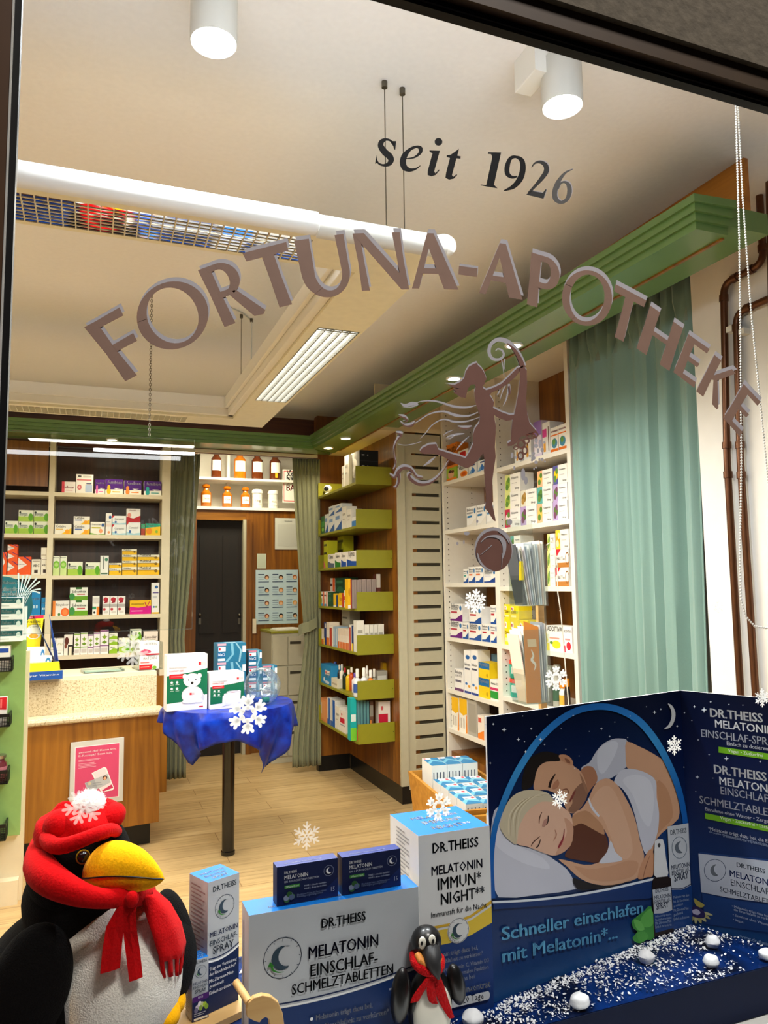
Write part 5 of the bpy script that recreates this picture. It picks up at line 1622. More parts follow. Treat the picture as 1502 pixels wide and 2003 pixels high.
ART = [('t', .18, .72, .86, 'ARTERIN', '8A8A86'), ('r', 0, 0, .72, .34, 'D8242A'), ('p', [(.62, 0), (1, 0), (1, .5), (.8, .62), (.66, .3)], 'E8E4DA'), ('d', .76, .1, .12, .12, '7AB03A'), ('r', .05, .46, .5, .54, 'D86A6A'), ('r', .06, .14, .5, .2, 'F0B0A8')]
ART2 = [('t', .2, .74, .86, 'ARTERIN', '9A9A98'), ('p', [(.0, .3), (.2, .48), (.5, .4), (.62, .2), (.3, .1), (0, .14)], 'D8486A'), ('p', [(.55, .1), (.95, .2), (.95, .6), (.7, .5)], 'DCE4EA'), ('r', .02, 0, 1, .1, 'C83A4A')]
for i, dk in enumerate((ART, ART2)):
    hb = (zz - .01) / 2
    q = cp(0, 0, 0)
    base = V((c.x, c.y, zt + .0046 + i * (hb + .001)))
    carton('medicine_box', ('lower' if i == 0 else 'upper') + ' red and white heart carton in the counter dispenser', 'medicine box', base, hw * 2 - .03, .13, hb - .003, rzc, 'F0ECE8', 'heart cartons in the dispenser', front=dk)

# ------------------------------------------------------------------ green basket stand, cut by the window frame
GYF = 4.42
gx = P(51, 1260, Y=GYF).x
gz1, gz0 = P(51, 1252, Y=GYF).z, P(44, 1632, Y=GYF).z
t = thing('basket_stand', 'light green display stand with black wire baskets, cut by the window frame', 'display stand', (gx - .32, GYF, 0))
flat('stand_green', '8FB56A', .4)
flat('stand_green_dark', '6E9450', .4)
mb = MB()
mb.box((gx - .64, GYF, gz0), (gx, GYF + .04, gz1), 'stand_green')
mb.build('panel', parent=t, bevel=.012)
MB().box((gx - .66, GYF + .04, 0.0), (gx + .015, GYF + .10, gz1 - .06), 'unit_cream').build('frame', parent=t)
MB().box((gx - .66, GYF - .02, 0), (gx + .0, GYF + .10, .12), 'unit_cream').build('foot', parent=t)
bk = []
for i, (yr, yb) in enumerate(((1286, 1312), (1396, 1419), (1505, 1530), (1610, 1640))):
    zr, zb_ = P(25, yr, Y=GYF - .10).z, P(25, yb, Y=GYF - .10).z
    xr = gx - .055
    xl = xr - .50
    b_ = MB()
    b_.box((xl, GYF - .125, zr - .012), (xr, GYF - .115, zr + .004), 'black').box((xr - .008, GYF - .115, zr - .012), (xr, GYF, zr + .004), 'black').box((xl, GYF - .115, zr - .012), (xl + .008, GYF, zr + .004), 'black')
    b_.build('basket_rim', parent=t)
    b_ = MB()
    nx = 44
    for q in range(nx + 1):
        x = xl + (xr - xl) * q / nx
        b_.box((x - .0013, GYF - .122, zb_), (x + .0013, GYF - .1195, zr - .012), 'black')
    nz_ = 7
    for q in range(nz_ + 1):
        z = zb_ + (zr - .012 - zb_) * q / nz_
        b_.box((xl, GYF - .1222, z - .0013), (xr, GYF - .1197, z + .0013), 'black')
        b_.box((xr - .0025, GYF - .12, z - .0013), (xr, GYF, z + .0013), 'black')
    for q in range(10):
        y = GYF - .12 + .12 * q / 10
        b_.box((xr - .0025, y - .001, zb_), (xr, y + .001, zr - .012), 'black')
    b_.box((xl, GYF - .12, zb_ - .002), (xr, GYF, zb_ + .001), 'black')
    b_.build('basket', parent=t)
    bk.append((xl, xr, zb_ + .0012, zr))
xl, xr, z0, zr = bk[0]
for i, (wd, lb, hh, cc) in enumerate(((.115, 'white carton with blue patch at the end of the top wire basket', .058, '2F4FA0'), (.12, 'plain white carton in the middle of the top wire basket', .04, 'D8D4C8'), (.12, 'plain white carton deepest along the top wire basket', .036, 'D8D4C8'))):
    carton('medicine_box', lb, 'medicine box', (xr - .07 - i * .128, GYF - .06, z0), wd, .07, zr - z0 + hh, 0, 'ECE6DA', 'cartons in the top basket', front=[('r', .5 if i == 0 else .1, .74, .95, .92, cc), ('r', .1, .8, .4, .86, 'B8B4A8')])
xl, xr, z0, zr = bk[1]
for i in range(2):
    w_ = .21
    t2 = carton('plaster_pack', 'red and white plaster pack in the second wire basket' + (', whole heading visible' if i == 0 else ', half hidden by the window frame'), 'plaster pack', (xr - .02 - w_ / 2 - i * .225, GYF - .055, z0), w_, .05, P(25, 1362, Y=GYF - .06).z - z0, 0, 'EDE8E2', 'plaster packs',
                front=[('p', [(0, .66), (1, .55), (1, 1), (0, 1)], 'C8222C'), ('t', .10, .78, .80, 'DracoPlast', 'F6EFEA', True), ('r', .45, .70, .8, .735, 'F0D0CC'), ('d', .08, .5, .10, .08, 'E8B088'), ('r', .3, .52, .7, .54, 'B8B0AC'), ('r', .86, .62, .9, .95, 'E86A6A')])
xl, xr, z0, zr = bk[2]
for i in range(2):
    c = V((xr - .056 - i * .108, GYF - .063, z0))
    ht = P(25, 1473, Y=GYF - .06).z - z0
    bottle(c, .047, ht, flat('cherry_glass', '5A1420', .12, coat=.5), 'steel', 'dark cherry preserve jar with metal lid, ' + ('at the open end' if i == 0 else 'second in') + ' of the third basket', 'preserve_jar', 'jar', neck=.72, caph=.13, group='cherry jars', band=flat('cherry_label', 'B8707A', .5))
xl, xr, z0, zr = bk[3]
mb = MB()
ht = P(20, 1560, Y=GYF - .06).z - z0
pr = [V((-.085, 0, 0)), V((.07, 0, 0)), V((.095, 0, ht * .5)), V((.09, 0, ht)), V((-.085, 0, ht))]
mb.hexa([p + V((0, -.035 if p.z < ht * .9 else -.006, 0)) for p in pr], [p + V((0, .035 if p.z < ht * .9 else .006, 0)) for p in pr], k('D8E2E8'))
mb.poly([(-.08, -.0205, ht * .72), (.085, -.0205, ht * .72), (.085, -.013, ht * .82), (-.08, -.013, ht * .82)], k('7AB0DC'))
mb.text('Blattsaf', (-.078, -.0365, ht * .42), (.078, -.0365, ht * .42), (0, 0, 1), k('2A2A30'), True, 2, .03)
o = mb.build('bath_salt_pouch', origin=(xr - .145, GYF - .06, z0), local=True)
tag(o, 'pale blue and white pouch in the lowest wire basket', 'pouch')

# arched teal header card with its stacked cartons on top of the green stand
z0 = gz1 + .0008
t = thing('counter_display', 'teal arched balm display with white feather lines above the green stand', 'display', (gx - .25, GYF + .0, z0))
mb = MB()
HY = GYF + .035
pts = []
for i in range(25):
    a = PI * i / 24
    pts.append((P(0, 1185, Y=HY).x + .05 + .165 * math.cos(a), z0 + .22 + .17 * math.sin(a)))
x_r = P(64, 1185, Y=HY).x
x_c = P(0, 1185, Y=HY).x
rr = x_r - x_c
zc = P(20, 1185, Y=HY).z
pts = [(x_c + rr * math.cos(a), zc + rr * math.sin(a)) for a in [-.75 + (PI + 1.5) * i / 30 for i in range(31)]]
flat('balm_teal', '15606A', .45)
mb.hexa([V((x, HY, z)) for x, z in pts][::-1], [V((x, HY + .004, z)) for x, z in pts][::-1], 'balm_teal')
e = HY - .001
mb.text('Babel-Balsam S', (P(-18, 1143, Y=e).x, e, P(8, 1143, Y=e).z), (P(37, 1141, Y=e).x, e, P(8, 1143, Y=e).z), (0, 0, 1), k('E6EFEC'))
mb.text('pflanzliche', (P(2, 1156, Y=e).x, e, P(20, 1156, Y=e).z), (P(45, 1156, Y=e).x, e, P(20, 1156, Y=e).z), (0, 0, 1), k('F2F6F2'), True)
mb.text('Reinigungsbalsam', (P(-26, 1165, Y=e).x, e, P(20, 1165, Y=e).z), (P(50, 1165, Y=e).x, e, P(20, 1165, Y=e).z), (0, 0, 1), k('F2F6F2'), True)
mb.build('header_card', parent=t)
mb = MB()
for i, (x, y) in enumerate(((36, 1121), (45, 1126), (54, 1124), (60, 1127), (72, 1131), (78, 1137), (80, 1152), (78, 1160))):
    mb.stroke([(30 + i * 2.5, 1178 + i * 1), (36 + i * 3.6, 1158), (x, y)], [.8, 1.6, 3.4], lambda u, v: P(u, v, Y=HY - .003), k('CFE0E6'))
mb.build('feather_emblem', parent=t)
MB().box((P(8, 1200, Y=HY).x - .4, HY - .004, z0), (P(52, 1240, Y=HY).x, HY, P(44, 1186, Y=HY).z), k('E8EEEE')).build('back_card', parent=t)
for i in range(4):
    y0_, y1_ = 1176 + 18.2 * i, 1193 + 18.2 * i
    a, b = P(-20, y0_, Y=GYF - .09), P(43, y1_, Y=GYF - .09)
    zb = z0 + (3 - i) * .0565
    carton('medicine_box', 'white and dark teal balm carton, ' + ['top', 'second from top', 'third from top', 'bottom'][i] + ' of the stack on the green stand', 'medicine box', ((a.x + b.x) / 2, GYF - .03, zb), b.x - a.x, .11, .0555, 0, 'E4EAE8', 'balm cartons on the green stand',
           front=[('r', 0, .5, 1, .98, '1E5A5E'), ('t', .2, .62, .78, 'bal Balsam S', 'D8E6E2'), ('d', .88, .6, .07, .26, 'C8DCD8'), ('r', .1, .2, .6, .28, 'B8C4C0')])

# yellow and blue counter display with white boxes
pl2 = (cp(0, .10, 0), cn)
a, b = P(53, 1328, pl=pl2), P(121, 1312, pl=pl2)
z0 = zt
c0 = cp(0, 0, 0)
sL = (CB - a).dot(cdir)
sR = (CB - b).dot(cdir)
t = thing('counter_display', 'yellow and blue vitamin display on the counter next to the green stand', 'display', cp((sL + sR) / 2, .2, z0))
g = lambda s_, d_, h_: cp(s_, d_, z0 + h_)
mb = MB()
cbox(mb, sR, sL + .12, .05, .30, z0, z0 + .012, flat('display_blue', '1C4FA0', .4))
mb.hexa([g(sL + .12, .05, .012), g(sR, .05, .012), g(sR, .055, .012), g(sL + .12, .055, .012)], [g(sL + .12, .05, .05), g(sR, .05, .05), g(sR, .055, .05), g(sL + .12, .055, .05)], 'display_blue')
mb.poly([g(sR, .06, .012), g(sR, .28, .012), g(sL - .02, .28, .42), g(sL - .02, .275, .42)], 'display_blue')
mb.hexa([g(sR + .01, .07, .012), g(sR + .01, .29, .012), g(sR + .012, .29, .012), g(sR + .012, .07, .012)], [g(sR + .01, .26, .14), g(sR + .06, .29, .38), g(sR + .062, .29, .38), g(sR + .012, .26, .14)], 'display_blue')
mb.text('Bayer Vitamine', g(sL + .02, .049, .022), g(sR + .02, .049, .022), (0, 0, 1), k('E8EEF4'), True, 1, .012)
mb.build('tray', parent=t)
mb = MB()
mb.hexa([g(sL + .12, .055, .045), g(sR + .015, .055, .045), g(sR + .015, .10, .045), g(sL + .12, .10, .045)], [g(sL + .12, .058, .10), g(sR + .02, .058, .10), g(sR + .02, .10, .10), g(sL + .12, .10, .10)], flat('display_yellow', 'F0D81C', .4))
mb.build('front_step', parent=t)
mb = MB()
pl3 = (g(0, .28, 0), cn)
q = [P(x, y, pl=pl3) for x, y in ((52, 1272), (78, 1267), (86, 1203), (54, 1206))]
mb.hexa(q, [p + cn * .004 for p in q], 'display_yellow')
off = -cn * .001
q2 = [P(x, y, pl=pl3) + off for x, y in ((54, 1211), (85, 1209), (85.5, 1203), (54, 1205.5))]
mb.poly(q2, k('C8204A'))
mb.disc(P(66, 1236, pl=pl3) + off, cdir * .045, V((0, 0, .045)), k('F0EEDA'), 20)
mb.disc(P(63, 1244, pl=pl3) + off * 1.2, cdir * .018, V((0, 0, .014)), k('E8902A'), 14)
mb.disc(P(68, 1244, pl=pl3) + off * 1.4, cdir * .018, V((0, 0, .014)), k('F0A83A'), 14)
for y, s_ in ((1219, 'FÜR DEINE'), (1223.5, 'TÄGLICHEN MACHEN'), (1228, 'UNTERWEGS'),):
    mb.text(s_, P(54, y, pl=pl3) + off, P(80, y - 1, pl=pl3) + off, (0, 0, 1), k('4A5A1A'), True, 1)
mb.text('NEUE', P(56, 1210, pl=pl3) + off * 1.3, P(65, 1209.5, pl=pl3) + off * 1.3, (0, 0, 1), k('F4E8EA'), True, 1)
mb.build('header_card', parent=t)
VIT = [('p', [(0, 0), (1, 0), (1, .3), (.5, .14), (0, .2)], 'F0B81E'), ('d', .86, .66, .12, .26, '3A7AB0'), ('d', .86, .66, .06, .13, 'E8E8E0'), ('r', .05, .56, .6, .64, '8A8A90'), ('d', .08, .2, .05, .12, '3A8AC8'), ('d', .2, .24, .05, .12, 'F0B01A'), ('d', .3, .22, .05, .12, 'E88A2A')]
for i, (x0, x1, yt, yb, dd) in enumerate(((53, 88, 1267, 1286, .20), (53, 100, 1285, 1307, .13))):
    pl4 = (cp(0, dd, 0), cn)
    a, b = P(x0, yb, pl=pl4), P(x1, yb, pl=pl4)
    zz0 = z0 + .0125
    carton('medicine_box', 'white vitamin carton with yellow wave, ' + ('rear' if i == 0 else 'front') + ' row of the yellow-blue display', 'medicine box', ((a.x + b.x) / 2 + cn.x * .025, (a.y + b.y) / 2 + cn.y * .025, zz0), (b - a).length, .05, P(x0, yt, pl=pl4).z - zz0, rzc, 'F2F0EA', 'vitamin cartons in the counter display', front=VIT)

# ------------------------------------------------------------------ high table with blue cloth
TC = V((.80, 4.70, 0))
TZ = .888
t = thing('high_table', 'round high table on a single black column under the blue cloth', 'table', TC)
MB().lathe(TC, [(.040, 0), (.042, .004), (.042, .022), (.0365, .026), (.0365, TZ - .03)], 'black_metal', 28).build('column', parent=t, smooth=True)
MB().lathe(TC + V((0, 0, TZ - .03)), [(.35, 0), (.366, .004), (.366, .024), (.36, .028)], 'black', 48).build('tabletop', parent=t, smooth=True)


def cloth_mat():
    m, N, L, B = newmat('cloth_blue')
    tc = N.new('ShaderNodeTexCoord')
    nz = N.new('ShaderNodeTexNoise')
    nz.inputs['Scale'].default_value = 14
    nz.inputs['Detail'].default_value = 5
    L.new(tc.outputs['Object'], nz.inputs['Vector'])
    rp = N.new('ShaderNodeValToRGB')
    rp.color_ramp.elements[0].position, rp.color_ramp.elements[0].color = .35, hx('00157E')
    rp.color_ramp.elements[1].position, rp.color_ramp.elements[1].color = .7, hx('003CC4')
    L.new(nz.outputs['Fac'], rp.inputs['Fac'])
    L.new(rp.outputs['Color'], B.inputs['Base Color'])
    B.inputs['Roughness'].default_value = .34
    B.inputs['Specular IOR Level'].default_value = .35
    b = N.new('ShaderNodeBump')
    b.inputs['Strength'].default_value = .35
    b.inputs['Distance'].default_value = .01
    L.new(nz.outputs['Fac'], b.inputs['Height'])
    L.new(b.outputs['Normal'], B.inputs['Normal'])


cloth_mat()
# square cloth laid over the disc: corners hang lowest
mb = MB()
n = 120
rows_ = [0, .2, .33, .375] + [None] * 9
vs, fs = [], []
R0 = .388
for j in range(n):
    a = 2 * PI * j / n
    # distance to the edge of a square (half side .50) turned by 20 degrees
    aa = a - math.radians(-7)
    sq = .485 / max(abs(math.cos(aa)), abs(math.sin(aa)))
    drop = max(.09, sq - R0 + .02 + .012 * math.sin(5 * a) + .07 * math.cos(a - math.radians(312)))
    fold = .5 + .5 * math.cos(4 * aa + PI)
    for i in range(13):
        if i < 4:
            r, z = (0, .2, .33, R0 - .006)[i], TZ + .0022
        else:
            u = (i - 3) / 9
            r = R0 + .012 * min(1, u * 4) + u * (.03 * math.sin(9 * a + 1.0) + .022 * math.sin(17 * a) - .075 * fold * u * (drop / .25))
            z = TZ - drop * u + (.002 if u < .05 else 0)
        vs.append((TC.x + r * math.cos(a), TC.y + r * math.sin(a), z))
for j in range(n):
    for i in range(12):
        a, b = j * 13 + i, ((j + 1) % n) * 13 + i
        fs.append((a, b, b + 1, a + 1))
mb.add(vs, fs, 'cloth_blue')
o = mb.build('tablecloth', origin=(TC.x, TC.y, TZ), smooth=True, solid=.002)
tag(o, 'shiny royal blue cloth draped in points over the high table', 'tablecloth')
TT = TZ + .0045
RZB = math.radians(3)
ICON = [('d', .12, .51, .03, .022, 'E8F0EA'), ('d', .25, .51, .03, .022, 'E8F0EA'), ('d', .12, .40, .03, .022, 'E8F0EA'), ('d', .25, .40, .03, .022, 'E8F0EA'), ('r', .08, .465, .17, .472, 'C8DCD0'), ('r', .21, .465, .30, .472, 'C8DCD0'), ('r', .08, .355, .17, .362, 'C8DCD0'), ('r', .21, .355, .30, .362, 'C8DCD0')]
BG = [('p', [(0, .135), (.35, .155), (.62, .19), (1, .27), (1, .74), (.6, .68), (0, .63)], '0F6B4A'), ('r', .78, .80, .97, .86, 'F0D0D0'), ('r', .78, .80, .84, .86, 'C8202C'), ('t', .06, .755, .5, 'INHALATIONSGERÄT', 'A8A6A4'), ('t', .06, .70, .4, 'COMPACT KIDS', 'D85A6A', True), ('r', .06, .575, .40, .655, 'D02430'), ('r', .1, .61, .36, .618, 'F0B0B0'), ('r', .8, .04, .9, .06, 'C8202C')]
BEAR = [('d', .63, .27, .27, .16, 'D2D4DC'), ('d', .63, .27, .24, .145, 'E9EAEF'), ('d', .44, .61, .06, .045, 'DADCE2'), ('d', .80, .61, .06, .045, 'DADCE2'), ('d', .62, .535, .22, .125, 'D8DAE2'), ('d', .62, .53, .205, .115, 'EEEFF3'), ('d', .62, .485, .035, .024, '1A1A1C'), ('d', .53, .54, .014, .014, '2A2A2C'), ('d', .71, .54, .014, .014, '2A2A2C'), ('r', .56, .27, .68, .31, 'E8B8BC'), ('r', .56, .27, .61, .31, 'C8202C'), ('d', .48, .16, .10, .04, 'E4E5EA'), ('d', .80, .16, .10, .04, 'E4E5EA'), ('d', .90, .22, .035, .06, 'C8CAD2')]
CUPP = [('p', [(.36, .07), (.40, .42), (.86, .50), (.90, .47), (.88, .14), (.70, .08), (.5, .10)], 'DCDDE4'), ('p', [(.46, .14), (.48, .43), (.86, .49), (.87, .16), (.7, .12)], 'EDEEF2'), ('d', .67, .46, .2, .035, 'D0D2DA'), ('p', [(.34, .06), (.36, .36), (.47, .40), (.44, .08)], 'E6E7EC'), ('r', .62, .44, .72, .455, 'C8606A')]
a, b = P(325, 1378, Y=4.50), P(405, 1377, Y=4.50)
hB = P(326, 1283, Y=4.50).z - TT
carton('inhaler_box', 'large green and white inhaler box with a bear-shaped device', 'carton', ((a.x + b.x) / 2, 4.58, TT), (b - a).length, .12, hB, RZB, 'ECEAF0', front=BG + ICON + BEAR, right=[('r', .1, q, .9, q + .012, '6A6A6A') for q in (.8, .6, .5, .42, .36, .3)])
a, b = P(409, 1377, Y=4.47), P(476, 1376, Y=4.47)
hC = P(409, 1319, Y=4.47).z - TT
carton('inhaler_box', 'smaller green and white inhaler box with a cup-shaped device', 'carton', ((a.x + b.x) / 2 + .003, 4.57, TT), (b - a).length, .17, hC, RZB, 'ECEAF0', front=BG + ICON + CUPP, right=[('r', .1, q, .9, q + .016, '5A5A5A') for q in (.75, .6, .5, .42, .34, .26)])
NACL = [('r', 0, 0, 1, 1, '226C8E'), ('p', [(.25, 0), (.5, .4), (.45, 1), (.55, 1), (.58, .4), (.35, 0)], '6FA8BE'), ('p', [(.62, 1), (.8, .6), (.74, 0), (.8, 0), (.86, .6), (.68, 1)], '8AB6C6'), ('r', 0, .88, .3, 1, 'C8A0B0'), ('r', .03, .58, .28, .82, 'F0E8E8'), ('r', .05, .63, .11, .76, 'C8202C'), ('r', .0, .28, .27, .52, '1F5F94'), ('t', .03, .34, .25, 'NaCl', 'F0F4F6', True), ('r', .02, .08, .26, .2, 'DCE6EA'), ('r', .88, .5, 1, .84, 'F0F0EE')]
NACS = [('r', 0, 0, 1, 1, '226C8E'), ('p', [(.6, 0), (.75, .4), (.65, 1), (.78, 1), (.86, .4), (.7, 0)], '7CAEC0'), ('r', 0, .9, .6, 1, 'C87A90'), ('r', .04, .64, .56, .86, 'F0E8E8'), ('r', .08, .68, .22, .8, 'C8202C'), ('r', 0, .34, .58, .58, '1F5F94'), ('t', .05, .40, .55, 'NaCl', 'F0F4F6', True), ('r', .03, .1, .56, .26, 'E6ECEE'), ('r', .84, .5, 1, .85, 'F0F0EE')]
yb_ = 4.80
a, b = P(424, 1300, Y=yb_), P(480, 1300, Y=yb_)
zt1, zt2 = P(450, 1258, Y=yb_).z, P(450, 1291, Y=yb_).z
h1 = zt1 - zt2
zb = TT
nb = 3
hb = (zt1 - TT) / nb - .0006
for i in range(nb):
    carton('saline_box', 'wide blue saline carton behind the inhaler boxes, ' + ['bottom', 'middle', 'top'][i] + ' of its stack', 'carton', ((a.x + b.x) / 2, yb_ + .06, TT + i * (hb + .0006)), (b - a).length, .12, hb, RZB, '256886', 'saline cartons on the high table', front=NACL, top=[('r', 0, 0, 1, 1, '2A789F'), ('r', .3, .3, .7, .6, 'B8D4E0')], right=[('r', 0, 0, 1, 1, 'D8DCDA')])
a, b = P(485, 1300, Y=4.82), P(511, 1300, Y=4.82)
zt1 = P(498, 1272, Y=4.82).z
hb = (zt1 - TT) / 3 - .0006
for i in range(3):
    carton('saline_box', 'narrow blue saline carton behind the glass bowl, ' + ['bottom', 'middle', 'top'][i] + ' of the taller stack', 'carton', ((a.x + b.x) / 2, 4.88, TT + i * (hb + .0006)), (b - a).length, .12, hb, RZB, '256886', 'saline cartons on the high table', front=NACS, right=[('r', 0, 0, 1, 1, 'D8DCDA'), ('r', .2, .3, .8, .34, '3A3A3A'), ('r', .2, .5, .8, .54, '3A3A3A')])
a, b = P(512.5, 1320, Y=4.80), P(541, 1320, Y=4.80)
zt1 = P(525, 1302, Y=4.80).z
hb = (zt1 - TT) / 2 - .0006
for i in range(2):
    carton('saline_box', 'narrow blue saline carton partly behind the glass bowl, ' + ['lower', 'upper'][i] + ' of the shorter stack', 'carton', ((a.x + b.x) / 2, 4.86, TT + i * (hb + .0006)), (b - a).length, .12, hb, RZB, '256886', 'saline cartons on the high table', front=NACS, right=[('r', 0, 0, 1, 1, 'D8DCDA')])
# round glass bowl lying with its mouth towards the viewer
bc = P(513, 1337, Y=4.55)
br = 36 * 4.5 / F
bc.z = TT + br * .98
t = thing('glass_bowl', 'round clear glass bowl tilted on the blue cloth, holding tube bits', 'bowl', (bc.x, bc.y, TT))
ax = (V((-.45, -.75, .45))).normalized()
e1 = ax.cross(V((0, 0, 1))).normalized()
e2 = ax.cross(e1)
mb = MB()
vs, fs = [], []
nu, nv = 36, 16
for i in range(nv + 1):
    th = .62 + (PI - .62) * i / nv
    for j in range(nu):
        q = 2 * PI * j / nu
        vs.append(bc + ax * (br * math.cos(th)) + (e1 * math.cos(q) + e2 * math.sin(q)) * br * math.sin(th))
for i in range(nv):
    for j in range(nu):
        fs.append((i * nu + j, i * nu + (j + 1) % nu, (i + 1) * nu + (j + 1) % nu, (i + 1) * nu + j))
mb.add(vs, fs, 'bowl_clear')
mb.build('bowl_glass', parent=t, smooth=True)
rc = bc + ax * br * math.cos(.62)
mb = MB().tube([rc + (e1 * math.cos(q) + e2 * math.sin(q)) * br * math.sin(.62) for q in [2 * PI * j / 40 for j in range(41)]], .005, 'acrylic_thick', 8, caps=False)
mb.build('rim', parent=t, smooth=True)
z_ = bc.z - br * .985
for i, (dx, dy, col, lb) in enumerate(((.015, -.02, '1F8A4A', 'green plastic cap lying in the glass bowl'), (-.03, .0, '1F4FA8', 'blue plastic cap lying in the glass bowl'))):
    p = V((bc.x + dx, bc.y + dy, 0))
    p.z = bc.z - math.sqrt(max(0, (br * .97) ** 2 - dx * dx - dy * dy)) + .022
    o = MB().tube([p - V((.018, .006, 0)), p + V((.018, .006, 0))], .018, k(col), 14).build('plastic_cap', origin=p)
    tag(o, lb, 'cap')

# ------------------------------------------------------------------ wooden bins with tissue packs
CZT, CZB = .50, .20
q = {n_: P(x, y, Z=CZT) for n_, (x, y) in dict(a=(798, 1508), b=(893, 1588), c=(960, 1562), d=(880, 1470)).items()}
q['c'] = q['b'] + (q['d'] - q['a'])
cen = (q['a'] + q['b'] + q['c'] + q['d']) / 4
ex = (q['b'] - q['a'])
ey = (q['d'] - q['a'])
lw, ld = ex.length, ey.length
ex.normalize()
ey = V((-ex.y, ex.x, 0)) if V((-ex.y, ex.x, 0)).dot(ey) > 0 else V((ex.y, -ex.x, 0))
ld = abs((q['d'] - q['a']).dot(ey))


def bin_(o_, w_, d_, z1, z0, label, fill):
    t = thing('wooden_bin', label, 'bin', (o_.x + (ex * w_ / 2 + ey * d_ / 2).x, o_.y + (ex * w_ / 2 + ey * d_ / 2).y, 0))
    f = lambda u, v, z: V((o_.x, o_.y, 0)) + ex * u + ey * v + V((0, 0, z))
    T_ = .018
    for nm, (u0, u1, v0, v1) in dict(side=(0, w_, 0, T_), side_=(0, w_, d_ - T_, d_), end=(0, T_, T_, d_ - T_), end_=(w_ - T_, w_, T_, d_ - T_)).items():
        ins = .03
        lo = [f(u0 + (ins if u0 == 0 else -ins if u0 > w_ / 2 else 0), v0 + (ins if nm == 'side' else -ins if nm == 'side_' else 0), z0), f(u1 - (ins if u1 == w_ else -ins if u1 < w_ / 2 else 0), v0 + (ins if nm == 'side' else -ins if nm == 'side_' else 0), z0),
              f(u1 - (ins if u1 == w_ else -ins if u1 < w_ / 2 else 0), v1 + (ins if nm == 'side' else -ins if nm == 'side_' else 0), z0), f(u0 + (ins if u0 == 0 else -ins if u0 > w_ / 2 else 0), v1 + (ins if nm == 'side' else -ins if nm == 'side_' else 0), z0)]
        hi = [f(u0, v0, z1), f(u1, v0, z1), f(u1, v1, z1), f(u0, v1, z1)]
        MB().hexa(lo, hi, 'wood_crate').build('side_board', parent=t)
    MB().hexa([f(.05, .05, z0), f(w_ - .05, .05, z0), f(w_ - .05, d_ - .05, z0), f(.05, d_ - .05, z0)], [f(.05, .05, z0 + .02), f(w_ - .05, .05, z0 + .02), f(w_ - .05, d_ - .05, z0 + .02), f(.05, d_ - .05, z0 + .02)], 'wood_crate').build('bottom', parent=t)
    MB().hexa([f(.06, .06, 0), f(w_ - .04, .06, 0), f(w_ - .04, d_ - .06, 0), f(.06, d_ - .06, 0)], [f(.06, .06, z0), f(w_ - .04, .06, z0), f(w_ - .04, d_ - .06, z0), f(.06, d_ - .06, z0)], 'wood_crate').build('base', parent=t)
    return f


f1 = bin_(q['a'], lw, ld, CZT, CZB, 'wooden bin filled with blue tissue cartons below the white shelving', None)
f2 = bin_(q['b'] + ex * .012, lw * .7, ld, CZT - .02, CZB, 'second wooden bin with a green carton, half behind the night-sky standee', None)
PK = [('r', 0, 0, 1, 1, '2676A8'), ('p', [(0, 0), (.4, .5), (1, .2), (1, .5), (.4, .75), (0, .4)], '6FB2CE'), ('r', .3, .62, 1, 1, 'EAF0F2'), ('r', .74, .7, .94, .94, 'D84A5A'), ('t', .36, .68, .70, 'IBU', '2A6AA8', True)]


def lay(loc, w_, d_, h_, rz, label, tp, sd, tilt=0.0, name='tissue_box', grp='blue cartons in the wooden bin', body='E6EAEA'):
    mb = MB()
    mb.T = Matrix.Rotation(tilt, 4, 'X') if tilt else None
    mb.box((-w_ / 2, -d_ / 2, 0), (w_ / 2, d_ / 2, h_), k(body))
    deco(mb, (-w_ / 2, -d_ / 2, h_), (w_, 0, 0), (0, d_, 0), (0, 0, 1), tp)
    if sd:
        deco(mb, (-w_ / 2, -d_ / 2, 0), (w_, 0, 0), (0, 0, h_), (0, -1, 0), sd)
    if tilt:
        # the block is turned about its own front lower edge so that it stays on its support
        pass
    return tag(mb.build(name, origin=loc, rz=rz, local=True), label, 'carton', grp)


rz_ = math.atan2(ex.y, ex.x)
SPI = [('r', .1 + .22 * i, .1, .16 + .22 * i, .7, '2A3F5A') for i in range(4)]
# back row standing on a filler board, front rows lying lower
zf = CZT - .045
MB_ = MB().hexa([f1(.056, .056, CZB + .021), f1(lw - .056, .056, CZB + .021), f1(lw - .056, ld - .056, CZB + .021), f1(.056, ld - .056, CZB + .021)], [f1(.052, .052, zf), f1(lw - .052, .052, zf), f1(lw - .052, ld - .052, zf), f1(.052, ld - .052, zf)], 'wood_crate')
o = MB_.build('bin_filler', origin=f1(lw / 2, ld / 2, CZB + .021))
tag(o, 'hidden raised wooden floor under the blue cartons in the bin', 'board')
nr, nc = 4, 3
pw, pd = (ld - .13) / nc, (lw * .62) / nr
rzt = math.atan2(ey.y, ey.x)
for i in range(nr):
    for j in range(nc):
        c = f1(lw * .32 + pd * (i + .5), 0.065 + pw * (j + .5), zf + .0006)
        lay(c, pw - .004, pd - .004, .055 + .004 * ((i + j) % 2), rzt, 'flat blue and white tissue carton in the bin, ' + ORD[i] + ' row, ' + ORD[j] + ' column', PK, [('r', 0, 0, 1, 1, 'DCE2E2')] + SPI)
pk2 = [('r', 0, 0, 1, 1, '2676A8'), ('p', [(0, .2), (.5, .6), (1, .3), (1, .5), (.5, .8), (0, .4)], '6FB2CE'), ('r', 0, .8, .5, 1, 'EAF0F2'), ('r', .05, .84, .2, .97, 'D84A5A')]
pw2 = (ld - .13) / 3
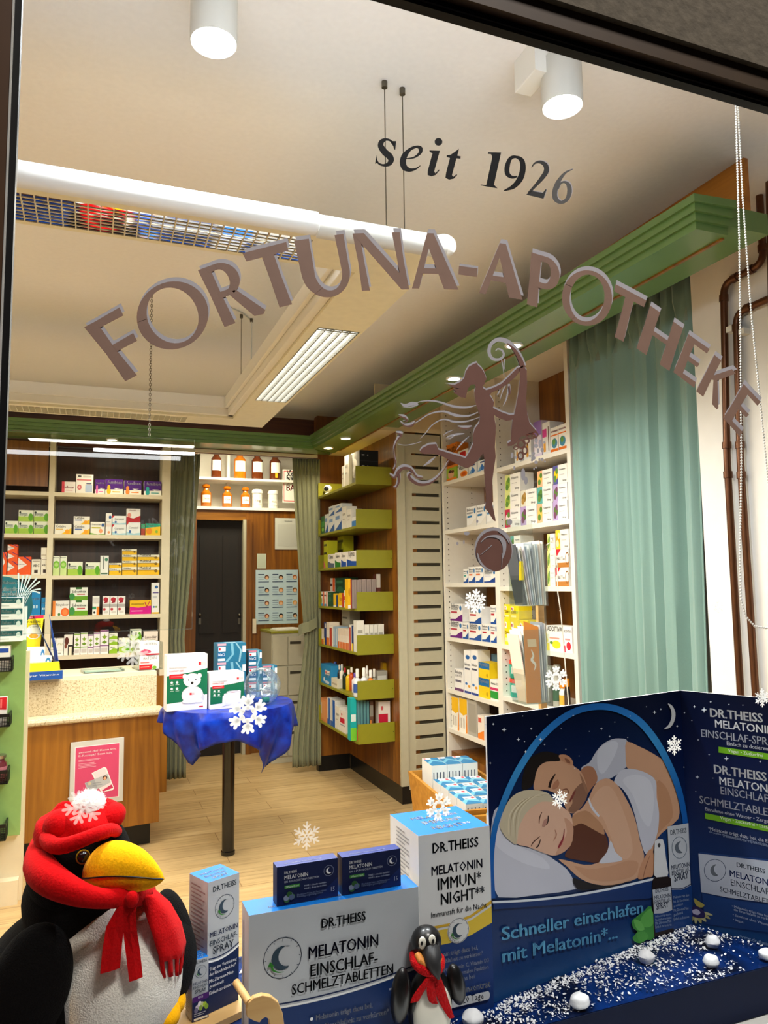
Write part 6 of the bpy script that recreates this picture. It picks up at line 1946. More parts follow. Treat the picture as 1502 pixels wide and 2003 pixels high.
for j in range(3):
    c = f1(lw * .19, .065 + pw2 * (j + .5), zf + .0006)
    lay(c, pw2 - .003, lw * .22, .125, rzt, 'upright blue and white carton along the bin end, ' + ORD[j] + ' of the taller row', pk2, [('r', 0, 0, 1, 1, 'E2E6E4')] + SPI)
c = f2(.15, ld * .42, CZB + .0212)
lay(c, ld * .34, .07, CZT - .02 - CZB + .02, rzt, 'cream carton with green top standing in the second bin', [('r', 0, 0, 1, 1, '2F9A78'), ('t', .2, .4, .8, 'Salbei', 'D8F0E4')], [('r', 0, .8, 1, 1, '2F9A78')], name='medicine_box', grp=None, body='E4E0CC')

# ------------------------------------------------------------------ acrylic brochure holder on a wooden post
HX, HYY = 2.02, 2.62
hp = P(1040, 1300, Y=HYY)
hx0, hx1 = P(1013, 1300, Y=HYY).x, P(1063, 1300, Y=HYY).x
t = thing('brochure_stand', 'clear two-tier brochure holder on a light wooden post before the white shelving', 'brochure holder', ((hx0 + hx1) / 2, HYY, 0))
px_ = P(1066, 1200, Y=HYY + .03).x
MB().box((px_ - .016, HYY + .055, 0), (px_ + .012, HYY + .075, P(1066, 1060, Y=HYY).z), 'wood_light').build('post', parent=t)
MB().box((px_ - .05, HYY + .0, 0), (px_ + .08, HYY + .16, .02), 'wood_light').build('base', parent=t)
tiers = []
for i, (yt, yb, yback) in enumerate(((1075, 1183, 1015), (1240, 1372, 1195))):
    z1_, z0_, zb2 = P(1040, yt, Y=HYY).z, P(1040, yb, Y=HYY).z, P(1040, yback, Y=HYY).z
    mb = MB()
    mb.box((hx0, HYY - .05, z0_), (hx1, HYY - .047, z1_ + .02), 'acrylic').box((hx0, HYY - .047, z0_), (hx0 + .003, HYY + .05, z1_), 'acrylic').box((hx1 - .003, HYY - .047, z0_), (hx1, HYY + .05, z1_), 'acrylic')
    mb.box((hx0, HYY + .05, z0_), (hx1, HYY + .053, zb2), 'acrylic').box((hx0, HYY - .05, z0_ - .003), (hx1, HYY + .053, z0_), 'acrylic_thick')
    mb.build('pocket', parent=t)
    tiers.append((z0_, z1_))
cols = ['F0ECE4', 'E8E4E0', '4A4E54', 'F0ECE8', 'E0CCC0', 'F0D8C8', 'C8D0D8', 'F4F0EC', 'A8ACB4', 'F0F0EA', 'D8DEE4', 'E8E0E8']
rnd = random.Random(3)
for i, (z0_, z1_) in enumerate(tiers):
    nb = 11
    for j in range(nb):
        xx = hx1 - .008 - j * (hx1 - hx0 - .02) / nb
        hh = (z1_ - z0_) * (1.12 + .08 * rnd.random() - .012 * j)
        c = cols[(j * 5 + i * 3) % 12]
        mb = MB()
        lean = .008 + .0035 * j
        b0 = V((xx, HYY - .04, z0_ + .0006))
        qd = [b0, b0 + V((.0035, 0, 0)), b0 + V((.0035, .083, 0)), b0 + V((0, .083, 0))]
        mb.hexa(qd, [p + V((-lean, 0, hh)) for p in qd], k(c))
        o = mb.build('brochure', origin=b0)
        tag(o, ORD[j] + ' brochure from the post in the ' + ('upper' if i == 0 else 'lower') + ' clear pocket', 'brochure', 'brochures in the clear holder')
z0_, z1_ = tiers[1]
a, b = P(1013, 1360, Y=HYY - .045), P(1046, 1372, Y=HYY - .045)
mb = MB()
qd = [V((hx0 + .006, HYY - .044, z0_ + .002)), V((hx1 - .07, HYY - .0445, z0_ + .001)), V((hx1 - .085, HYY - .0445, z1_ + .045)), V((hx0 - .004, HYY - .044, z1_ + .06))]
qd = [V((hx0 + .008, HYY - .0455, z0_ + .001)), V((hx1 - .045, HYY - .0455, z0_ + .001)), V((hx1 - .048, HYY - .0455, z1_ + .03)), V((hx0 + .004, HYY - .0455, z1_ + .055))]
mb.hexa(qd, [p + V((0, .0035, 0)) for p in qd], k('D8863A'))
cc = (qd[0] + qd[2]) / 2
mb.poly([cc + V((-.02, -.0008, .07)), cc + V((.02, -.0008, .07)), cc + V((.018, -.0008, .10)), cc + V((-.022, -.0008, .10))], k('E8C8A0'))
mb.stroke([(-.005, .06), (.004, .035), (-.004, .02), (.012, .0), (.006, -.02)], [.003, .008, .012, .008, .003], lambda u, v: cc + V((u, -.0008, v)), k('F4E8DA'))
o = mb.build('brochure', origin=cc)
tag(o, 'orange brochure with a white figure, front of the lower clear pocket', 'brochure', 'brochures in the clear holder')
mb = MB()
z0_, z1_ = tiers[0]
cc = P(1020, 1120, Y=HYY - .0455)
mb.hexa([cc + V((-.012, 0, -.03)), cc + V((.012, 0, -.03)), cc + V((.012, .0012, -.03)), cc + V((-.012, .0012, -.03))], [cc + V((-.008, 0, .045)), cc + V((.008, 0, .045)), cc + V((.008, .0012, .045)), cc + V((-.008, .0012, .045))], k('F0D01E'))
o = mb.build('price_tag', origin=cc)
tag(o, 'yellow hang tag in the upper clear brochure pocket', 'tag')
# fairy-light wire
pts = [P(1069, 1066, Y=HYY + .052)] + [P(x, y, Y=2.50) for x, y in ((1075, 1062), (1082, 1058), (1086, 1075), (1090, 1110), (1091, 1160), (1097, 1200), (1102, 1260), (1107, 1320), (1112, 1375), (1113, 1420))]
mb = MB().tube(pts, .0022, flat('cord_white', 'E8E2D4', .5), 6)
for p in pts[2::2]:
    mb.tube([p, p + V((-.012, -.01, .012))], .0018, 'cord_white', 5)
o = mb.build('fairy_light_wire', origin=pts[-1])
tag(o, 'thin white fairy-light wire hanging from the brochure holder', 'wire')

# ------------------------------------------------------------------ heating pipes on the white pier
COP = flat('pipe_copper', '5E3A22', .3, metal=.55, var=.15, scale=12)
PX = 2.44


def pipe(px, label, r, clamps=()):
    pts = [P(x, y, X=PX) for x, y in px]
    # round the bends
    o_ = [pts[0]]
    for i in range(1, len(pts) - 1):
        a, b, c = pts[i - 1], pts[i], pts[i + 1]
        u, v = (a - b), (c - b)
        d_ = min(.05, u.length * .45, v.length * .45)
        p0, p1 = b + u.normalized() * d_, b + v.normalized() * d_
        for s_ in range(7):
            q_ = s_ / 6
            o_.append(p0 * (1 - q_) ** 2 + b * 2 * q_ * (1 - q_) + p1 * q_ ** 2)
    o_.append(pts[-1])
    t = thing('heating_pipe', label, 'pipe', (PX, pts[-1].y, pts[-1].z))
    MB().tube(o_, r, COP, 14).build('pipe_run', parent=t, smooth=True)
    for i in range(1, len(pts) - 1):
        a, b, c = pts[i - 1], pts[i], pts[i + 1]
        for e in (a, c):
            d_ = (e - b).normalized()
            mb = MB().tube([b + d_ * .048, b + d_ * .075], r * 1.28, COP, 14)
            mb.build('collar', parent=t, smooth=True)
    for x, y in clamps:
        p = P(x, y, X=PX)
        MB().box((PX - r * .4, p.y - r * 1.7, p.z - .012), (2.4695, p.y + r * 1.7, p.z + .012), 'fix_white').build('clip', parent=t)
    return t


pipe(((1475, 200), (1493, 515), (1415, 555), (1422, 900), (1452, 1420), (1456, 1500)), 'long brown heating pipe with a double bend on the white pier', .0145, ((1424, 645),))
pipe(((1560, 560), (1440, 612), (1448, 900), (1482, 1420), (1486, 1500)), 'brown heating pipe bending away towards the window on the white pier', .0145, ((1447, 650),))
pts = [P(x, y, X=2.39) for x, y in ((1502, 200), (1512, 700), (1530, 1000))]
o = MB().tube(pts, .0145, COP, 14).build('heating_pipe', origin=pts[-1])
tag(o, 'straight brown heating pipe at the photo edge on the white pier', 'pipe')

# roller-blind bead chain near the glass
YC = 1.30
pts2 = [(1428, -60), (1438, 190), (1446, 470), (1448, 640), (1450, 900), (1447, 1100), (1449, 1170), (1458, 1205), (1476, 1225), (1500, 1229), (1520, 1215), (1524, 1180), (1508, 1000), (1470, 620), (1452, 380), (1442, 190), (1433, -60)]
mb = MB()
P3 = [P(x, y, Y=YC + (.0 if i < 10 else .02)) for i, (x, y) in enumerate(pts2)]
acc = 0
last = P3[0]
step = .0068
cur = P3[0]
i = 0
beads = []
seg = 0
pos = 0.0
L_ = [(P3[j + 1] - P3[j]).length for j in range(len(P3) - 1)]
tot = sum(L_)
s_ = 0
while s_ < tot:
    d_, j = s_, 0
    while j < len(L_) - 1 and d_ > L_[j]:
        d_ -= L_[j]
        j += 1
    beads.append(P3[j] + (P3[j + 1] - P3[j]) * (d_ / L_[j]))
    s_ += step
for b in beads:
    if 0.9 < b.z < CZ:
        mb.ell(b, (.0026, .0026, .0026), 'fix_white', 6, 4)
for j in range(len(P3) - 1):
    mb.tube([P3[j], P3[j + 1]], .0007, 'fix_white', 4)
o = mb.build('bead_chain', origin=P3[8], smooth=True)
tag(o, 'long loop of white plastic roller-blind bead chain', 'bead chain')

# ================================================================== window display
# blue foil over the platform
def foil_mat():
    m, N, L, B = newmat('blue_foil')
    tc = N.new('ShaderNodeTexCoord')
    nz = N.new('ShaderNodeTexNoise')
    nz.inputs['Scale'].default_value = 7
    nz.inputs['Detail'].default_value = 4
    nz.inputs['Distortion'].default_value = 1.5
    L.new(tc.outputs['Object'], nz.inputs['Vector'])
    rp = N.new('ShaderNodeValToRGB')
    rp.color_ramp.elements[0].position, rp.color_ramp.elements[0].color = .35, hx('031638')
    rp.color_ramp.elements[1].position, rp.color_ramp.elements[1].color = .7, hx('0848A8')
    L.new(nz.outputs['Fac'], rp.inputs['Fac'])
    L.new(rp.outputs['Color'], B.inputs['Base Color'])
    B.inputs['Metallic'].default_value = .6
    B.inputs['Roughness'].default_value = .22
    b = N.new('ShaderNodeBump')
    b.inputs['Strength'].default_value = .6
    b.inputs['Distance'].default_value = .006
    L.new(nz.outputs['Fac'], b.inputs['Height'])
    L.new(b.outputs['Normal'], B.inputs['Normal'])


foil_mat()
mb = MB()
mb.box((-0.75, 1.164, PZ + .0001), (2.05, 1.602, PZ + .001), 'blue_foil').box((-0.75, 1.162, 0.768), (2.05, 1.1655, PZ + .001), NAVY)
o = mb.build('foil_cloth', origin=(0.65, 1.38, PZ))
tag(o, 'crinkled blue foil covering the display platform', 'foil')
PT = PZ + .0014
NV, GR, WH, BLU = '0E1F4A', '34424E', 'F2F4F6', '1F7FD0'


def moon(u, v, r, asp, dark='2E4252', ring='1A2A40', bgc=None):
    """crescent in a clock ring; r is in face-height units, asp = height / width"""
    ru = r * asp
    it = []
    if bgc:
        it.append(('d', u, v, ru * 1.04, r * 1.04, bgc))
    it.append(('d', u, v, ru, r, ring, .965))
    out, inn = [], []
    for i in range(15):
        a = math.radians(62 + 236 * i / 14)
        out.append((u + ru * .58 * math.cos(a), v + r * .58 * math.sin(a)))
    for i in range(13):
        a = math.radians(280 - 210 * i / 12)
        inn.append((u + ru * (.24 + .46 * math.cos(a)), v + r * (.06 + .49 * math.sin(a))))
    it.append(('p', out + inn, dark))
    for i in range(12):
        a = 2 * PI * i / 12
        c_, s_ = math.cos(a), math.sin(a)
        it.append(('s', [(u + ru * .84 * c_, v + r * .84 * s_), (u + ru * .92 * c_, v + r * .92 * s_)], r * .03, ring))
    it.append(('s', [(u - ru * .60, v - r * .22), (u - ru * .50, v - r * .48), (u - ru * .25, v - r * .62), (u + ru * .05, v - r * .66)], [r * .1, r * .1, r * .06, r * .02], '2F7A2A'))
    it.append(('p', [(u - ru * .78, v - r * .30), (u - ru * .44, v - r * .30), (u - ru * .66, v - r * .04)], '2F7A2A'))
    return it


def curve_split(vl, vm, vr, col, line='16264E'):
    pts = [(i / 12, vl + (vr - vl) * (i / 12) + 4 * (vm - (vl + vr) / 2) * (i / 12) * (1 - i / 12)) for i in range(13)]
    return [('p', [(0, 0), (1, 0)] + pts[::-1], col), ('s', [(u, v + .03) for u, v in pts], .010, line), ('s', [(u, v + .009) for u, v in pts], .012, 'F2F4F6')]


# large tablet carton
x0, x1 = P(487, 1790, Y=1.215).x, P(818, 1735, Y=1.215).x
hT = P(650, 1763, Y=1.215).z - PT
wT = x1 - x0
asp = hT / wT
front = [('r', 0, 0, 1, 1, 'B9BFC6')] + curve_split(.40, .385, .455, '0E2F66') + moon(.185, .70, .130, asp) + [
    ('t', .405, .845, .665, 'DR.THEISS', GR, 2), ('t', .33, .665, .74, 'MELATONIN', NV, True), ('t', .34, .55, .735, 'EINSCHLAF-', GR, True), ('t', .235, .462, .83, 'SCHMELZTABLETTEN', '2A3440', True)] + [
    ('d', .345, .285, .009, .009 / asp, WH), ('t', .37, .27, .70, 'Melatonin trägt dazu bei,', WH), ('t', .37, .205, .80, 'die Einschlafzeit zu verkürzen*', WH), ('d', .345, .155, .009, .009 / asp, WH), ('t', .37, .14, .68, 'Einnahme ohne Wasser', WH), ('d', .345, .09, .009, .009 / asp, WH), ('t', .37, .075, .48, 'Vegan', WH),
    ('t', .70, .06, .99, '30 Schmelztabletten', WH), ('d', .865, .27, .055, .055 / asp, 'C6CCD2'), ('d', .84, .17, .012, .012 / asp, WH), ('d', .87, .17, .012, .012 / asp, WH)] + [('t', .80, .36, .93, 'ZERGEHT AUF DER ZUNGE', WH)]
carton('display_carton', 'large silver and blue tablet carton with crescent moon, lying wide at the platform front', 'carton', ((x0 + x1) / 2, 1.215 + .0285, PT), wT, .057, hT, 0, 'D6D9DC', front=front, topc='0F6EC6', left=[('r', .1, .1, .3, .9, 'B8BCC0')],
       top=[('t', .12, .25, .62, 'MELATONIN EINSCHLAF-SCHMELZTABLETTEN', WH, True)])
TTOP = PT + hT
# two small navy cartons on it
NB = [('r', 0, 0, 1, 1, '101C44'), ('p', [(0, 0), (.6, 0), (1, .5), (1, .2), (1, 0), (0, 0)], '16285C'), ('t', .12, .80, .32, 'DR.THEISS', WH, True), ('t', .12, .66, .50, 'MELATONIN', WH, True), ('t', .12, .57, .68, 'EIN- & DURCHSCHLAF-TABLETTEN', 'C8D0E0', True), ('r', .12, .42, .37, .50, '3F8A3A'), ('t', .14, .44, .35, '2-Phasen-Depot', WH, True),
      ('t', .44, .40, .80, 'PHASE 1 - Schneller einschlafen', 'B8C2D8'), ('t', .44, .33, .80, 'PHASE 2 - Besser durchschlafen', 'B8C2D8'), ('t', .32, .20, .80, 'Pflanzlich mit Melisse und Passionsblume', '7A88A8'), ('t', .32, .15, .74, 'Nahrungsergänzungsmittel', '7A88A8'), ('t', .88, .16, .94, '15', 'C8D0E0')]
NB += [('d', .19 + .05 * math.cos(q), .2 + .08 * math.sin(q * 1.7), .045, .07, c_) for q, c_ in ((0, '4A7A4A'), (1.3, '6A7A94'), (2.4, '3A6A3A'), (3.6, '8A94A8'), (4.8, '2F5A30'), (5.6, '5A6A8A'))]
NB += [('d', .84, .72, .085, .14, '8A94B0', .93), ('d', .845, .72, .05, .08, WH), ('d', .868, .735, .042, .07, '101C44')]
for i, (xa, ya, xb, yb, lb) in enumerate(((541, 1784, 661, 1762, 'small navy tablet carton standing on the large carton, end towards the penguin plush'), (669, 1758, 784, 1736, 'small navy tablet carton standing on the large carton, beside the tall moon-and-yellow carton'))):
    a, b = P(xa, ya, Z=TTOP + .0006), P(xb, yb, Z=TTOP + .0006)
    yy = 1.2295
    a, b = P(xa, 1740, Y=yy), P(xb, 1720, Y=yy)
    carton('display_carton', lb, 'carton', ((a.x + b.x) / 2, yy + .013, TTOP + .0006), b.x - a.x, .025, .060, math.radians(1.0), '131F48', 'small navy cartons', front=NB, topc='1A2F78', top=[('t', .15, .3, .75, 'MELATONIN EIN- & DURCHSCHLAF-TABLETTEN', WH, True)])

# tall immune-night carton
a, b = P(818, 1632, Y=1.245), P(957, 1618, Y=1.245)
hI = (a.z + b.z) / 2 - PT
wI = b.x - a.x
dI = P(772, 1592, Z=PT + hI).y - 1.245
aspI = hI / wI
front = [('r', 0, 0, 1, 1, 'DCDEE0')] + [('p', [(0, 0), (1, 0), (1, .46), (.7, .415), (.4, .395), (0, .395)], '0F3474'), ('p', [(0, .395), (.4, .395), (.7, .415), (1, .46), (1, .55), (.7, .495), (.4, .475), (0, .475)], 'DDBE3E'), ('p', [(0, .488), (.4, .488), (.7, .51), (1, .566), (1, .585), (.7, .525), (.4, .502), (0, .502)], 'D2A92E'),
    ('t', .19, .895, .83, 'DR.THEISS', GR, 2), ('t', .17, .775, .88, 'MELATONIN', NV, True), ('t', .25, .69, .86, 'IMMUN*', GR, True), ('t', .29, .61, .90, 'NIGHT**', GR, True), ('t', .155, .55, .93, 'Immunsaft für die Nacht', '2A3440')] + moon(.52, .455, .066, aspI, bgc='DCDEE0') + [
    ('t', .12, .335, .78, 'Melatonin trägt dazu bei,', WH), ('t', .12, .30, .84, 'die Einschlafzeit zu verkürzen¹', WH), ('t', .12, .255, .93, 'Zink, Selen, Vitamin C, Vitamin D3', WH), ('t', .12, .22, .92, 'tragen zu einer normalen Funktion', WH), ('t', .12, .185, .72, 'des Immunsystems bei', WH), ('t', .12, .12, .94, 'Nährstoffkonzentrat', WH),
    ('r', .40, .055, .90, .10, 'D8DCE2'), ('d', .90, .0775, .03, .0225, 'D8DCE2'), ('t', .55, .066, .84, '20 Tage', '16264E')]
carton('display_carton', 'tall silver, yellow and blue carton with crescent moon, in front of the standee', 'carton', ((a.x + b.x) / 2, 1.245 + dI / 2, PT), wI, dI, hI, 0, 'E8E9EA', front=front, topc='0F6EC6',
       top=[('t', .18, .62, .84, 'MELATONIN', WH, True), ('t', .25, .38, .82, 'IMMUN*', WH, True), ('t', .28, .14, .84, 'NIGHT**', WH, True)],
       left=[('r', .25, .955 - .022 * q, .25 + .5 * (.6 + .4 * math.sin(q * 2.1) ** 2), .963 - .022 * q, '9A9CA0') for q in range(40)])

# wooden plank and the two spray cartons
PLZ = PT + .012
a, b = P(404, 1985, Z=PLZ), P(466, 1956, Z=PLZ)
ang = math.atan2(b.y - a.y, b.x - a.x)
dx_ = V((math.cos(ang), math.sin(ang), 0))
dn_ = V((-dx_.y, dx_.x, 0))
wS = (b - a).length
hS = P(405, 1728, pl=(a, dn_)).z - PLZ
mid = (a + b) / 2
mb = MB()
c0 = V((a.x, a.y, 0)) - dx_ * .06 - dn_ * .034
q = [c0, c0 + dx_ * (wS + .075), c0 + dx_ * (wS + .075) + dn_ * .13, c0 + dn_ * .13]
mb.hexa([V((p.x, p.y, PT)) for p in q], [V((p.x, p.y, PLZ)) for p in q], 'wood_light')
o = mb.build('wooden_plank', origin=(mid.x, mid.y, PT), bevel=.001)
tag(o, 'light wooden plank under the two spray cartons', 'plank')
aS = hS / wS
SPR = lambda lower: [('r', 0, 0, 1, 1, 'B4B9BE')] + lower
fr = SPR(curve_split(.385, .375, .42, '0E2148') + [('t', .16, .915, .90, 'DR.THEISS', GR, 2)] + moon(.53, .775, .092, aS) + [('t', .06, .575, .93, 'MELATONIN', NV, True), ('t', .06, .51, .92, 'EINSCHLAF-', GR, True), ('t', .15, .44, .80, 'SPRAY', '2A3440', True),
         ('t', .04, .325, .90, 'Trägt zur Verkürzung', WH, True), ('t', .04, .285, .88, 'der Einschlafzeit bei*', WH, True), ('t', .04, .235, .82, 'Mit Zitronen-Minz-', WH, True), ('t', .04, .195, .50, 'geschmack', WH, True), ('t', .04, .145, .84, 'Einfach zu dosieren', WH, True)])
LINES = lambda n_, c_='A87A80': [('r', .12, .93 - q * .82 / n_, .12 + .76 * (.7 + .3 * math.sin(q * 1.7) ** 2), .93 - q * .82 / n_ + .35 * .82 / n_, c_) for q in range(n_)]
dS = .062
carton('display_carton', 'tall silver spray carton with pinkish side standing on the wooden plank behind the small one', 'carton', mid + dn_ * dS / 2 + V((0, 0, .0006)), wS, dS, hS, ang, 'D8C2C6', front=fr, topc='0F6EC6', left=LINES(26),
       top=[('t', .15, .6, .88, 'MELATONIN', WH, True), ('t', .15, .36, .85, 'EINSCHLAF-', WH, True), ('t', .25, .12, .75, 'SPRAY', WH, True)])
a2, b2 = P(375, 2000, Z=PLZ), P(407, 1989, Z=PLZ)
ang2 = math.atan2(b2.y - a2.y, b2.x - a2.x)
dn2 = V((-math.sin(ang2), math.cos(ang2), 0))
w2 = (b2 - a2).length
h2 = P(377, 1881, pl=(a2, dn2)).z - PLZ
a3 = h2 / w2
fr = SPR([('t', .10, .93, .90, 'DR.THEISS', GR, 2)] + moon(.52, .79, .105, a3) + [('t', .05, .60, .96, 'MELATONIN', NV, True), ('t', .05, .535, .94, 'EINSCHLAF-', GR, True), ('t', .15, .455, .84, 'SPRAY', '2A3440', True), ('p', [(0, 0), (1, 0), (1, .43), (0, .40)], '14204A'), ('p', [(0, .31), (1, .33), (1, .43), (0, .40)], '4A1E6A'), ('t', .35, .36, .65, 'PLUS', 'E0D8EC', True)] +
     [('d', u, v, .12, .045, c_) for u, v, c_ in ((.3, .22, 'C8C0D0'), (.45, .27, 'E8E4EC'), (.6, .25, 'C8D0A0'), (.75, .24, 'A8C83A'), (.5, .2, '8AA84A'), (.22, .18, '6A6A8A'), (.85, .2, '8AB03A'))] + [('r', .1, .12, .8, .13, 'B8C0D0'), ('r', .1, .09, .7, .10, 'B8C0D0'), ('r', .08, .02, .92, .055, 'D8D4C8')])
carton('display_carton', 'small silver and purple spray carton at the front of the wooden plank', 'carton', (a2 + b2) / 2 + dn2 * .016 + V((0, 0, .0006)), w2, .030, h2, ang2, 'D8CFC6', front=fr, topc='0F6EC6', left=LINES(24, 'A8988A'),
       top=[('t', .12, .6, .9, 'MELATONIN', WH, True), ('t', .15, .35, .85, 'EINSCHLAF', WH, True), ('t', .25, .1, .75, 'SPRAY', WH, True)])

# wooden hook (cane head) with its dowel
HY_ = 1.152
op = [(483, 1990), (482, 1975), (486, 1962), (497, 1952), (513, 1947), (530, 1950), (545, 1962), (553, 1982), (556, 2003), (557, 2080)]
ip = [(528, 2080), (527, 2003), (527, 1995), (520, 1990), (513, 1994), (508, 2001), (498, 1998)]
pts = [P(x, y, Y=HY_) for x, y in op + ip]
zmin = min(p.z for p in pts)
for p in pts:
    p.z = max(p.z, 0.7655)
t = thing('wooden_cane', 'small wooden cane hook standing before the large tablet carton', 'cane', (P(540, 2000, Y=HY_).x, HY_, 0.7655))
MB().prism(pts, (0, .009, 0), 'wood_light').build('hook', parent=t, bevel=.0015)
MB().tube([P(488, 1962, Y=HY_ + .004), P(462, 1922, Y=1.205)], .006, 'wood_light', 12).build('dowel', parent=t, smooth=True)

# leaflets on a wooden board behind the plush
z = PT
for i, (px4, col, items, lb) in enumerate((
        (((318, 1905), (392, 1886), (394, 1868), (330, 1880)), 'ECEAE4', [('r', .25, .2, .5, .7, 'D8DCEC'), ('d', .36, .45, .07, .2, 'E8B040'), ('r', .6, .25, .85, .75, 'D8DCEC'), ('d', .72, .5, .07, .2, 'E8B040')], 'white leaflet with small pictures between plush and spray carton'),
        (((468, 1905), (492, 1898), (492, 1820), (470, 1826)), 'E8E6E2', [('r', 0, .15, 1, .6, 'C89A90'), ('d', .6, .4, .3, .08, 'A8B83A'), ('r', .1, .7, .8, .74, '8A8A88')], 'white and pink leaflet behind the gap of the spray and tablet cartons'))):
    q = [P(x, y, Z=z) for x, y in px4]
    for p in q:
        p.y = min(p.y, 1.598)
    mb = MB().hexa(q, [p + V((0, 0, .0015)) for p in q], k(col))
    o_, ux, vy = q[0] + V((0, 0, .0016)), q[1] - q[0], q[3] - q[0]
    deco(mb, o_, ux, vy, (0, 0, 1), items, .0002)
    o = mb.build('leaflet', origin=(q[0] + q[2]) / 2)
    tag(o, lb, 'leaflet')
    o['group'] = 'leaflets on the platform'
q = [P(x, y, Z=z + .012) for x, y in ((300, 1950), (372, 1936), (374, 1908), (300, 1922))]
mb = MB().hexa([V((p.x, p.y, z)) for p in q], q, 'wood_light')
o = mb.build('wooden_board', origin=(q[0] + q[2]) / 2 - V((0, 0, .012)))
tag(o, 'light wooden board lying behind the plush foot', 'board')

# ------------------------------------------------------------------ night-sky standee
SL = P(965, 1962, Z=PT)
SF = P(1353, 1806, Z=PT)
zTL = P(945, 1395, pl=(SL, (SF - SL).cross(V((0, 0, 1))).normalized())).z
sd = (SF - SL).normalized()
sn = sd.cross(V((0, 0, 1))).normalized()         # towards the viewer
zTF = P(1330, 1357, pl=(SL, sn)).z
TOPZ = (zTL + zTF) / 2
SR = P(1502, 1366, Z=TOPZ)
rd = V((SR.x - SF.x, SR.y - SF.y, 0)).normalized()
rn = rd.cross(V((0, 0, 1))).normalized()
RL = .52
t = thing('cardboard_standee', 'folded night-sky cardboard standee with a sleeping couple and white product lettering', 'standee', ((SL + SF) / 2).to_tuple())
oz = PT
zramp('night_print', [(0, '174A82'), (.06, '0E336A'), (.22, '08204E'), (.36, '06143C'), (.51, '030A22')], .35)
zramp('arch_print', [(.12, '17489A'), (.28, '1560B0'), (.40, '3A8FD0'), (.46, '2A7AC8'), (.51, '1E64B4')], .35)
zramp('sky_print', [(.12, '143C74'), (.30, '0C2858'), (.40, '081A42'), (.51, '040E28')], .35)


def panel(o_, d_, n_, w_, name):
    b0 = V((o_.x, o_.y, PT))
    th = -n_ * .004
    q = [b0, b0 + d_ * w_, b0 + d_ * w_ + V((0, 0, TOPZ - PT)), b0 + V((0, 0, TOPZ - PT))]
    mb = MB()
    mb.hexa([q[0] + th, q[1] + th, q[2] + th, q[3] + th], q, flat('card_white', 'E8E8E6', .5), 'night_print')
    return mb


lvl = [0]


def on(mb, n_, base, pts, mat):
    lvl[0] += 1
    off = n_ * (.0003 + .00004 * lvl[0])
    return mb.poly([P(x, y, pl=(base, n_)) + off for x, y in pts], mat)


def smooth_poly(pts, sub=4):
    n = len(pts)
    q = []
    for i in range(n):
        p0, p1, p2, p3 = pts[i - 1], pts[i], pts[(i + 1) % n], pts[(i + 2) % n]
        for j in range(sub):
            t_ = j / sub
            q.append(tuple(.5 * (2 * p1[a] + (p2[a] - p0[a]) * t_ + (2 * p0[a] - 5 * p1[a] + 4 * p2[a] - p3[a]) * t_ ** 2 + (3 * p1[a] - p0[a] - 3 * p2[a] + p3[a]) * t_ ** 3) for a in (0, 1)))
    return q


mb = panel(SL, sd, sn, (SF - SL).length, 'p')
base = V((SL.x, SL.y, PT))
A = lambda pts: [(940 + x * .27963, 1420 + y * .27963) for x, y in pts]
Bq = lambda pts: [(940 + x * .37417, 1700 + y * .37417) for x, y in pts]
D7 = lambda pts: [(920 + x * .3875, 1340 + y * .3875) for x, y in pts]
SP = lambda pts, c, sm=4: on(mb, sn, base, smooth_poly(pts, sm) if sm else pts, c if c in MATS else k(c))


def ST(pts, w_, c):
    lvl[0] += 1
    off = sn * (.0003 + .00004 * lvl[0])
    mb.stroke(pts, w_, lambda x, y: P(x, y, pl=(base, sn)) + off, c if c in MATS else k(c))


def TX(s_, p0, p1, c, bold=False, res=2, h=None):
    lvl[0] += 1
    off = sn * (.0003 + .00004 * lvl[0])
    mb.text(s_, P(*p0, pl=(base, sn)) + off, P(*p1, pl=(base, sn)) + off, (0, 0, 1), k(c), bold, res, h)


ARCH = D7([(112, 1075), (103, 920), (108, 800), (128, 690), (175, 560), (240, 425), (330, 290), (430, 190), (530, 130), (640, 108), (740, 122), (840, 175), (920, 265), (985, 375), (1035, 490), (1065, 600), (1082, 720), (1090, 960)])
SP(ARCH, 'sky_print', 0)
rnd = random.Random(11)
SKIN, SKIN2, SKIN3 = 'C99B7C', 'A97555', '7E4F38'
# pillow, bedding
SP(A([(95, 590), (150, 585), (250, 760), (250, 830), (330, 850), (430, 880), (520, 940), (600, 1000), (650, 1080), (670, 1140), (400, 1180), (125, 1198), (90, 1050), (68, 880), (70, 740)]), 'C9CBDA', 2)
SP(A([(110, 640), (200, 800), (330, 870), (430, 920), (480, 1000), (300, 960), (130, 860), (80, 760)]), 'D6D8E6', 3)
# man's shirt, shoulder and arm
SP(A([(700, 300), (760, 255), (800, 190), (850, 130), (920, 92), (985, 88), (1025, 105), (1040, 200), (1020, 280), (1000, 300), (920, 360), (810, 400), (780, 380)]), 'B9BCCB', 3)
SP(A([(820, 170), (900, 110), (960, 120), (930, 220), (860, 330), (820, 300)]), 'CBCEDB', 3)
SP(A([(1018, 108), (1100, 140), (1200, 190), (1300, 260), (1345, 330), (1375, 440), (1388, 560), (1380, 650), (1300, 720), (1230, 790), (1200, 900), (1165, 1050), (1100, 1068), (1110, 980), (1190, 850), (1220, 760), (1245, 620), (1225, 500), (1220, 380), (1160, 330), (1060, 300), (1020, 290), (1012, 190)]), SKIN, 2)
SP(A([(1230, 390), (1290, 420), (1330, 520), (1340, 640), (1270, 720), (1225, 760), (1245, 620)]), 'BB8A68', 3)
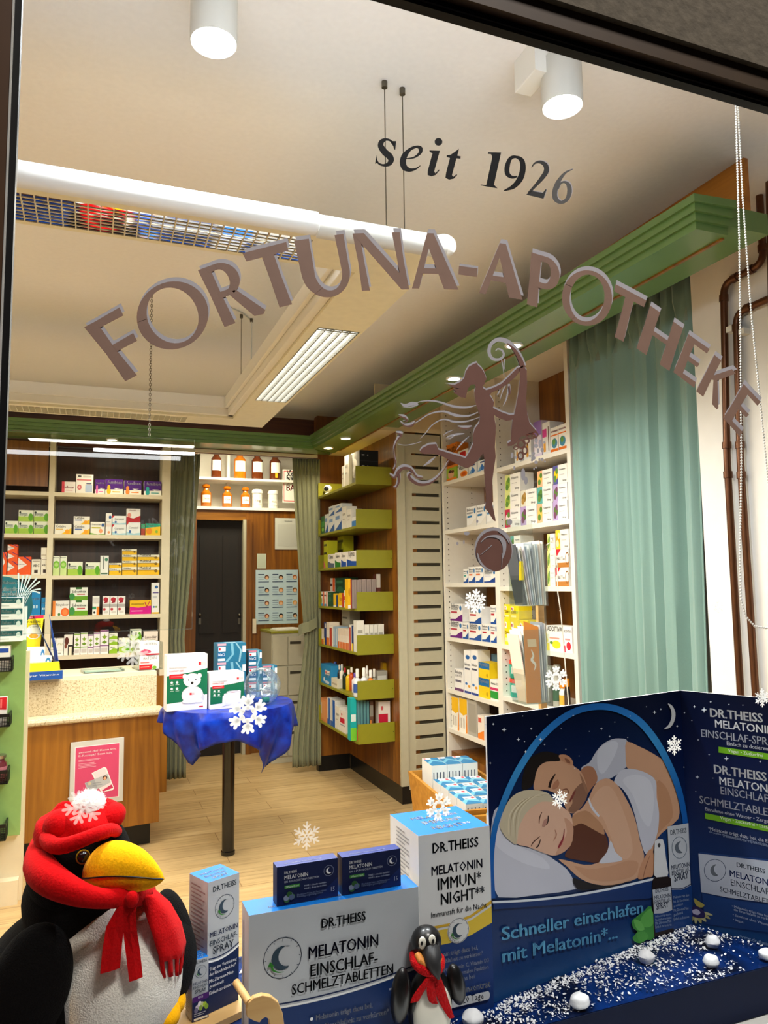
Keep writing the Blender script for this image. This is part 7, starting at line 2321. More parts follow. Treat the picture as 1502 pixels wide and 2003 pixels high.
# man's neck, head, hair, ear
SP(A([(700, 310), (760, 280), (800, 310), (815, 380), (770, 440), (720, 520), (690, 560), (620, 500)]), 'A9765A', 3)
SP(A([(370, 400), (385, 320), (420, 270), (480, 240), (560, 225), (620, 240), (650, 280), (700, 320), (735, 400), (745, 480), (720, 540), (680, 590), (640, 610), (600, 590), (560, 500), (470, 450), (380, 450)]), SKIN, 3)
SP(A([(640, 470), (700, 400), (735, 410), (745, 480), (720, 540), (660, 605), (610, 590), (640, 540)]), '8A6450', 3)
SP(A([(690, 330), (730, 400), (742, 470), (720, 430)]), '9A7058', 3)
SP(A([(288, 440), (290, 370), (305, 300), (340, 230), (400, 190), (460, 178), (530, 195), (570, 220), (545, 245), (460, 250), (410, 280), (385, 330), (370, 400), (330, 440)]), '1B1512', 3)
SP(A([(545, 205), (590, 200), (630, 225), (645, 265), (620, 275), (590, 255), (560, 240)]), 'BE8A6A', 3)
SP(A([(585, 225), (615, 235), (625, 262), (600, 255)]), '8A5A44', 3)
ST(A([(478, 430), (490, 385), (520, 335)]), [5, 5, 2], '2A1A14')
ST(A([(525, 430), (540, 400), (535, 375)]), [2, 3, 1.5], '4A2A20')
SP(A([(500, 440), (535, 430), (548, 395), (530, 380), (505, 405)]), 'B07A5E', 3)
ST(A([(620, 530), (635, 500), (660, 450)]), [2.5, 4.5, 2], '7A3A34')
ST(A([(560, 450), (600, 440), (615, 470)]), [1.5, 2.5, 1.5], '8A5A44')
# white blanket between them
SP(A([(930, 390), (980, 310), (1060, 300), (1160, 330), (1222, 385), (1228, 500), (1245, 610), (1235, 740), (1195, 850), (1150, 895), (1110, 780), (1080, 640), (1040, 520), (990, 440)]), 'C6C8D6', 3)
SP(A([(990, 380), (1080, 340), (1180, 380), (1210, 520), (1180, 700), (1120, 640), (1060, 480)]), 'D2D4E0', 3)
# woman's arm, shoulder, neck
SP(A([(640, 620), (700, 580), (750, 510), (790, 420), (840, 375), (900, 370), (960, 420), (1010, 500), (1060, 600), (1090, 700), (1110, 800), (1140, 900), (1130, 990), (1100, 1060), (980, 1100), (860, 1115), (740, 1090), (660, 1040), (600, 980), (540, 930), (640, 950), (720, 970), (820, 955), (900, 860), (860, 720), (760, 800), (660, 860), (600, 900), (640, 760)]), 'CFA284', 2)
SP(A([(640, 650), (720, 640), (800, 700), (870, 760), (890, 840), (880, 900), (820, 955), (700, 940), (600, 920), (590, 890), (640, 800)]), '5E3626', 3)
SP(A([(640, 630), (730, 590), (800, 640), (850, 700), (860, 760), (780, 720), (700, 680), (645, 700)]), 'B98A68', 3)
SP(A([(760, 560), (800, 470), (860, 420), (920, 440), (980, 560), (1030, 700), (1060, 860), (1020, 930), (960, 900), (900, 760), (850, 640)]), 'D6AC90', 3)
SP(A([(650, 980), (760, 1000), (900, 980), (1030, 940), (1100, 960), (1060, 1050), (900, 1085), (760, 1070)]), 'C69676', 3)
SP(A([(825, 955), (880, 880), (905, 800), (940, 880), (990, 935), (900, 955)]), 'D0D2DE', 3)
ST(A([(750, 505), (775, 570), (825, 632)]), [3, 4.5, 4], 'D8DAE6')
# woman's hair and face
SP(A([(245, 820), (250, 740), (285, 640), (340, 570), (420, 510), (500, 510), (560, 560), (620, 610), (640, 680), (640, 770), (610, 850), (560, 890), (500, 905), (420, 880), (330, 845)]), 'DDB49C', 3)
SP(A([(580, 640), (640, 690), (638, 790), (590, 870), (520, 900), (560, 820), (600, 740)]), 'CB9C82', 3)
SP(A([(130, 700), (145, 640), (170, 560), (220, 490), (300, 450), (400, 450), (470, 470), (500, 510), (500, 530), (420, 530), (340, 580), (290, 650), (255, 740), (245, 825), (200, 800), (160, 760)]), 'C9BDA2', 3)
for j in range(5):
    ST(A([(190 + j * 16, 760 + j * 8), (200 + j * 18, 620 - j * 6), (290 + j * 22, 520 - j * 8), (420 + j * 12, 490 - j * 4)]), [.6, 2.2, 2.2, .6], ['DCD0B4', 'A8987A', 'E0D6BC', 'B0A284', 'D6CAAE'][j])
ST(A([(405, 680), (408, 640), (425, 600)]), [1.5, 2.2, 1], '5A3A2E')
ST(A([(455, 690), (466, 660), (468, 625)]), [2.6, 3, 1.5], '2E1E1A')
SP(A([(425, 700), (450, 695), (464, 650), (440, 655)]), 'B8887A', 3)
ST(A([(348, 840), (365, 810), (410, 770)]), [1.2, 2, 1], '5A3A2E')
ST(A([(385, 850), (402, 830), (414, 790)]), [2.2, 2.6, 1.2], '2E1E1A')
ST(A([(505, 800), (525, 760), (515, 725)]), [1.2, 2, 1.2], 'B47E66')
SP(A([(535, 855), (545, 820), (575, 770), (582, 712), (578, 780), (560, 830)]), 'A8444A', 3)
ST(A([(540, 845), (568, 790), (581, 720)]), [1, 1.6, .8], '7A2A30')
# hand shadow under the head and the man's fingers
SP(A([(640, 1060), (740, 1095), (860, 1115), (980, 1100), (1060, 1070), (900, 1130), (760, 1140), (670, 1140)]), '1A1414', 2)
SP(A([(1098, 1068), (1105, 1000), (1140, 920), (1180, 860), (1205, 900), (1200, 1040), (1160, 1055)]), 'C4906E', 3)
ST(A([(1130, 1060), (1150, 980), (1180, 900)]), [1, 1.6, .6], '8A5A44')
# arch rim, baseline swoosh and lower field
ST(ARCH, [8, 9, 10, 11, 12, 13, 13.5, 13.5, 13, 12.5, 13, 14, 14, 13, 12, 11, 10, 9], 'arch_print')
SP(D7([(112, 1088), (300, 1078), (500, 1056), (700, 1020), (900, 975), (1120, 915), (1120, 1000), (900, 1075), (112, 1130)]), '0C2F68', 0)
ST(D7([(108, 1094), (300, 1084), (500, 1062), (700, 1027), (900, 982), (990, 960)]), [4.5] * 6, 'DCE4EE')
# moon and stars
SP(D7([(992, 93), (1015, 105), (1030, 140), (1025, 180), (1005, 212), (972, 222), (995, 200), (1010, 165), (1008, 125)]), 'C6C9CE', 3)


def star(x, y, r, put):
    put([(x, y - r), (x + r * .22, y - r * .22), (x + r, y), (x + r * .22, y + r * .22), (x, y + r), (x - r * .22, y + r * .22), (x - r, y), (x - r * .22, y - r * .22)], 'E6EEF8', 0)


for x, y, r in ((948, 1395 + 22, 2.2), (963, 1416, 2.8), (984, 1427, 5), (1026, 1470, 3.5), (1047, 1440, 2), (1012, 1446, 4), (1024, 1450, 1.6), (1063, 1456, 2), (1037, 1425, 2.6), (1068, 1398, 2), (1119, 1399, 2), (957, 1492, 2.6), (1055, 1446, 4), (1122, 1502, 2), (1174, 1425, 3), (1278, 1393, 4), (1290, 1387, 2.4), (1262, 1382, 1.6), (1230, 1400, 1.8), (1322, 1420, 2.6), (1200, 1412, 1.6), (1150, 1430, 1.4), (1095, 1425, 1.4), (1190, 1440, 2.2), (1225, 1442, 1.6), (1020, 1400, 1.5), (1335, 1500, 1.6), (950, 1592, 2), (1104, 1465, 1.8), (1130, 1478, 1.4)):
    star(x, y, r, SP)
TX('Schneller einschlafen', (980, 1838), (1255, 1784), '6FC0EA', True, 4, .0235)
TX('mit Melatonin*...', (981, 1881), (1205, 1833), '6FC0EA', True, 4, .0235)
# printed product: carton, spray bottle, mint
SP(D7([(987, 712), (1093, 695), (1112, 1215), (1012, 1232)]), 'B9BFC8', 0)
SP(D7([(1007, 1030), (1060, 1030), (1112, 1005), (1113, 1210), (1013, 1232)]), '123A78', 0)
ST(D7([(1007, 1024), (1060, 1024), (1112, 998)]), [1.6, 1.6, 1.6], '16264E')
TX('DR.THEISS', tuple(D7([(1003, 755)])[0]), tuple(D7([(1083, 742)])[0]), GR, True)
c7 = D7([(1047, 818)])[0]
ST([(c7[0] + 14.5 * math.cos(q), c7[1] + 21 * math.sin(q)) for q in [2 * PI * i / 20 for i in range(21)]], .9, '34506A')
SP([(c7[0] + 3, c7[1] - 13), (c7[0] - 6, c7[1] - 8), (c7[0] - 9, c7[1] + 1), (c7[0] - 4, c7[1] + 10), (c7[0] + 6, c7[1] + 10), (c7[0], c7[1] + 4), (c7[0] - 2, c7[1] - 5)], '5A6470', 3)
for s_, y, b_, xx0, xx1 in (('MELATONIN', 930, True, 1008, 1098), ('EINSCHLAF-', 958, False, 1010, 1100), ('SPRAY', 990, True, 1022, 1092)):
    TX(s_, tuple(D7([(xx0, y)])[0]), tuple(D7([(xx1, y - 18)])[0]), '2A3A54', b_)
for j, s_ in enumerate(('Melatonin trägt dazu', 'bei, die Einschlafzeit', 'zu verkürzen', 'Mit Zitronen-Minz-', 'geschmack', 'Einfach zu dosieren')):
    TX(s_, tuple(D7([(1018, 1075 + 22 * j)])[0]), tuple(D7([(1095 if j not in (2, 4) else 1065, 1062 + 22 * j)])[0]), 'A8BCD8', False, 1)
SP(D7([(905, 1115), (870, 1135), (825, 1170), (805, 1190), (815, 1225), (835, 1240), (810, 1270), (820, 1290), (850, 1300), (880, 1280), (920, 1270)]), '3F8F3A', 2)
SP(D7([(905, 1125), (860, 1160), (850, 1200), (880, 1220), (915, 1200)]), '5FB04E', 3)
SP(D7([(815, 1180), (850, 1190), (870, 1230), (835, 1232)]), '6ABA58', 3)
SP(D7([(830, 1250), (870, 1240), (890, 1270), (850, 1295)]), '4E9E44', 3)
SP(D7([(910, 1010), (920, 970), (945, 958), (975, 958), (998, 970), (1005, 1000), (1017, 1235), (1000, 1246), (930, 1262), (918, 1250)]), '1B0F0A', 2)
SP(D7([(918, 955), (920, 830), (922, 785), (935, 775), (962, 775), (970, 800), (978, 870), (990, 945), (985, 962), (930, 968)]), 'D8DADE', 0)
SP(D7([(936, 805), (942, 795), (950, 800), (948, 814), (940, 816)]), '3A3A3E', 3)
SP(D7([(910, 1030), (1003, 1012), (1015, 1220), (925, 1245)]), 'B9BFC8', 0)
SP(D7([(915, 1150), (960, 1148), (1011, 1132), (1016, 1222), (925, 1246)]), '123A78', 0)
for s_, y, b_, xx0, xx1 in (('DR.THEISS', 1047, True, 925, 990), ('MELATONIN', 1080, True, 920, 1000), ('EINSCHLAF-', 1104, False, 921, 1001), ('SPRAY', 1130, True, 930, 990)):
    TX(s_, tuple(D7([(xx0, y)])[0]), tuple(D7([(xx1, y - 14)])[0]), '2A3A54', b_)
for j in range(4):
    TX(('Melatonin trägt dazu bei,', 'Einschlafzeit verkürzen', 'Mit Zitronen-Minz', 'Einfach zu dosieren')[j], tuple(D7([(924, 1170 + 18 * j)])[0]), tuple(D7([(1005, 1156 + 18 * j)])[0]), 'A8BCD8', False, 1)
mb.build('left_panel', parent=t)

# the other half
lvl[0] = 0
mb2 = panel(SF, rd, rn, RL, 'p')
base2 = V((SF.x, SF.y, PT))
C = lambda pts: [(1320 + x * .2596, 1340 + y * .2596) for x, y in pts]


def SP2(pts, c, sm=4):
    return on(mb2, rn, base2, smooth_poly(pts, sm) if sm else pts, c if c in MATS else k(c))


def TX2(s_, p0, h, wd, c, bold=False, res=2):
    """p0 = baseline start (photo px), h = cap height in photo px, wd = advance per character in cap heights"""
    lvl[0] += 1
    off = rn * (.0003 + .00004 * lvl[0])
    a_ = P(*p0, pl=(base2, rn)) + off
    hm = (P(p0[0], p0[1] - h, pl=(base2, rn)) - P(*p0, pl=(base2, rn))).length
    vs, fs, w_ = text_geo(s_, bold, res)
    mb2.text(s_, a_, a_ + rd * (w_ * hm / .72 * wd), (0, 0, 1), k(c), bold, res, hm)


cc = lambda x, y: C([(x, y)])[0]
for s_, x, y, h, wd, c_, b_ in (('DR.THEISS', 268, 238, 17, .92, 'D2D4D8', 2), ('MELATONIN', 305, 318, 15.5, .92, 'F0F2F6', True), ('EINSCHLAF-SPRAY', 200, 388, 15, .86, 'B8BCC8', False), ('Einfach zu dosieren', 392, 452, 7.5, .95, 'D8DCE6', False),
                             ('DR.THEISS', 298, 662, 17, .92, 'D2D4D8', 2), ('MELATONIN', 338, 748, 15.5, .92, 'F0F2F6', True), ('EINSCHLAF-', 346, 820, 15, .86, 'B8BCC8', False), ('SCHMELZTABLETTEN', 188, 888, 15, .86, 'B8BCC8', False), ('Einnahme ohne Wasser • Zergeht auf der Zunge', 228, 944, 7, .95, 'D8DCE6', False),
                             ('*Melatonin trägt dazu bei, die Einschlafzeit zu verkürzen.', 252, 1092, 7, .9, 'D8DCE6', False), ('Die positive Wirkung stellt sich ein, wenn kurz vor dem Schlafengehen', 262, 1112, 3.6, .95, 'A8B8D4', False), ('(1 Schmelztablette bzw. 2 Sprühstöße) aufgenommen wird.', 365, 1143, 3.6, .95, 'A8B8D4', False)):
    TX2(s_, cc(x, y), h, wd, c_, b_)


def band(x, y, wd, h, c_):
    lvl[0] += 1
    off = rn * (.0003 + .00004 * lvl[0])
    p0, p1 = P(*cc(x, y), pl=(base2, rn)) + off, P(*cc(x, y - h), pl=(base2, rn)) + off
    mb2.poly([p0, p0 + rd * wd, p1 + rd * wd, p1], k(c_))


band(330, 508, .25, 44, '6FAE1E')
TX2('Vegan • Zuckerfrei', cc(402, 505), 6.5, .95, 'F0F4E8', False)
band(228, 1006, .30, 42, '6FAE1E')
TX2('Vegan • Zuckerfrei • Lactosefrei', cc(343, 1010), 6.5, .95, 'F0F4E8', False)
# printed tablet carton
SP2(C([(178, 1268), (330, 1284), (760, 1332), (760, 1666), (700, 1640), (400, 1600), (200, 1560)]), 'B9BFCC', 0)
SP2(C([(205, 1566), (400, 1608), (700, 1652), (760, 1672), (760, 1876), (700, 1862), (228, 1800)]), '123A74', 0)
SP2(C([(178, 1268), (760, 1332), (760, 1317), (190, 1256)]), '16366E', 0)
c7 = cc(303, 1395)
for r_, cl in ((22, '2A3A5A'), (21, 'B9BFCC')):
    SP2([(c7[0] + r_ * .98 * math.cos(q), c7[1] + r_ * math.sin(q)) for q in [2 * PI * i / 24 for i in range(24)]], cl, 0)
SP2([(c7[0] + 3, c7[1] - 12), (c7[0] - 6, c7[1] - 8), (c7[0] - 9, c7[1] + 1), (c7[0] - 4, c7[1] + 10), (c7[0] + 6, c7[1] + 10), (c7[0], c7[1] + 4), (c7[0] - 2, c7[1] - 5)], '6A7078', 3)
for s_, x, y, h, wd, c_, b_ in (('DR.THEISS', 468, 1368, 9, .95, '34424E', True), ('MELATONIN', 416, 1438, 12.5, .92, '1A2E66', True), ('EINSCHLAF-', 424, 1506, 12, .86, '4A5464', False), ('SCHMELZTABLETTEN', 342, 1552, 10, .86, '4A5464', False),
                             ('• Melatonin trägt dazu bei,', 432, 1672, 5, .95, 'C8D4E8', False), ('die Einschlafzeit zu verkürzen*', 446, 1698, 5, .95, 'C8D4E8', False), ('• Einnahme ohne Wasser', 438, 1736, 5, .95, 'C8D4E8', False), ('• Vegan', 440, 1772, 5, .95, 'C8D4E8', False), ('www.dr-theiss.de', 490, 1900, 7.5, .95, 'A8C4E4', False)):
    TX2(s_, cc(x, y), h, wd, c_, b_)
# passion flower
for q in range(9):
    a_ = math.radians(20 + q * 18)
    x_, y_ = 165 + 130 * math.cos(a_), 1700 + 100 * math.sin(a_)
    SP2(C([(165, 1705), ((165 + x_) / 2 - 16, (1700 + y_) / 2 + 8), (x_, y_), ((165 + x_) / 2 + 16, (1700 + y_) / 2 - 8)]), ['C9C48E', 'B8B070'][q % 2], 3)
SP2(C([(110, 1685), (160, 1665), (220, 1700), (225, 1750), (170, 1750), (120, 1730)]), '2A2258', 3)
SP2(C([(135, 1695), (170, 1687), (195, 1712), (175, 1730), (140, 1718)]), 'C8C2D8', 3)
SP2(C([(145, 1605), (180, 1625), (225, 1655), (200, 1675), (160, 1655)]), 'B8A850', 3)
for x, y, r in ((150, 162, 3), (222, 186, 6), (75, 208, 2), (272, 126, 2.4), (130, 266, 1.6), (178, 412, 2.4), (260, 522, 2), (390, 552, 5), (172, 692, 4), (645, 575, 2.4), (410, 145, 1.8), (160, 800, 1.6), (535, 930, 1.6), (515, 150, 1.6), (290, 700, 1.4)):
    star(*cc(x, y), r, SP2)
mb2.build('right_panel', parent=t)

# ------------------------------------------------------------------ snow: balls (counted) and flakes (not)
SNOW = flat('snow_white', 'F4F6FA', .6, var=.02, scale=80, bump=.3)
for i, (x, y, r, lb) in enumerate(((1265, 1876, .0145, 'white snowball at the foot of the standee lettering'), (1394, 1845, .0140, 'white snowball below the standee fold'), (1391, 1884, .0140, 'white snowball in the middle of the scattered snow'), (1134, 1965, .0155, 'white snowball nearest the platform edge beside the tall carton'), (1500, 1870, .0135, 'white snowball cut by the photo border'), (925, 2000, .0165, 'white snowball behind the small penguin wing'), (782, 2010, .0170, 'white snowball beside the small penguin at the lower border'))):
    c = P(x, y + 8, Z=PT)
    q = i * 1.3
    mb = MB().ell((c.x, c.y, PT + r * .82), (r * 1.15, r, r * .85), SNOW, 18, 12, fn=lambda d, q=q: 1 + .07 * math.sin(5 * d.x + q) * math.cos(4 * d.y + 2 * q) + .05 * math.sin(7 * d.z + q))
    o = mb.build('snowball', origin=(c.x, c.y, PT), smooth=True)
    tag(o, lb.replace('nearest', 'close to'), 'snowball', 'snowballs on the platform')
rnd = random.Random(21)
mb = MB()
n_ = 0
CL = [(rnd.uniform(.50, 1.5), rnd.uniform(1.172, 1.37), rnd.uniform(.015, .05)) for _ in range(30)] + [(SL.x + (SF.x - SL.x) * q / 15 + .012, SL.y + (SF.y - SL.y) * q / 15 - .018, .018) for q in range(15)]
while n_ < 2300:
    if rnd.random() < .86:
        cx, cy, cr = CL[rnd.randrange(len(CL))]
        x, y = rnd.gauss(cx, cr * 1.3), rnd.gauss(cy, cr * .55)
    else:
        x, y = rnd.uniform(.45, 1.6), rnd.uniform(1.168, 1.40)
    if not (.42 < x < 1.62 and 1.166 < y < 1.41):
        continue
    # stay in front of the standee and beside the cartons
    if (V((x, y, 0)) - V((SL.x, SL.y, 0))).dot(sn) < .004 and x > SL.x - .02:
        continue
    if x > SF.x and (V((x, y, 0)) - V((SF.x, SF.y, 0))).dot(rn) < .004:
        continue
    if x < .69 and y > 1.236:
        continue
    if x < .54 and y > 1.205:
        continue
    r = rnd.uniform(.0013, .0042) * rnd.uniform(.7, 1.0)
    a = rnd.uniform(0, PI)
    z = PT + rnd.uniform(.0002, .003)
    tl = rnd.uniform(-.6, .6)
    ux = V((math.cos(a), math.sin(a), tl)) * r
    uy = V((-math.sin(a), math.cos(a), rnd.uniform(-.5, .5))) * r * rnd.uniform(.4, .8)
    c = V((x, y, z + abs(tl) * r))
    mb.hexa([c - ux - uy * .4, c + ux * .3 - uy, c + ux, c + uy, c - ux * .5 + uy * .8], [p + V((0, 0, .0004)) for p in (c - ux - uy * .4, c + ux * .3 - uy, c + ux, c + uy, c - ux * .5 + uy * .8)], SNOW)
    n_ += 1
o = mb.build('snow_flakes', origin=(1.0, 1.28, PT))
tag(o, 'loose white artificial snow scattered over the blue foil', 'artificial snow')
o['kind'] = 'stuff'


# ------------------------------------------------------------------ plush penguin
def plush(name, col, sheen=.5, rough=.9, bump=.6, scale=420):
    return flat(name, col, rough, var=.12, scale=scale, bump=bump, sheen=sheen, spec=.08)


BLK = plush('plush_black', '040405', .01)
WHT = plush('plush_white', 'EFEBE2', .1)
RED = plush('plush_red', 'BE040A', .02, scale=260, bump=.35)
YEL = plush('plush_yellow', 'F2AE06', .03, scale=300, bump=.2)
POM = plush('pompom_white', 'F4F0EE', .5, scale=200, bump=1.0)
G1 = lambda x, y, Y: P(x * .253, 1530 + y * .253, Y=Y)
BC = P(180, 1895, Y=1.385)
t = thing('plush_penguin', 'large plush penguin with red bobble hat, red scarf and yellow beak', 'plush toy', (BC.x, 1.385, PT))
zb0 = PT
rzb = BC.z - PT - .001


def bodyfn(d):
    return 1.0


mb = MB().ell((BC.x, 1.385, BC.z), (.168, .135, rzb), BLK, 48, 32, fn=lambda d: (1.0 if d.z < 0 else 1.0) * (1 - .05 * max(0, d.z) ** 2))
HC = G1(640, 620, 1.345)
mb.ell((HC.x - .004, 1.352, HC.z - .004), (.080, .082, .083), BLK, 40, 28)
mb.ell((HC.x + .01, 1.37, (HC.z + BC.z) / 2 + .03), (.10, .09, .09), BLK, 32, 20)
mb.build('body', parent=t, smooth=True)
BL_ = P(226, 1935, Y=1.335)
ztop = P(222, 1766, Y=1.27).z
MB().ell((BL_.x, 1.335, (ztop + PT + .001) / 2), (.104, .114, (ztop - PT - .001) / 2), WHT, 48, 32).build('belly', parent=t, smooth=True)
# wings
WC = G1(225, 1590, 1.245)
MB().ell(WC, (.056, .034, .088), BLK, 32, 22, rot=Matrix.Rotation(math.radians(14), 3, 'Y')).build('wing', parent=t, smooth=True)
WC = G1(1340, 1220, 1.40)
MB().ell(WC, (.034, .06, .085), BLK, 28, 20, rot=Matrix.Rotation(math.radians(-10), 3, 'Y')).build('wing', parent=t, smooth=True)
# beak
b0, b1 = G1(680, 700, 1.285), G1(1272, 748, 1.205)
ax = b1 - b0
L_ = ax.length
ax.normalize()
up = (V((0, 0, 1)) - ax * ax.z).normalized()
sw = ax.cross(up)
for nm, sgn in (('upper_beak', 1), ('lower_beak', -1)):
    mb = MB()
    vs, fs = [], []
    NS, NT = 18, 16
    for i in range(NS + 1):
        u = i / NS
        r = (u ** .42) * ((1 - u) ** .78) * 2.15
        hgt = (.040 if sgn > 0 else .040) * min(1, r)
        wid = .040 * min(1, r) * (1 - .25 * u)
        mid_ = b0 + ax * (L_ * u) + up * (.011 * math.sin(PI * u))
        for j in range(NT + 1):
            q = PI * j / NT
            vs.append(mid_ + sw * (wid * math.cos(q)) + up * (sgn * hgt * math.sin(q) * (1 + .03 * math.sin(9 * u))))
    for i in range(NS):
        for j in range(NT):
            a_, c_ = i * (NT + 1) + j, (i + 1) * (NT + 1) + j
            fs.append((a_, a_ + 1, c_ + 1, c_))
    mb.add(vs, fs, YEL)
    mb.build(nm, parent=t, smooth=True)
mb = MB()
pts = []
for i in range(13):
    u = .07 + .92 * i / 12
    r = (u ** .42) * ((1 - u) ** .78) * 2.15
    wid = .0405 * min(1, r) * (1 - .25 * u)
    pts.append(b0 + ax * (L_ * u) + up * (.011 * math.sin(PI * u)) + (-sw if sw.y > 0 else sw) * wid)
mb.tube(pts, .0012, 'black', 6).build('mouth_seam', parent=t, smooth=True)
# eye
ec = G1(642, 578, 1.276)
MB().ell(ec, (.0088, .0088, .0088), 'black_metal', 18, 12).build('eye', parent=t, smooth=True)
er = (EYE - ec).normalized()
e1 = er.cross(V((0, 0, 1))).normalized()
e2 = e1.cross(er)
MB().tube([ec + (e1 * math.cos(q) + e2 * math.sin(q)) * .0095 for q in [2 * PI * i / 20 for i in range(21)]], .0011, flat('eye_ring', 'B08A18', .3), 6, caps=False).build('eye_ring', parent=t, smooth=True)
# hat: knitted crown, rolled brim, bobble
hc = G1(610, 345, 1.345)
h = MB().ell(hc, (.066, .064, .040), RED, 44, 26, rot=Matrix.Rotation(math.radians(-12), 3, 'Y'), fn=lambda d: 1 + .10 * math.sin(4.2 * math.atan2(d.y, d.x) + 3 * d.z) * (.4 + .6 * max(0, d.z)) + .07 * math.sin(9 * d.x + 4 * d.z) * max(0, d.z))
h.ell(G1(850, 270, 1.33), (.026, .03, .020), RED, 22, 14, rot=Matrix.Rotation(math.radians(-30), 3, 'Y'))
h.ell(G1(470, 330, 1.32), (.026, .03, .024), RED, 22, 14)
h.build('hat', parent=t, smooth=True)
brim = [(355, 370, 1.36), (352, 440, 1.305), (410, 505, 1.27), (520, 490, 1.252), (640, 445, 1.246), (760, 395, 1.25), (860, 355, 1.275), (910, 385, 1.325), (880, 400, 1.40), (640, 400, 1.43), (430, 380, 1.415), (355, 370, 1.36)]
MB().tube([G1(*p) for p in brim], [.011, .012, .0125, .012, .011, .0105, .010, .010, .011, .011, .011, .011], RED, 14, caps=False).build('hat_brim', parent=t, smooth=True, sub=1)
rnd = random.Random(4)
pc = G1(690, 190, 1.335)
mb = MB().ell(pc, (.027, .026, .0255), POM, 30, 20)
for i in range(900):
    a, zc = rnd.uniform(0, 2 * PI), rnd.uniform(-1, 1)
    s_ = math.sqrt(1 - zc * zc)
    d_ = V((s_ * math.cos(a), s_ * math.sin(a), zc))
    p0 = pc + d_ * .0245
    p1 = pc + d_ * rnd.uniform(.0275, .031) + V((rnd.uniform(-1, 1), rnd.uniform(-1, 1), rnd.uniform(-1, 1))) * .0025
    w_ = d_.orthogonal().normalized() * .0005
    mb.add([p0 - w_, p0 + w_, p1], [(0, 1, 2)], POM)
mb.build('bobble', parent=t)
# scarf round the neck
sc = [(330, 480, 1.40), (292, 600, 1.33), (310, 690, 1.278), (400, 765, 1.238), (540, 840, 1.215), (700, 895, 1.208), (850, 905, 1.212), (980, 890, 1.225), (1090, 860, 1.265), (1130, 820, 1.34), (1000, 760, 1.43), (700, 700, 1.46), (430, 560, 1.45), (330, 480, 1.40)]
MB().tube([G1(*p) for p in sc], [.020, .023, .025, .0235, .0195, .015, .013, .015, .019, .022, .022, .022, .022, .020], RED, 16, caps=False).build('scarf', parent=t, smooth=True, sub=1)


def ribbon(pts, wpx, mat=RED, th=.004):
    mb = MB()
    n = len(pts)
    vs, fs = [], []
    for i, (x, y, Y) in enumerate(pts):
        w_ = wpx[i] if isinstance(wpx, (list, tuple)) else wpx
        c_ = G1(x, y, Y)
        hw = w_ * .253 * .00088 / 2
        bend = .004 * math.sin(i * 1.3)
        vs += [c_ + V((-hw, bend, 0)), c_ + V((0, -.0015, 0)), c_ + V((hw, -bend, 0)), c_ + V((hw, th - bend, 0)), c_ + V((0, th, 0)), c_ + V((-hw, th + bend, 0))]
    for i in range(n - 1):
        for j in range(6):
            fs.append((i * 6 + j, i * 6 + (j + 1) % 6, (i + 1) * 6 + (j + 1) % 6, (i + 1) * 6 + j))
    fs += [(0, 1, 2, 3, 4, 5), tuple(range((n - 1) * 6, n * 6))[::-1]]
    return mb.add(vs, fs, mat)


ribbon([(1010, 880, 1.206), (950, 990, 1.206), (890, 1120, 1.208), (868, 1280, 1.208), (852, 1460, 1.21)], [60, 85, 110, 120, 122]).build('scarf_tie', parent=t)
ribbon([(1040, 880, 1.204), (1005, 1000, 1.205), (1005, 1150, 1.207), (1030, 1330, 1.21), (1052, 1525, 1.212)], [55, 70, 85, 90, 86]).build('scarf_tie', parent=t)
MB().ell(G1(1020, 905, 1.203), (.010, .009, .012), RED, 16, 10).build('scarf_knot', parent=t, smooth=True)
# fringed scarf end lying over the side of the body
mb = MB()
le = [(1085, 860, 1.245), (1120, 1000, 1.238), (1180, 1180, 1.236), (1225, 1340, 1.240), (1250, 1500, 1.25)]
re = [(1180, 820, 1.30), (1310, 930, 1.315), (1395, 1080, 1.325), (1432, 1230, 1.33), (1405, 1420, 1.32)]
NU = 10
vs, fs = [], []
for i in range(17):
    f_ = i / 16 * 4
    i0 = min(3, int(f_))
    u = f_ - i0
    a_ = G1(*[le[i0][m] + (le[i0 + 1][m] - le[i0][m]) * u for m in range(3)])
    b_ = G1(*[re[i0][m] + (re[i0 + 1][m] - re[i0][m]) * u for m in range(3)])
    for j in range(NU + 1):
        s_ = j / NU
        bul = math.sin(PI * s_) * .018
        vs.append(a_ + (b_ - a_) * s_ + V((bul * .4, -bul, 0)) + V((0, -.003 * math.sin(14 * s_) * (i / 16), 0)))
for i in range(16):
    for j in range(NU):
        if i > 11 and j % 2 == 1 and i > 12:
            continue
        a_ = i * (NU + 1) + j
        fs.append((a_, a_ + 1, a_ + NU + 2, a_ + NU + 1))
mb.add(vs, fs, RED)
mb.build('scarf_end', parent=t, smooth=True, solid=.003)
for x, y, Y, r in ((1310, 1690, 1.33, (.026, .035, .021)), (1265, 1790, 1.295, (.026, .035, .021))):
    c = G1(x, y, Y)
    c.z = max(PT + r[2] * .97, c.z)
    MB().ell(c, r, YEL, 24, 16).build('foot', parent=t, smooth=True)

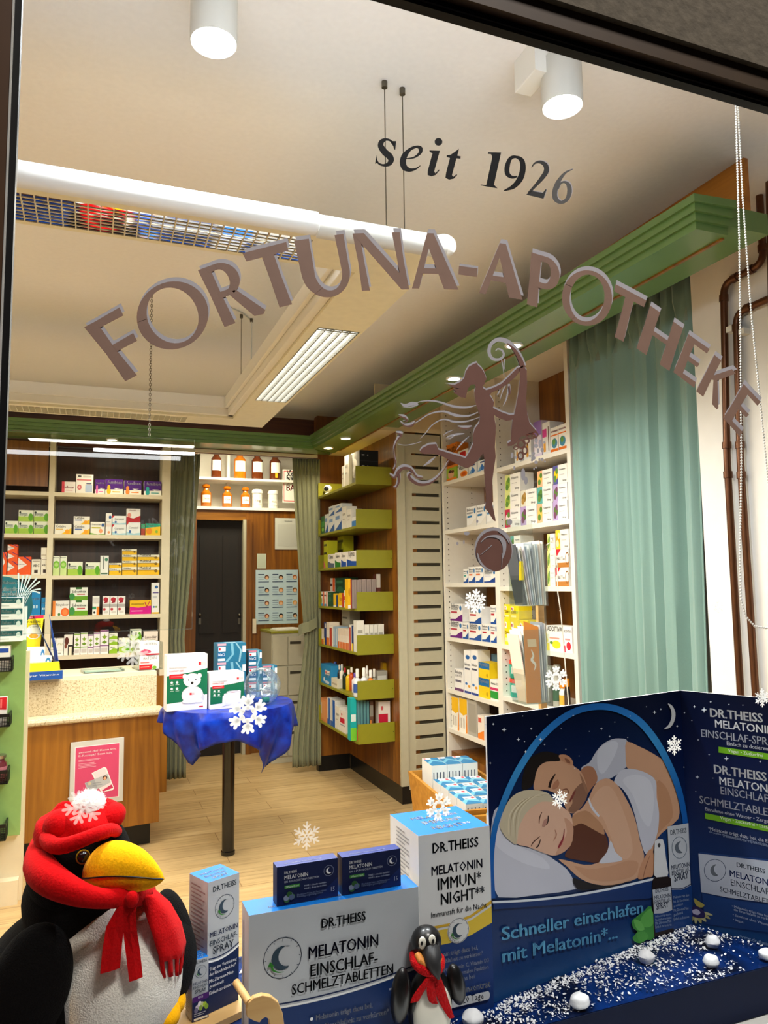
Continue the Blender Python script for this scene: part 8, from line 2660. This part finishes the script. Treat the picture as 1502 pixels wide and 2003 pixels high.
# ------------------------------------------------------------------ small penguin figurine
GL = flat('figurine_black', '0B0B0D', .35, var=.15, coat=.3)
FWH = flat('figurine_white', 'E6E2D4', .45)
FRD = plush('scarf_red', 'C00C14', .05, scale=300, bump=1.0)
G2 = lambda x, y, Y: P(740 + x * .1731, 1780 + y * .1731, Y=Y)
FC = G2(560, 1000, 1.196)
t = thing('penguin_figurine', 'small black and white penguin figurine with red scarf before the tall carton', 'figurine', (FC.x, 1.196, PT))
s1 = .1731 * .00087
mb = MB().ell((FC.x, 1.190, PT + .068), (.040, .024, .0665), GL, 32, 22, fn=lambda d: 1 - .18 * max(0, d.z))
hd = G2(540, 350, 1.194)
mb.ell(hd, (.0255, .024, .0245), GL, 30, 20)
mb.ell((hd.x + .001, 1.197, hd.z - .022), (.022, .02, .022), GL, 24, 14)
mb.build('body', parent=t, smooth=True)
MB().ell((FC.x, 1.180, PT + .060), (.0345, .0185, .0595), FWH, 30, 20, fn=lambda d: 1 - .2 * max(0, d.z)).build('belly', parent=t, smooth=True)
for x, y, Y, r, rot in ((250, 970, 1.182, (.0165, .014, .043), 6), (880, 840, 1.186, (.0150, .014, .034), -12)):
    MB().ell(G2(x, y, Y), r, GL, 22, 16, rot=Matrix.Rotation(math.radians(rot), 3, 'Y')).build('wing', parent=t, smooth=True)
for x, y in ((497, 372), (607, 347)):
    c = G2(x, y, 1.1735)
    e_ = MB().ell(c, (.0064, .0042, .0098), FWH, 18, 12).build('eye', parent=t, smooth=True)
    MB().ell(G2(x - (6 if x < 550 else -12), y + 6, 1.1685), (.0022, .0012, .0034), 'black', 12, 8).build('pupil', parent=e_, smooth=True)
bk = flat('figurine_beak', '2A2A2C', .5)
p0, p1, p2 = G2(590, 470, 1.178), G2(620, 600, 1.160), G2(685, 785, 1.152)
MB().tube([p0 + V((0, .006, .004)), p0, (p0 + p1) / 2 + V((0, -.003, 0)), p1, (p1 + p2) / 2, p2], [.010, .0165, .0155, .0125, .0085, .0022], bk, 16).build('beak', parent=t, smooth=True)
for pts, r in (([(440, 500), (480, 570), (560, 670)], .0065), ([(668, 480), (690, 550), (690, 640)], .0045)):
    MB().tube([G2(*pts[0], 1.180), G2(*pts[1], 1.170), G2(*pts[2], 1.162)], [r * .9, r, r * .3], flat('figurine_orange', 'D98A3A', .5), 12).build('cheek', parent=t, smooth=True)
MB().tube([G2(*p) for p in ((385, 500, 1.196), (400, 590, 1.178), (480, 670, 1.166), (600, 720, 1.162), (690, 680, 1.168), (720, 580, 1.18), (705, 500, 1.2), (540, 480, 1.222), (385, 500, 1.196))], [.006, .008, .0085, .008, .0085, .0075, .006, .006, .006], FRD, 12, caps=False).build('scarf', parent=t, smooth=True, sub=1)
for pts, ws in ((((600, 720, 1.162), (520, 850, 1.160), (440, 960, 1.160), (410, 1040, 1.161)), (.008, .012, .014, .011)), (((640, 720, 1.161), (690, 880, 1.159), (740, 1050, 1.160), (830, 1220, 1.162)), (.010, .0145, .013, .007)), (((610, 720, 1.161), (590, 880, 1.159), (610, 1050, 1.160), (660, 1060, 1.161)), (.010, .013, .011, .004))):
    mb = MB()
    q = [G2(*p) for p in pts]
    vs, fs = [], []
    for c_, w_ in zip(q, ws):
        vs += [c_ + V((-w_, 0, 0)), c_ + V((0, -.003, .001)), c_ + V((w_, 0, 0)), c_ + V((0, .003, 0))]
    for i in range(len(q) - 1):
        for j in range(4):
            fs.append((i * 4 + j, i * 4 + (j + 1) % 4, i * 4 + 4 + (j + 1) % 4, i * 4 + 4 + j))
    mb.add(vs, fs, FRD)
    mb.build('scarf_end', parent=t, smooth=True, sub=1)

# ================================================================== lettering and stickers on the window glass
LB = flat('letter_brown', '9E8070', .5, var=.05)
LG = flat('letter_grey', 'C8C6CC', .5, var=.03)
LD = flat('letter_dark', '191B1E', .6, var=.05, spec=.15)
FIG = flat('figure_brown', '8A6459', .5, var=.05)
WGY = GY - .0012      # outer face of the pane
W = lambda x, y, e=0.0: P(x, y, Y=WGY - e)


def ring(c0, r0, c1, r1, n=40, a0=0, a1=360):
    q = []
    for i in range(n):
        t0, t1 = math.radians(a0 + (a1 - a0) * i / n), math.radians(a0 + (a1 - a0) * (i + 1) / n)
        f = lambda c, r, t: (c[0] + r[0] * math.cos(t), c[1] + r[1] * math.sin(t))
        q.append([f(c0, r0, t0), f(c0, r0, t1), f(c1, r1, t1), f(c1, r1, t0)])
    return q


def bowl(x0, x1, y0, y1, thick, thin):
    """right-hand bowl of P and R"""
    cy, ry = (y0 + y1) / 2, (y1 - y0) / 2
    cx = x0 + (x1 - x0) * .35
    q = [[(x0, y1), (x0, y1 - thin), (cx, y1 - thin), (cx, y1)], [(x0, y0), (x0, y0 + thin), (cx, y0 + thin), (cx, y0)]]
    n = 20
    for i in range(n):
        t0, t1 = -PI / 2 + PI * i / n, -PI / 2 + PI * (i + 1) / n
        f = lambda t: (cx + (x1 - cx) * math.cos(t), cy + ry * math.sin(t))
        g = lambda t: (cx + (x1 - cx - thick) * math.cos(t), cy + (ry - thin) * math.sin(t))
        q.append([f(t0), f(t1), g(t1), g(t0)])
    return q


GLY = {
    'F': [[(0, 0), (.33, 0), (.30, .5), (.33, 1), (0, 1), (.03, .5)], [(.3, .885), (.97, .885), (1.02, 1.02), (.3, 1)], [(.29, .455), (.86, .455), (.90, .585), (.29, .57)]],
    'O': ring((.5, .5), (.5, .5), (.5, .5), (.345, .425)),
    'R': [[(0, 0), (.28, 0), (.265, .5), (.28, 1), (0, 1), (.015, .5)]] + bowl(.2, .84, .45, 1.0, .25, .10) + [[(.40, .50), (.62, .50), (1.06, .03), (.98, -.02), (.76, 0)]],
    'T': [[(0, .87), (1, .87), (1.02, 1.02), (-.02, 1.02)], [(.36, 0), (.66, 0), (.645, .5), (.65, .9), (.37, .9), (.375, .5)]],
    'U': [[(0, 1), (.30, 1), (.285, .4), (.02, .4)], [(.82, 1), (1, 1), (.985, .4), (.83, .4)]] + ring((.505, .42), (.485, .44), (.555, .42), (.275, .33), 24, 180, 360),
    'N': [[(0, 0), (.17, 0), (.15, .5), (.15, 1), (0, 1), (.02, .5)], [(.86, 0), (1, 0), (.985, .5), (1, 1), (.83, 1), (.85, .5)], [(0, 1), (.24, 1), (1, .12), (1, 0), (.84, 0)]],
    'A': [[(0, 0), (.155, 0), (.52, .94), (.57, 1), (.43, 1)], [(.43, 1), (.57, 1), (1, 0), (.69, 0), (.40, .84)], [(.20, .27), (.74, .27), (.70, .37), (.24, .37)]],
    'P': [[(0, 0), (.36, 0), (.34, .5), (.35, 1), (0, 1), (.015, .5)]] + bowl(.25, 1.0, .38, 1.0, .30, .11),
    'H': [[(0, 0), (.30, 0), (.29, .5), (.30, 1), (0, 1), (.01, .5)], [(.70, 0), (1, 0), (.99, .5), (1, 1), (.70, 1), (.71, .5)], [(.28, .46), (.72, .46), (.72, .56), (.28, .56)]],
    'E': [[(0, 0), (.38, 0), (.36, .5), (.38, 1), (0, 1), (.015, .5)], [(.3, .88), (.98, .88), (1.02, 1.01), (.3, 1)], [(.3, .45), (.82, .45), (.86, .56), (.3, .56)], [(.3, 0), (1.02, -.01), (.98, .13), (.3, .12)]],
    'K': [[(0, 0), (.32, 0), (.31, .5), (.32, 1), (0, 1), (.01, .5)], [(.28, .46), (.48, .52), (1.0, .98), (.80, 1.0), (.28, .56)], [(.34, .55), (.52, .55), (1.0, .02), (.96, -.03), (.72, 0)]],
    '-': [[(0, 0), (1, 0), (1, 1), (0, 1)]],
}
# each letter: character, top-left, top-right and bottom-left corner in the photo
ROWL = [('F', (164.5, 640), (234, 604), (245, 746)), ('O', (243.5, 592), (369.5, 526), (305.5, 708)), ('R', (387, 528.6), (464, 500), (439, 640)), ('T', (476.7, 497), (559, 476), (517, 609)),
        ('U', (575, 471), (671.5, 457.5), (597, 586)), ('N', (689.4, 456.8), (781.7, 453.9), (707.9, 569)), ('A', (796, 455), (887, 457.6), (805.7, 564.2)), ('-', (897.5, 520), (934, 525), (896.5, 537)), ('A', (941, 470), (1026, 483), (936.8, 573.2)),
        ('P', (1039.3, 493.6), (1097, 511), (1030.2, 595)), ('O', (1110, 518), (1206, 542), (1090, 624)), ('T', (1204.2, 558), (1262.5, 589), (1181, 648)), ('H', (1271.6, 597.6), (1336, 642.2), (1244.8, 681.3)), ('E', (1346.2, 653.4), (1386.8, 683), (1316.8, 728)),
        ('K', (1397, 694), (1440, 729), (1361.4, 765)), ('E', (1454.3, 750.8), (1486.7, 786.3), (1414.7, 818))]
t = thing('window_lettering', 'arched brown and grey foil lettering with the shop name across the glass', 'lettering', P(820, 560, Y=WGY))
for ch, tl, tr, bl in ROWL:
    mb = MB()
    for e, mat, ox, oy, sc in ((.0006, LG, 2.5, -8.0, 1.0), (.0014, LB, 0, 0, 1.0)):
        k_ = .55 if ch == '-' else 1
        f = lambda u, v: W(bl[0] + (tr[0] - tl[0]) * u + (tl[0] - bl[0]) * v + ox * k_, bl[1] + (tr[1] - tl[1]) * u + (tl[1] - bl[1]) * v + oy * k_, e)
        for i, pg in enumerate(GLY[ch]):
            mb.poly([f(u, v) + V((0, -.00004 * (i % 9), 0)) for u, v in pg], mat)
    mb.build('letter', parent=t)
# "seit 1926"
t = thing('window_lettering', 'dark italic since-1926 lettering in the upper part of the glass', 'lettering', P(930, 330, Y=WGY))
E5 = lambda x, y: (720 + x * .2796, 250 + y * .2796)


def glyph(polys=(), strokes=(), dots=(), mat=LD):
    mb = MB()
    for e, m_, ox, oy in ((.0006, LG, 1.5, -1.2), (.0012, mat, 0, 0)):
        if m_ == LG and mat == LD:
            continue
        to = lambda x, y: W(E5(x, y)[0] + ox, E5(x, y)[1] + oy, e)
        for pg in polys:
            mb.poly([to(x, y) for x, y in pg], m_)
        for pts, ws in strokes:
            mb.stroke(pts, ws, to, m_, 6)
        for x, y, r in dots:
            mb.poly([to(x + r * math.cos(q), y + r * math.sin(q)) for q in [2 * PI * i / 20 for i in range(20)]], m_)
    return mb.build('letter', parent=t)


glyph([[(195, 93), (190, 152), (181, 152), (176, 128), (150, 92)], [(58, 190), (48, 253), (56, 248), (80, 252), (62, 222)]], [([(178, 118), (160, 92), (125, 82), (95, 97), (88, 128), (116, 170), (150, 200), (160, 228), (143, 254), (105, 262), (72, 248), (60, 222)], [8, 12, 18, 34, 40, 46, 46, 40, 30, 16, 12, 6])])
glyph([], [([(262, 216), (320, 208), (362, 176), (366, 145), (338, 133), (292, 152), (255, 195), (243, 240), (255, 278), (292, 295), (335, 286), (366, 264)], [6, 12, 22, 30, 18, 22, 40, 44, 42, 26, 12, 4])])
glyph([[(428, 158), (502, 160), (462, 305), (470, 318), (495, 292), (500, 297), (472, 330), (442, 340), (416, 330), (417, 300), (450, 178), (430, 168)]], [], [(492, 98, 27)])
glyph([[(636, 146), (624, 194), (648, 200), (645, 217), (618, 214), (586, 332), (596, 342), (618, 325), (624, 330), (598, 356), (566, 363), (540, 350), (545, 315), (572, 211), (549, 205), (550, 192), (577, 188)]])
glyph([[(838, 170), (930, 172), (880, 398), (905, 424), (785, 403), (787, 397), (826, 400), (868, 205), (860, 184), (836, 182)]])
glyph([], [([(1042, 340), (1008, 346), (975, 322), (973, 270), (995, 215), (1035, 204), (1075, 230), (1082, 290), (1062, 358), (1015, 412), (948, 440)], [10, 20, 34, 36, 26, 18, 34, 40, 42, 32, 4])])
D2_ = flat('letter_reflect_b', '2E2F30', .6)  # greyer tone and pale edge: reflection painted into the digit's colour
glyph([[(1104, 468), (1140, 440), (1222, 455), (1240, 430), (1248, 432), (1226, 496)]], [([(1143, 278), (1165, 248), (1205, 240), (1240, 262), (1246, 302), (1215, 352), (1165, 410), (1120, 458)], [4, 12, 22, 34, 36, 30, 20, 14])], mat=D2_)
D3_ = flat('letter_reflect_c', '666664', .6)  # lightest digit, its reflection painted as mid grey
glyph([], [([(1430, 290), (1375, 318), (1325, 385), (1305, 450), (1312, 498), (1350, 522), (1390, 500), (1408, 450), (1402, 402), (1376, 380), (1345, 390), (1328, 430)], [4, 16, 30, 36, 36, 22, 26, 34, 30, 16, 12, 8])], mat=D3_)

# running goddess emblem on a globe
t = thing('window_emblem', 'brown foil emblem of a running woman with a horn of plenty on a globe', 'emblem', P(930, 890, Y=WGY))
C1 = lambda x, y: (740 + x * .2663, 640 + y * .2663)
BODY = [(765, 432), (770, 448), (792, 462), (850, 442), (905, 415), (960, 360), (1020, 300), (1036, 292), (1042, 318), (1000, 372), (950, 412), (900, 450), (832, 480), (815, 498), (832, 520), (850, 555), (842, 592), (900, 622), (965, 645), (1000, 642), (985, 680), (940, 688), (880, 665), (850, 645), (852, 672), (864, 730), (860, 800), (855, 880), (862, 950), (850, 1030), (838, 1120), (836, 1210), (836, 1300), (848, 1350), (862, 1425), (848, 1422), (820, 1380), (800, 1350), (782, 1330), (792, 1290), (788, 1180), (776, 1060), (782, 980), (770, 925), (735, 970), (690, 1018), (650, 1036), (590, 1012), (520, 975), (450, 940), (410, 932), (330, 932), (304, 915), (322, 888), (372, 862), (425, 858), (442, 900), (520, 925), (590, 945), (640, 962), (672, 910), (698, 850), (696, 790), (708, 745), (742, 700), (748, 650), (730, 605), (712, 545), (705, 480), (715, 440), (706, 420), (680, 424), (660, 450), (648, 490), (640, 520), (600, 512), (548, 478), (575, 470), (545, 452), (600, 452), (490, 422), (560, 424), (604, 400), (632, 372), (640, 330), (664, 290), (700, 270), (722, 262), (730, 278), (755, 300), (775, 330), (788, 362), (796, 385), (782, 396), (784, 412)]
HORN = [(1036, 300), (1060, 280), (1090, 318), (1092, 430), (1084, 545), (1094, 640), (1112, 706), (1165, 768), (1120, 792), (1050, 802), (1005, 856), (978, 872), (950, 874), (948, 852), (975, 838), (978, 760), (985, 690), (1005, 612), (1030, 480), (1042, 380)]
SPIR = ([(1062, 300), (1040, 235), (1000, 168), (945, 118), (880, 104), (828, 140), (815, 200), (842, 245), (890, 250), (922, 220), (912, 185), (880, 172), (862, 188)], [54, 46, 40, 36, 30, 26, 24, 22, 20, 16, 14, 10, 6])
VEIL = [([(725, 585), (650, 602), (560, 596), (430, 558), (330, 556), (280, 570)], [4, 14, 18, 12, 8, 4]), ([(165, 570), (200, 588), (250, 575), (290, 580), (240, 600), (180, 598)], [4, 22, 30, 14, 8, 3]), ([(740, 635), (660, 665), (570, 660), (480, 632), (380, 650), (300, 700), (260, 725)], [4, 14, 22, 14, 10, 8, 5]), ([(150, 655), (190, 665), (215, 690), (180, 700)], [3, 22, 16, 3]), ([(270, 700), (240, 725), (195, 725), (160, 700)], [4, 26, 14, 4]), ([(745, 675), (650, 705), (560, 708), (480, 690), (400, 730), (350, 790), (310, 830)], [3, 12, 16, 10, 8, 6, 3]), ([(690, 738), (640, 745), (585, 738)], [8, 22, 6]), ([(550, 770), (510, 785), (478, 808)], [3, 8, 3]), ([(635, 795), (580, 800), (520, 815), (500, 830)], [4, 18, 12, 3]), ([(560, 805), (540, 825), (515, 835)], [6, 10, 3]), ([(668, 815), (620, 860), (575, 915)], [3, 14, 3]), ([(130, 780), (170, 790), (140, 830), (115, 890), (120, 960), (130, 1010), (110, 1055)], [8, 26, 14, 8, 10, 12, 5]), ([(320, 852), (270, 868), (200, 880), (145, 870)], [3, 6, 5, 3]), ([(420, 965), (380, 1000), (330, 1035)], [4, 22, 5]), ([(520, 985), (480, 1050), (430, 1110), (370, 1150), (300, 1155), (245, 1125), (225, 1090), (250, 1065)], [5, 7, 14, 26, 36, 40, 30, 8]), ([(85, 1085), (120, 1105), (150, 1060), (190, 1035), (240, 1048), (280, 1100), (330, 1110)], [6, 26, 40, 34, 26, 22, 6]), ([(150, 1080), (152, 1130), (130, 1180), (112, 1182)], [30, 26, 14, 4]), ([(930, 245), (925, 300), (935, 330)], [8, 6, 3]), ([(905, 245), (920, 320), (925, 380)], [8, 7, 3]), ([(950, 420), (920, 470), (895, 545)], [6, 10, 3]), ([(955, 460), (945, 530), (920, 590)], [8, 12, 3]), ([(900, 460), (885, 495), (872, 515)], [6, 10, 3]), ([(960, 430), (965, 480), (955, 500)], [18, 24, 8])]
FRUIT = [(1050, 858, 30, 34), (1075, 905, 20, 30), (1045, 945, 22, 30), (1010, 885, 18, 16), (1085, 835, 26, 20), (1120, 800, 34, 22), (1150, 790, 24, 22), (985, 955, 10, 22), (1010, 970, 9, 14), (1040, 975, 10, 16), (1160, 845, 12, 20), (1190, 870, 12, 32), (1220, 860, 8, 10), (1160, 885, 16, 16), (1140, 940, 14, 10), (1175, 920, 9, 18), (1205, 915, 12, 16), (1140, 975, 16, 14), (1160, 1005, 14, 12), (1130, 990, 8, 10), (1185, 985, 8, 10), (1205, 985, 10, 12), (1225, 1000, 6, 8), (1160, 1045, 6, 7), (1145, 1055, 5, 9), (1000, 1048, 8, 14), (1115, 960, 9, 8)]
mb = MB()
tg = lambda x, y: W(C1(x, y)[0] - .5, C1(x, y)[1] - 3.6, .0006)
tb = lambda x, y: W(*C1(x, y), .0014)
for to, m_ in ((tg, LG), (tb, FIG)):
    mb.poly([to(x, y) for x, y in BODY], m_)
    mb.poly([to(x, y) for x, y in HORN], m_)
mb.build('figure', parent=t)
mb = MB()
mb.stroke(*SPIR, tg, LG, 5)
mb.stroke(SPIR[0][:4], [40, 30, 22, 6], tb, FIG, 5)
mb.build('horn_spiral', parent=t)
mb = MB()
for i, (pts, ws) in enumerate(VEIL):
    mb.stroke(pts, [w_ * .95 for w_ in ws], tg, LG, 5)
    if i in (14, 15, 16, 6, 11, 22, 3, 4):
        mb.stroke(pts, [w_ * .6 for w_ in ws], tb, FIG, 5)
mb.build('veil', parent=t)
mb = MB()
for i, (x, y, rx, ry) in enumerate(FRUIT):
    el = lambda to, s_: [to(x + rx * s_ * math.cos(q), y + ry * s_ * math.sin(q)) for q in [2 * PI * j / 16 for j in range(16)]]
    if i < 7:
        for a in range(16):
            q0, q1 = 2 * PI * a / 16, 2 * PI * (a + 1) / 16
            f = lambda to, s_, q: to(x + rx * s_ * math.cos(q), y + ry * s_ * math.sin(q))
            mb.poly([f(tb, 1.1, q0), f(tb, 1.1, q1), f(tb, .62, q1), f(tb, .62, q0)], FIG)
    else:
        mb.poly(el(tg, 1), LG)
for x, y, rx, ry in ((1065, 1095, 16, 44), (1085, 1140, 14, 30), (965, 1445, 20, 22), (728, 1440, 8, 12), (650, 1528, 22, 14), (582, 1602, 9, 12), (630, 1592, 6, 16)):
    mb.poly([tg(x + rx * math.cos(q), y + ry * math.sin(q)) for q in [2 * PI * j / 16 for j in range(16)]], LG)
mb.build('coin_pattern', parent=t)
mb = MB()
cx, cy, rx, ry = 848, 1645, 138, 158
el = lambda to, s_, dx=0, dy=0: [to(cx + dx + rx * s_ * math.cos(q), cy + dy + ry * s_ * math.sin(q)) for q in [2 * PI * j / 48 for j in range(48)]]
mb.poly(el(tg, 1.02), LG)
mb.poly(el(tb, .955), FIG)
th = lambda x, y: W(*C1(x, y), .0020)
for pts, ws in (([(728, 1660), (745, 1720), (790, 1770), (850, 1795)], [6, 16, 14, 4]), ([(752, 1580), (800, 1540), (880, 1540), (920, 1580), (925, 1640), (912, 1700)], [5, 10, 26, 34, 22, 4]), ([(835, 1600), (790, 1640), (750, 1672)], [5, 4, 3]), ([(908, 1660), (908, 1720), (905, 1770)], [6, 5, 3]), ([(880, 1500), (930, 1530), (962, 1590)], [6, 16, 4])):
    mb.stroke(pts, ws, th, LG, 5)
mb.build('globe', parent=t)

# snowflake stickers on the inside of the pane
def sticker(name, alpha):
    """milky translucent gel: light from the shop glows through it"""
    m, N, L, B = newmat(name)
    N.remove(B)
    df, tl, tr = N.new('ShaderNodeBsdfDiffuse'), N.new('ShaderNodeBsdfTranslucent'), N.new('ShaderNodeBsdfTransparent')
    df.inputs[0].default_value = tl.inputs[0].default_value = hx('F4F5F5')
    nz = N.new('ShaderNodeTexNoise')
    nz.inputs['Scale'].default_value = 90
    a, b = N.new('ShaderNodeMixShader'), N.new('ShaderNodeMixShader')
    a.inputs[0].default_value = .62
    L.new(df.outputs[0], a.inputs[1])
    L.new(tl.outputs[0], a.inputs[2])
    mr = N.new('ShaderNodeMapRange')
    mr.inputs['To Min'].default_value = alpha - .06
    mr.inputs['To Max'].default_value = min(1, alpha + .06)
    L.new(nz.outputs['Fac'], mr.inputs['Value'])
    L.new(mr.outputs[0], b.inputs[0])
    L.new(tr.outputs[0], b.inputs[1])
    L.new(a.outputs[0], b.inputs[2])
    L.new(b.outputs[0], N['Material Output'].inputs[0])
    return name


SFM = sticker('sticker_white', .93)
GEL = sticker('sticker_gel', .38)


def flake(x, y, r, label, style=0, rot=0.0, sq=1.0, mat=SFM):
    mb = MB()
    Yp = GY + .0012
    c = P(x, y, Y=Yp)
    sc = (P(x + r, y, Y=Yp) - c).length
    scy = (P(x, y - r, Y=Yp) - c).length
    quads = []

    def bar(p, q, w_):
        d = V((q[0] - p[0], q[1] - p[1]))
        l = d.length
        n_ = V((-d.y, d.x)) / l * w_ / 2
        pts = [(p[0] + n_.x, p[1] + n_.y), (p[0] - n_.x, p[1] - n_.y)]
        a0 = math.atan2(d.y, d.x) - PI / 2
        for i in range(7):
            a = a0 + PI * i / 6
            pts.append((q[0] + w_ / 2 * math.cos(a), q[1] + w_ / 2 * math.sin(a)))
        quads.append(pts)

    for i in range(6):
        a = PI / 3 * i + rot
        e = lambda u, v: (u * math.cos(a) - v * math.sin(a), u * math.sin(a) + v * math.cos(a))
        if style == 0:
            bar(e(.1, 0), e(.93, 0), .16)
            for s_ in (-1, 1):
                bar(e(.55, 0), e(.80, s_ * .26), .15)
                bar(e(.30, 0), e(.52, s_ * .26), .13)
        elif style == 1:
            bar(e(.2, 0), e(.92, 0), .17)
            for s_ in (-1, 1):
                bar(e(.58, 0), e(.86, s_ * .24), .18)
                bar(e(.50, 0), e(.62, s_ * .20), .16)
            b0_, b1_ = e(.20, -.14), e(.20, .14)
            quads.append([e(.22, -.13), e(.22, .13), e(.42, .24), e(.42, -.24)])
        else:
            bar(e(.05, 0), e(.92, 0), .13)
            for s_ in (-1, 1):
                bar(e(.52, 0), e(.74, s_ * .22), .11)
                bar(e(.26, 0), e(.46, s_ * .2), .11)
    for i, q in enumerate(quads):
        mb.poly([V((c.x + u * sc, Yp + .00003 * i, c.z + v * scy * sq)) for u, v in q], mat)
    if style == 1:
        n = 24
        pass
    o = mb.build('snowflake_sticker', origin=c)
    tag(o, label, 'snowflake sticker', 'snowflake stickers on the window')


for args in ((485, 1397, 39, 'large white snowflake sticker over the blue tablecloth', 1, .52), (260, 1270, 34, 'white snowflake sticker before the cream shelf cartons', 0, .5, 1.0, GEL), (165, 1577, 43, 'translucent snowflake sticker at the plush penguin bobble', 0, .1, .85, GEL), (600, 1635, 29, 'faint clear snowflake sticker over the wooden floor', 2, .5, 1.0, GEL),
             (858, 1578, 25, 'white snowflake sticker at the top of the tall moon carton', 1, .45, 1.1), (930, 1176, 22, 'white snowflake sticker over the magnesium cartons', 0, .4, 1.1), (1088, 1327, 22, 'white snowflake sticker over the dark bottles', 1, .5, 1.1), (1095, 1563, 17, 'silvery snowflake sticker over the printed sleeping faces', 2, .5, 1.2), (1319, 1458, 16, 'silvery snowflake sticker at the standee fold', 2, .5, 1.25), (1404, 1188, 14, 'small pale snowflake sticker before the white pier', 2, .5, 1.15), (1491, 1365, 16, 'small snowflake sticker on the top edge of the standee', 2, .5, 1.2)):
    flake(*args)
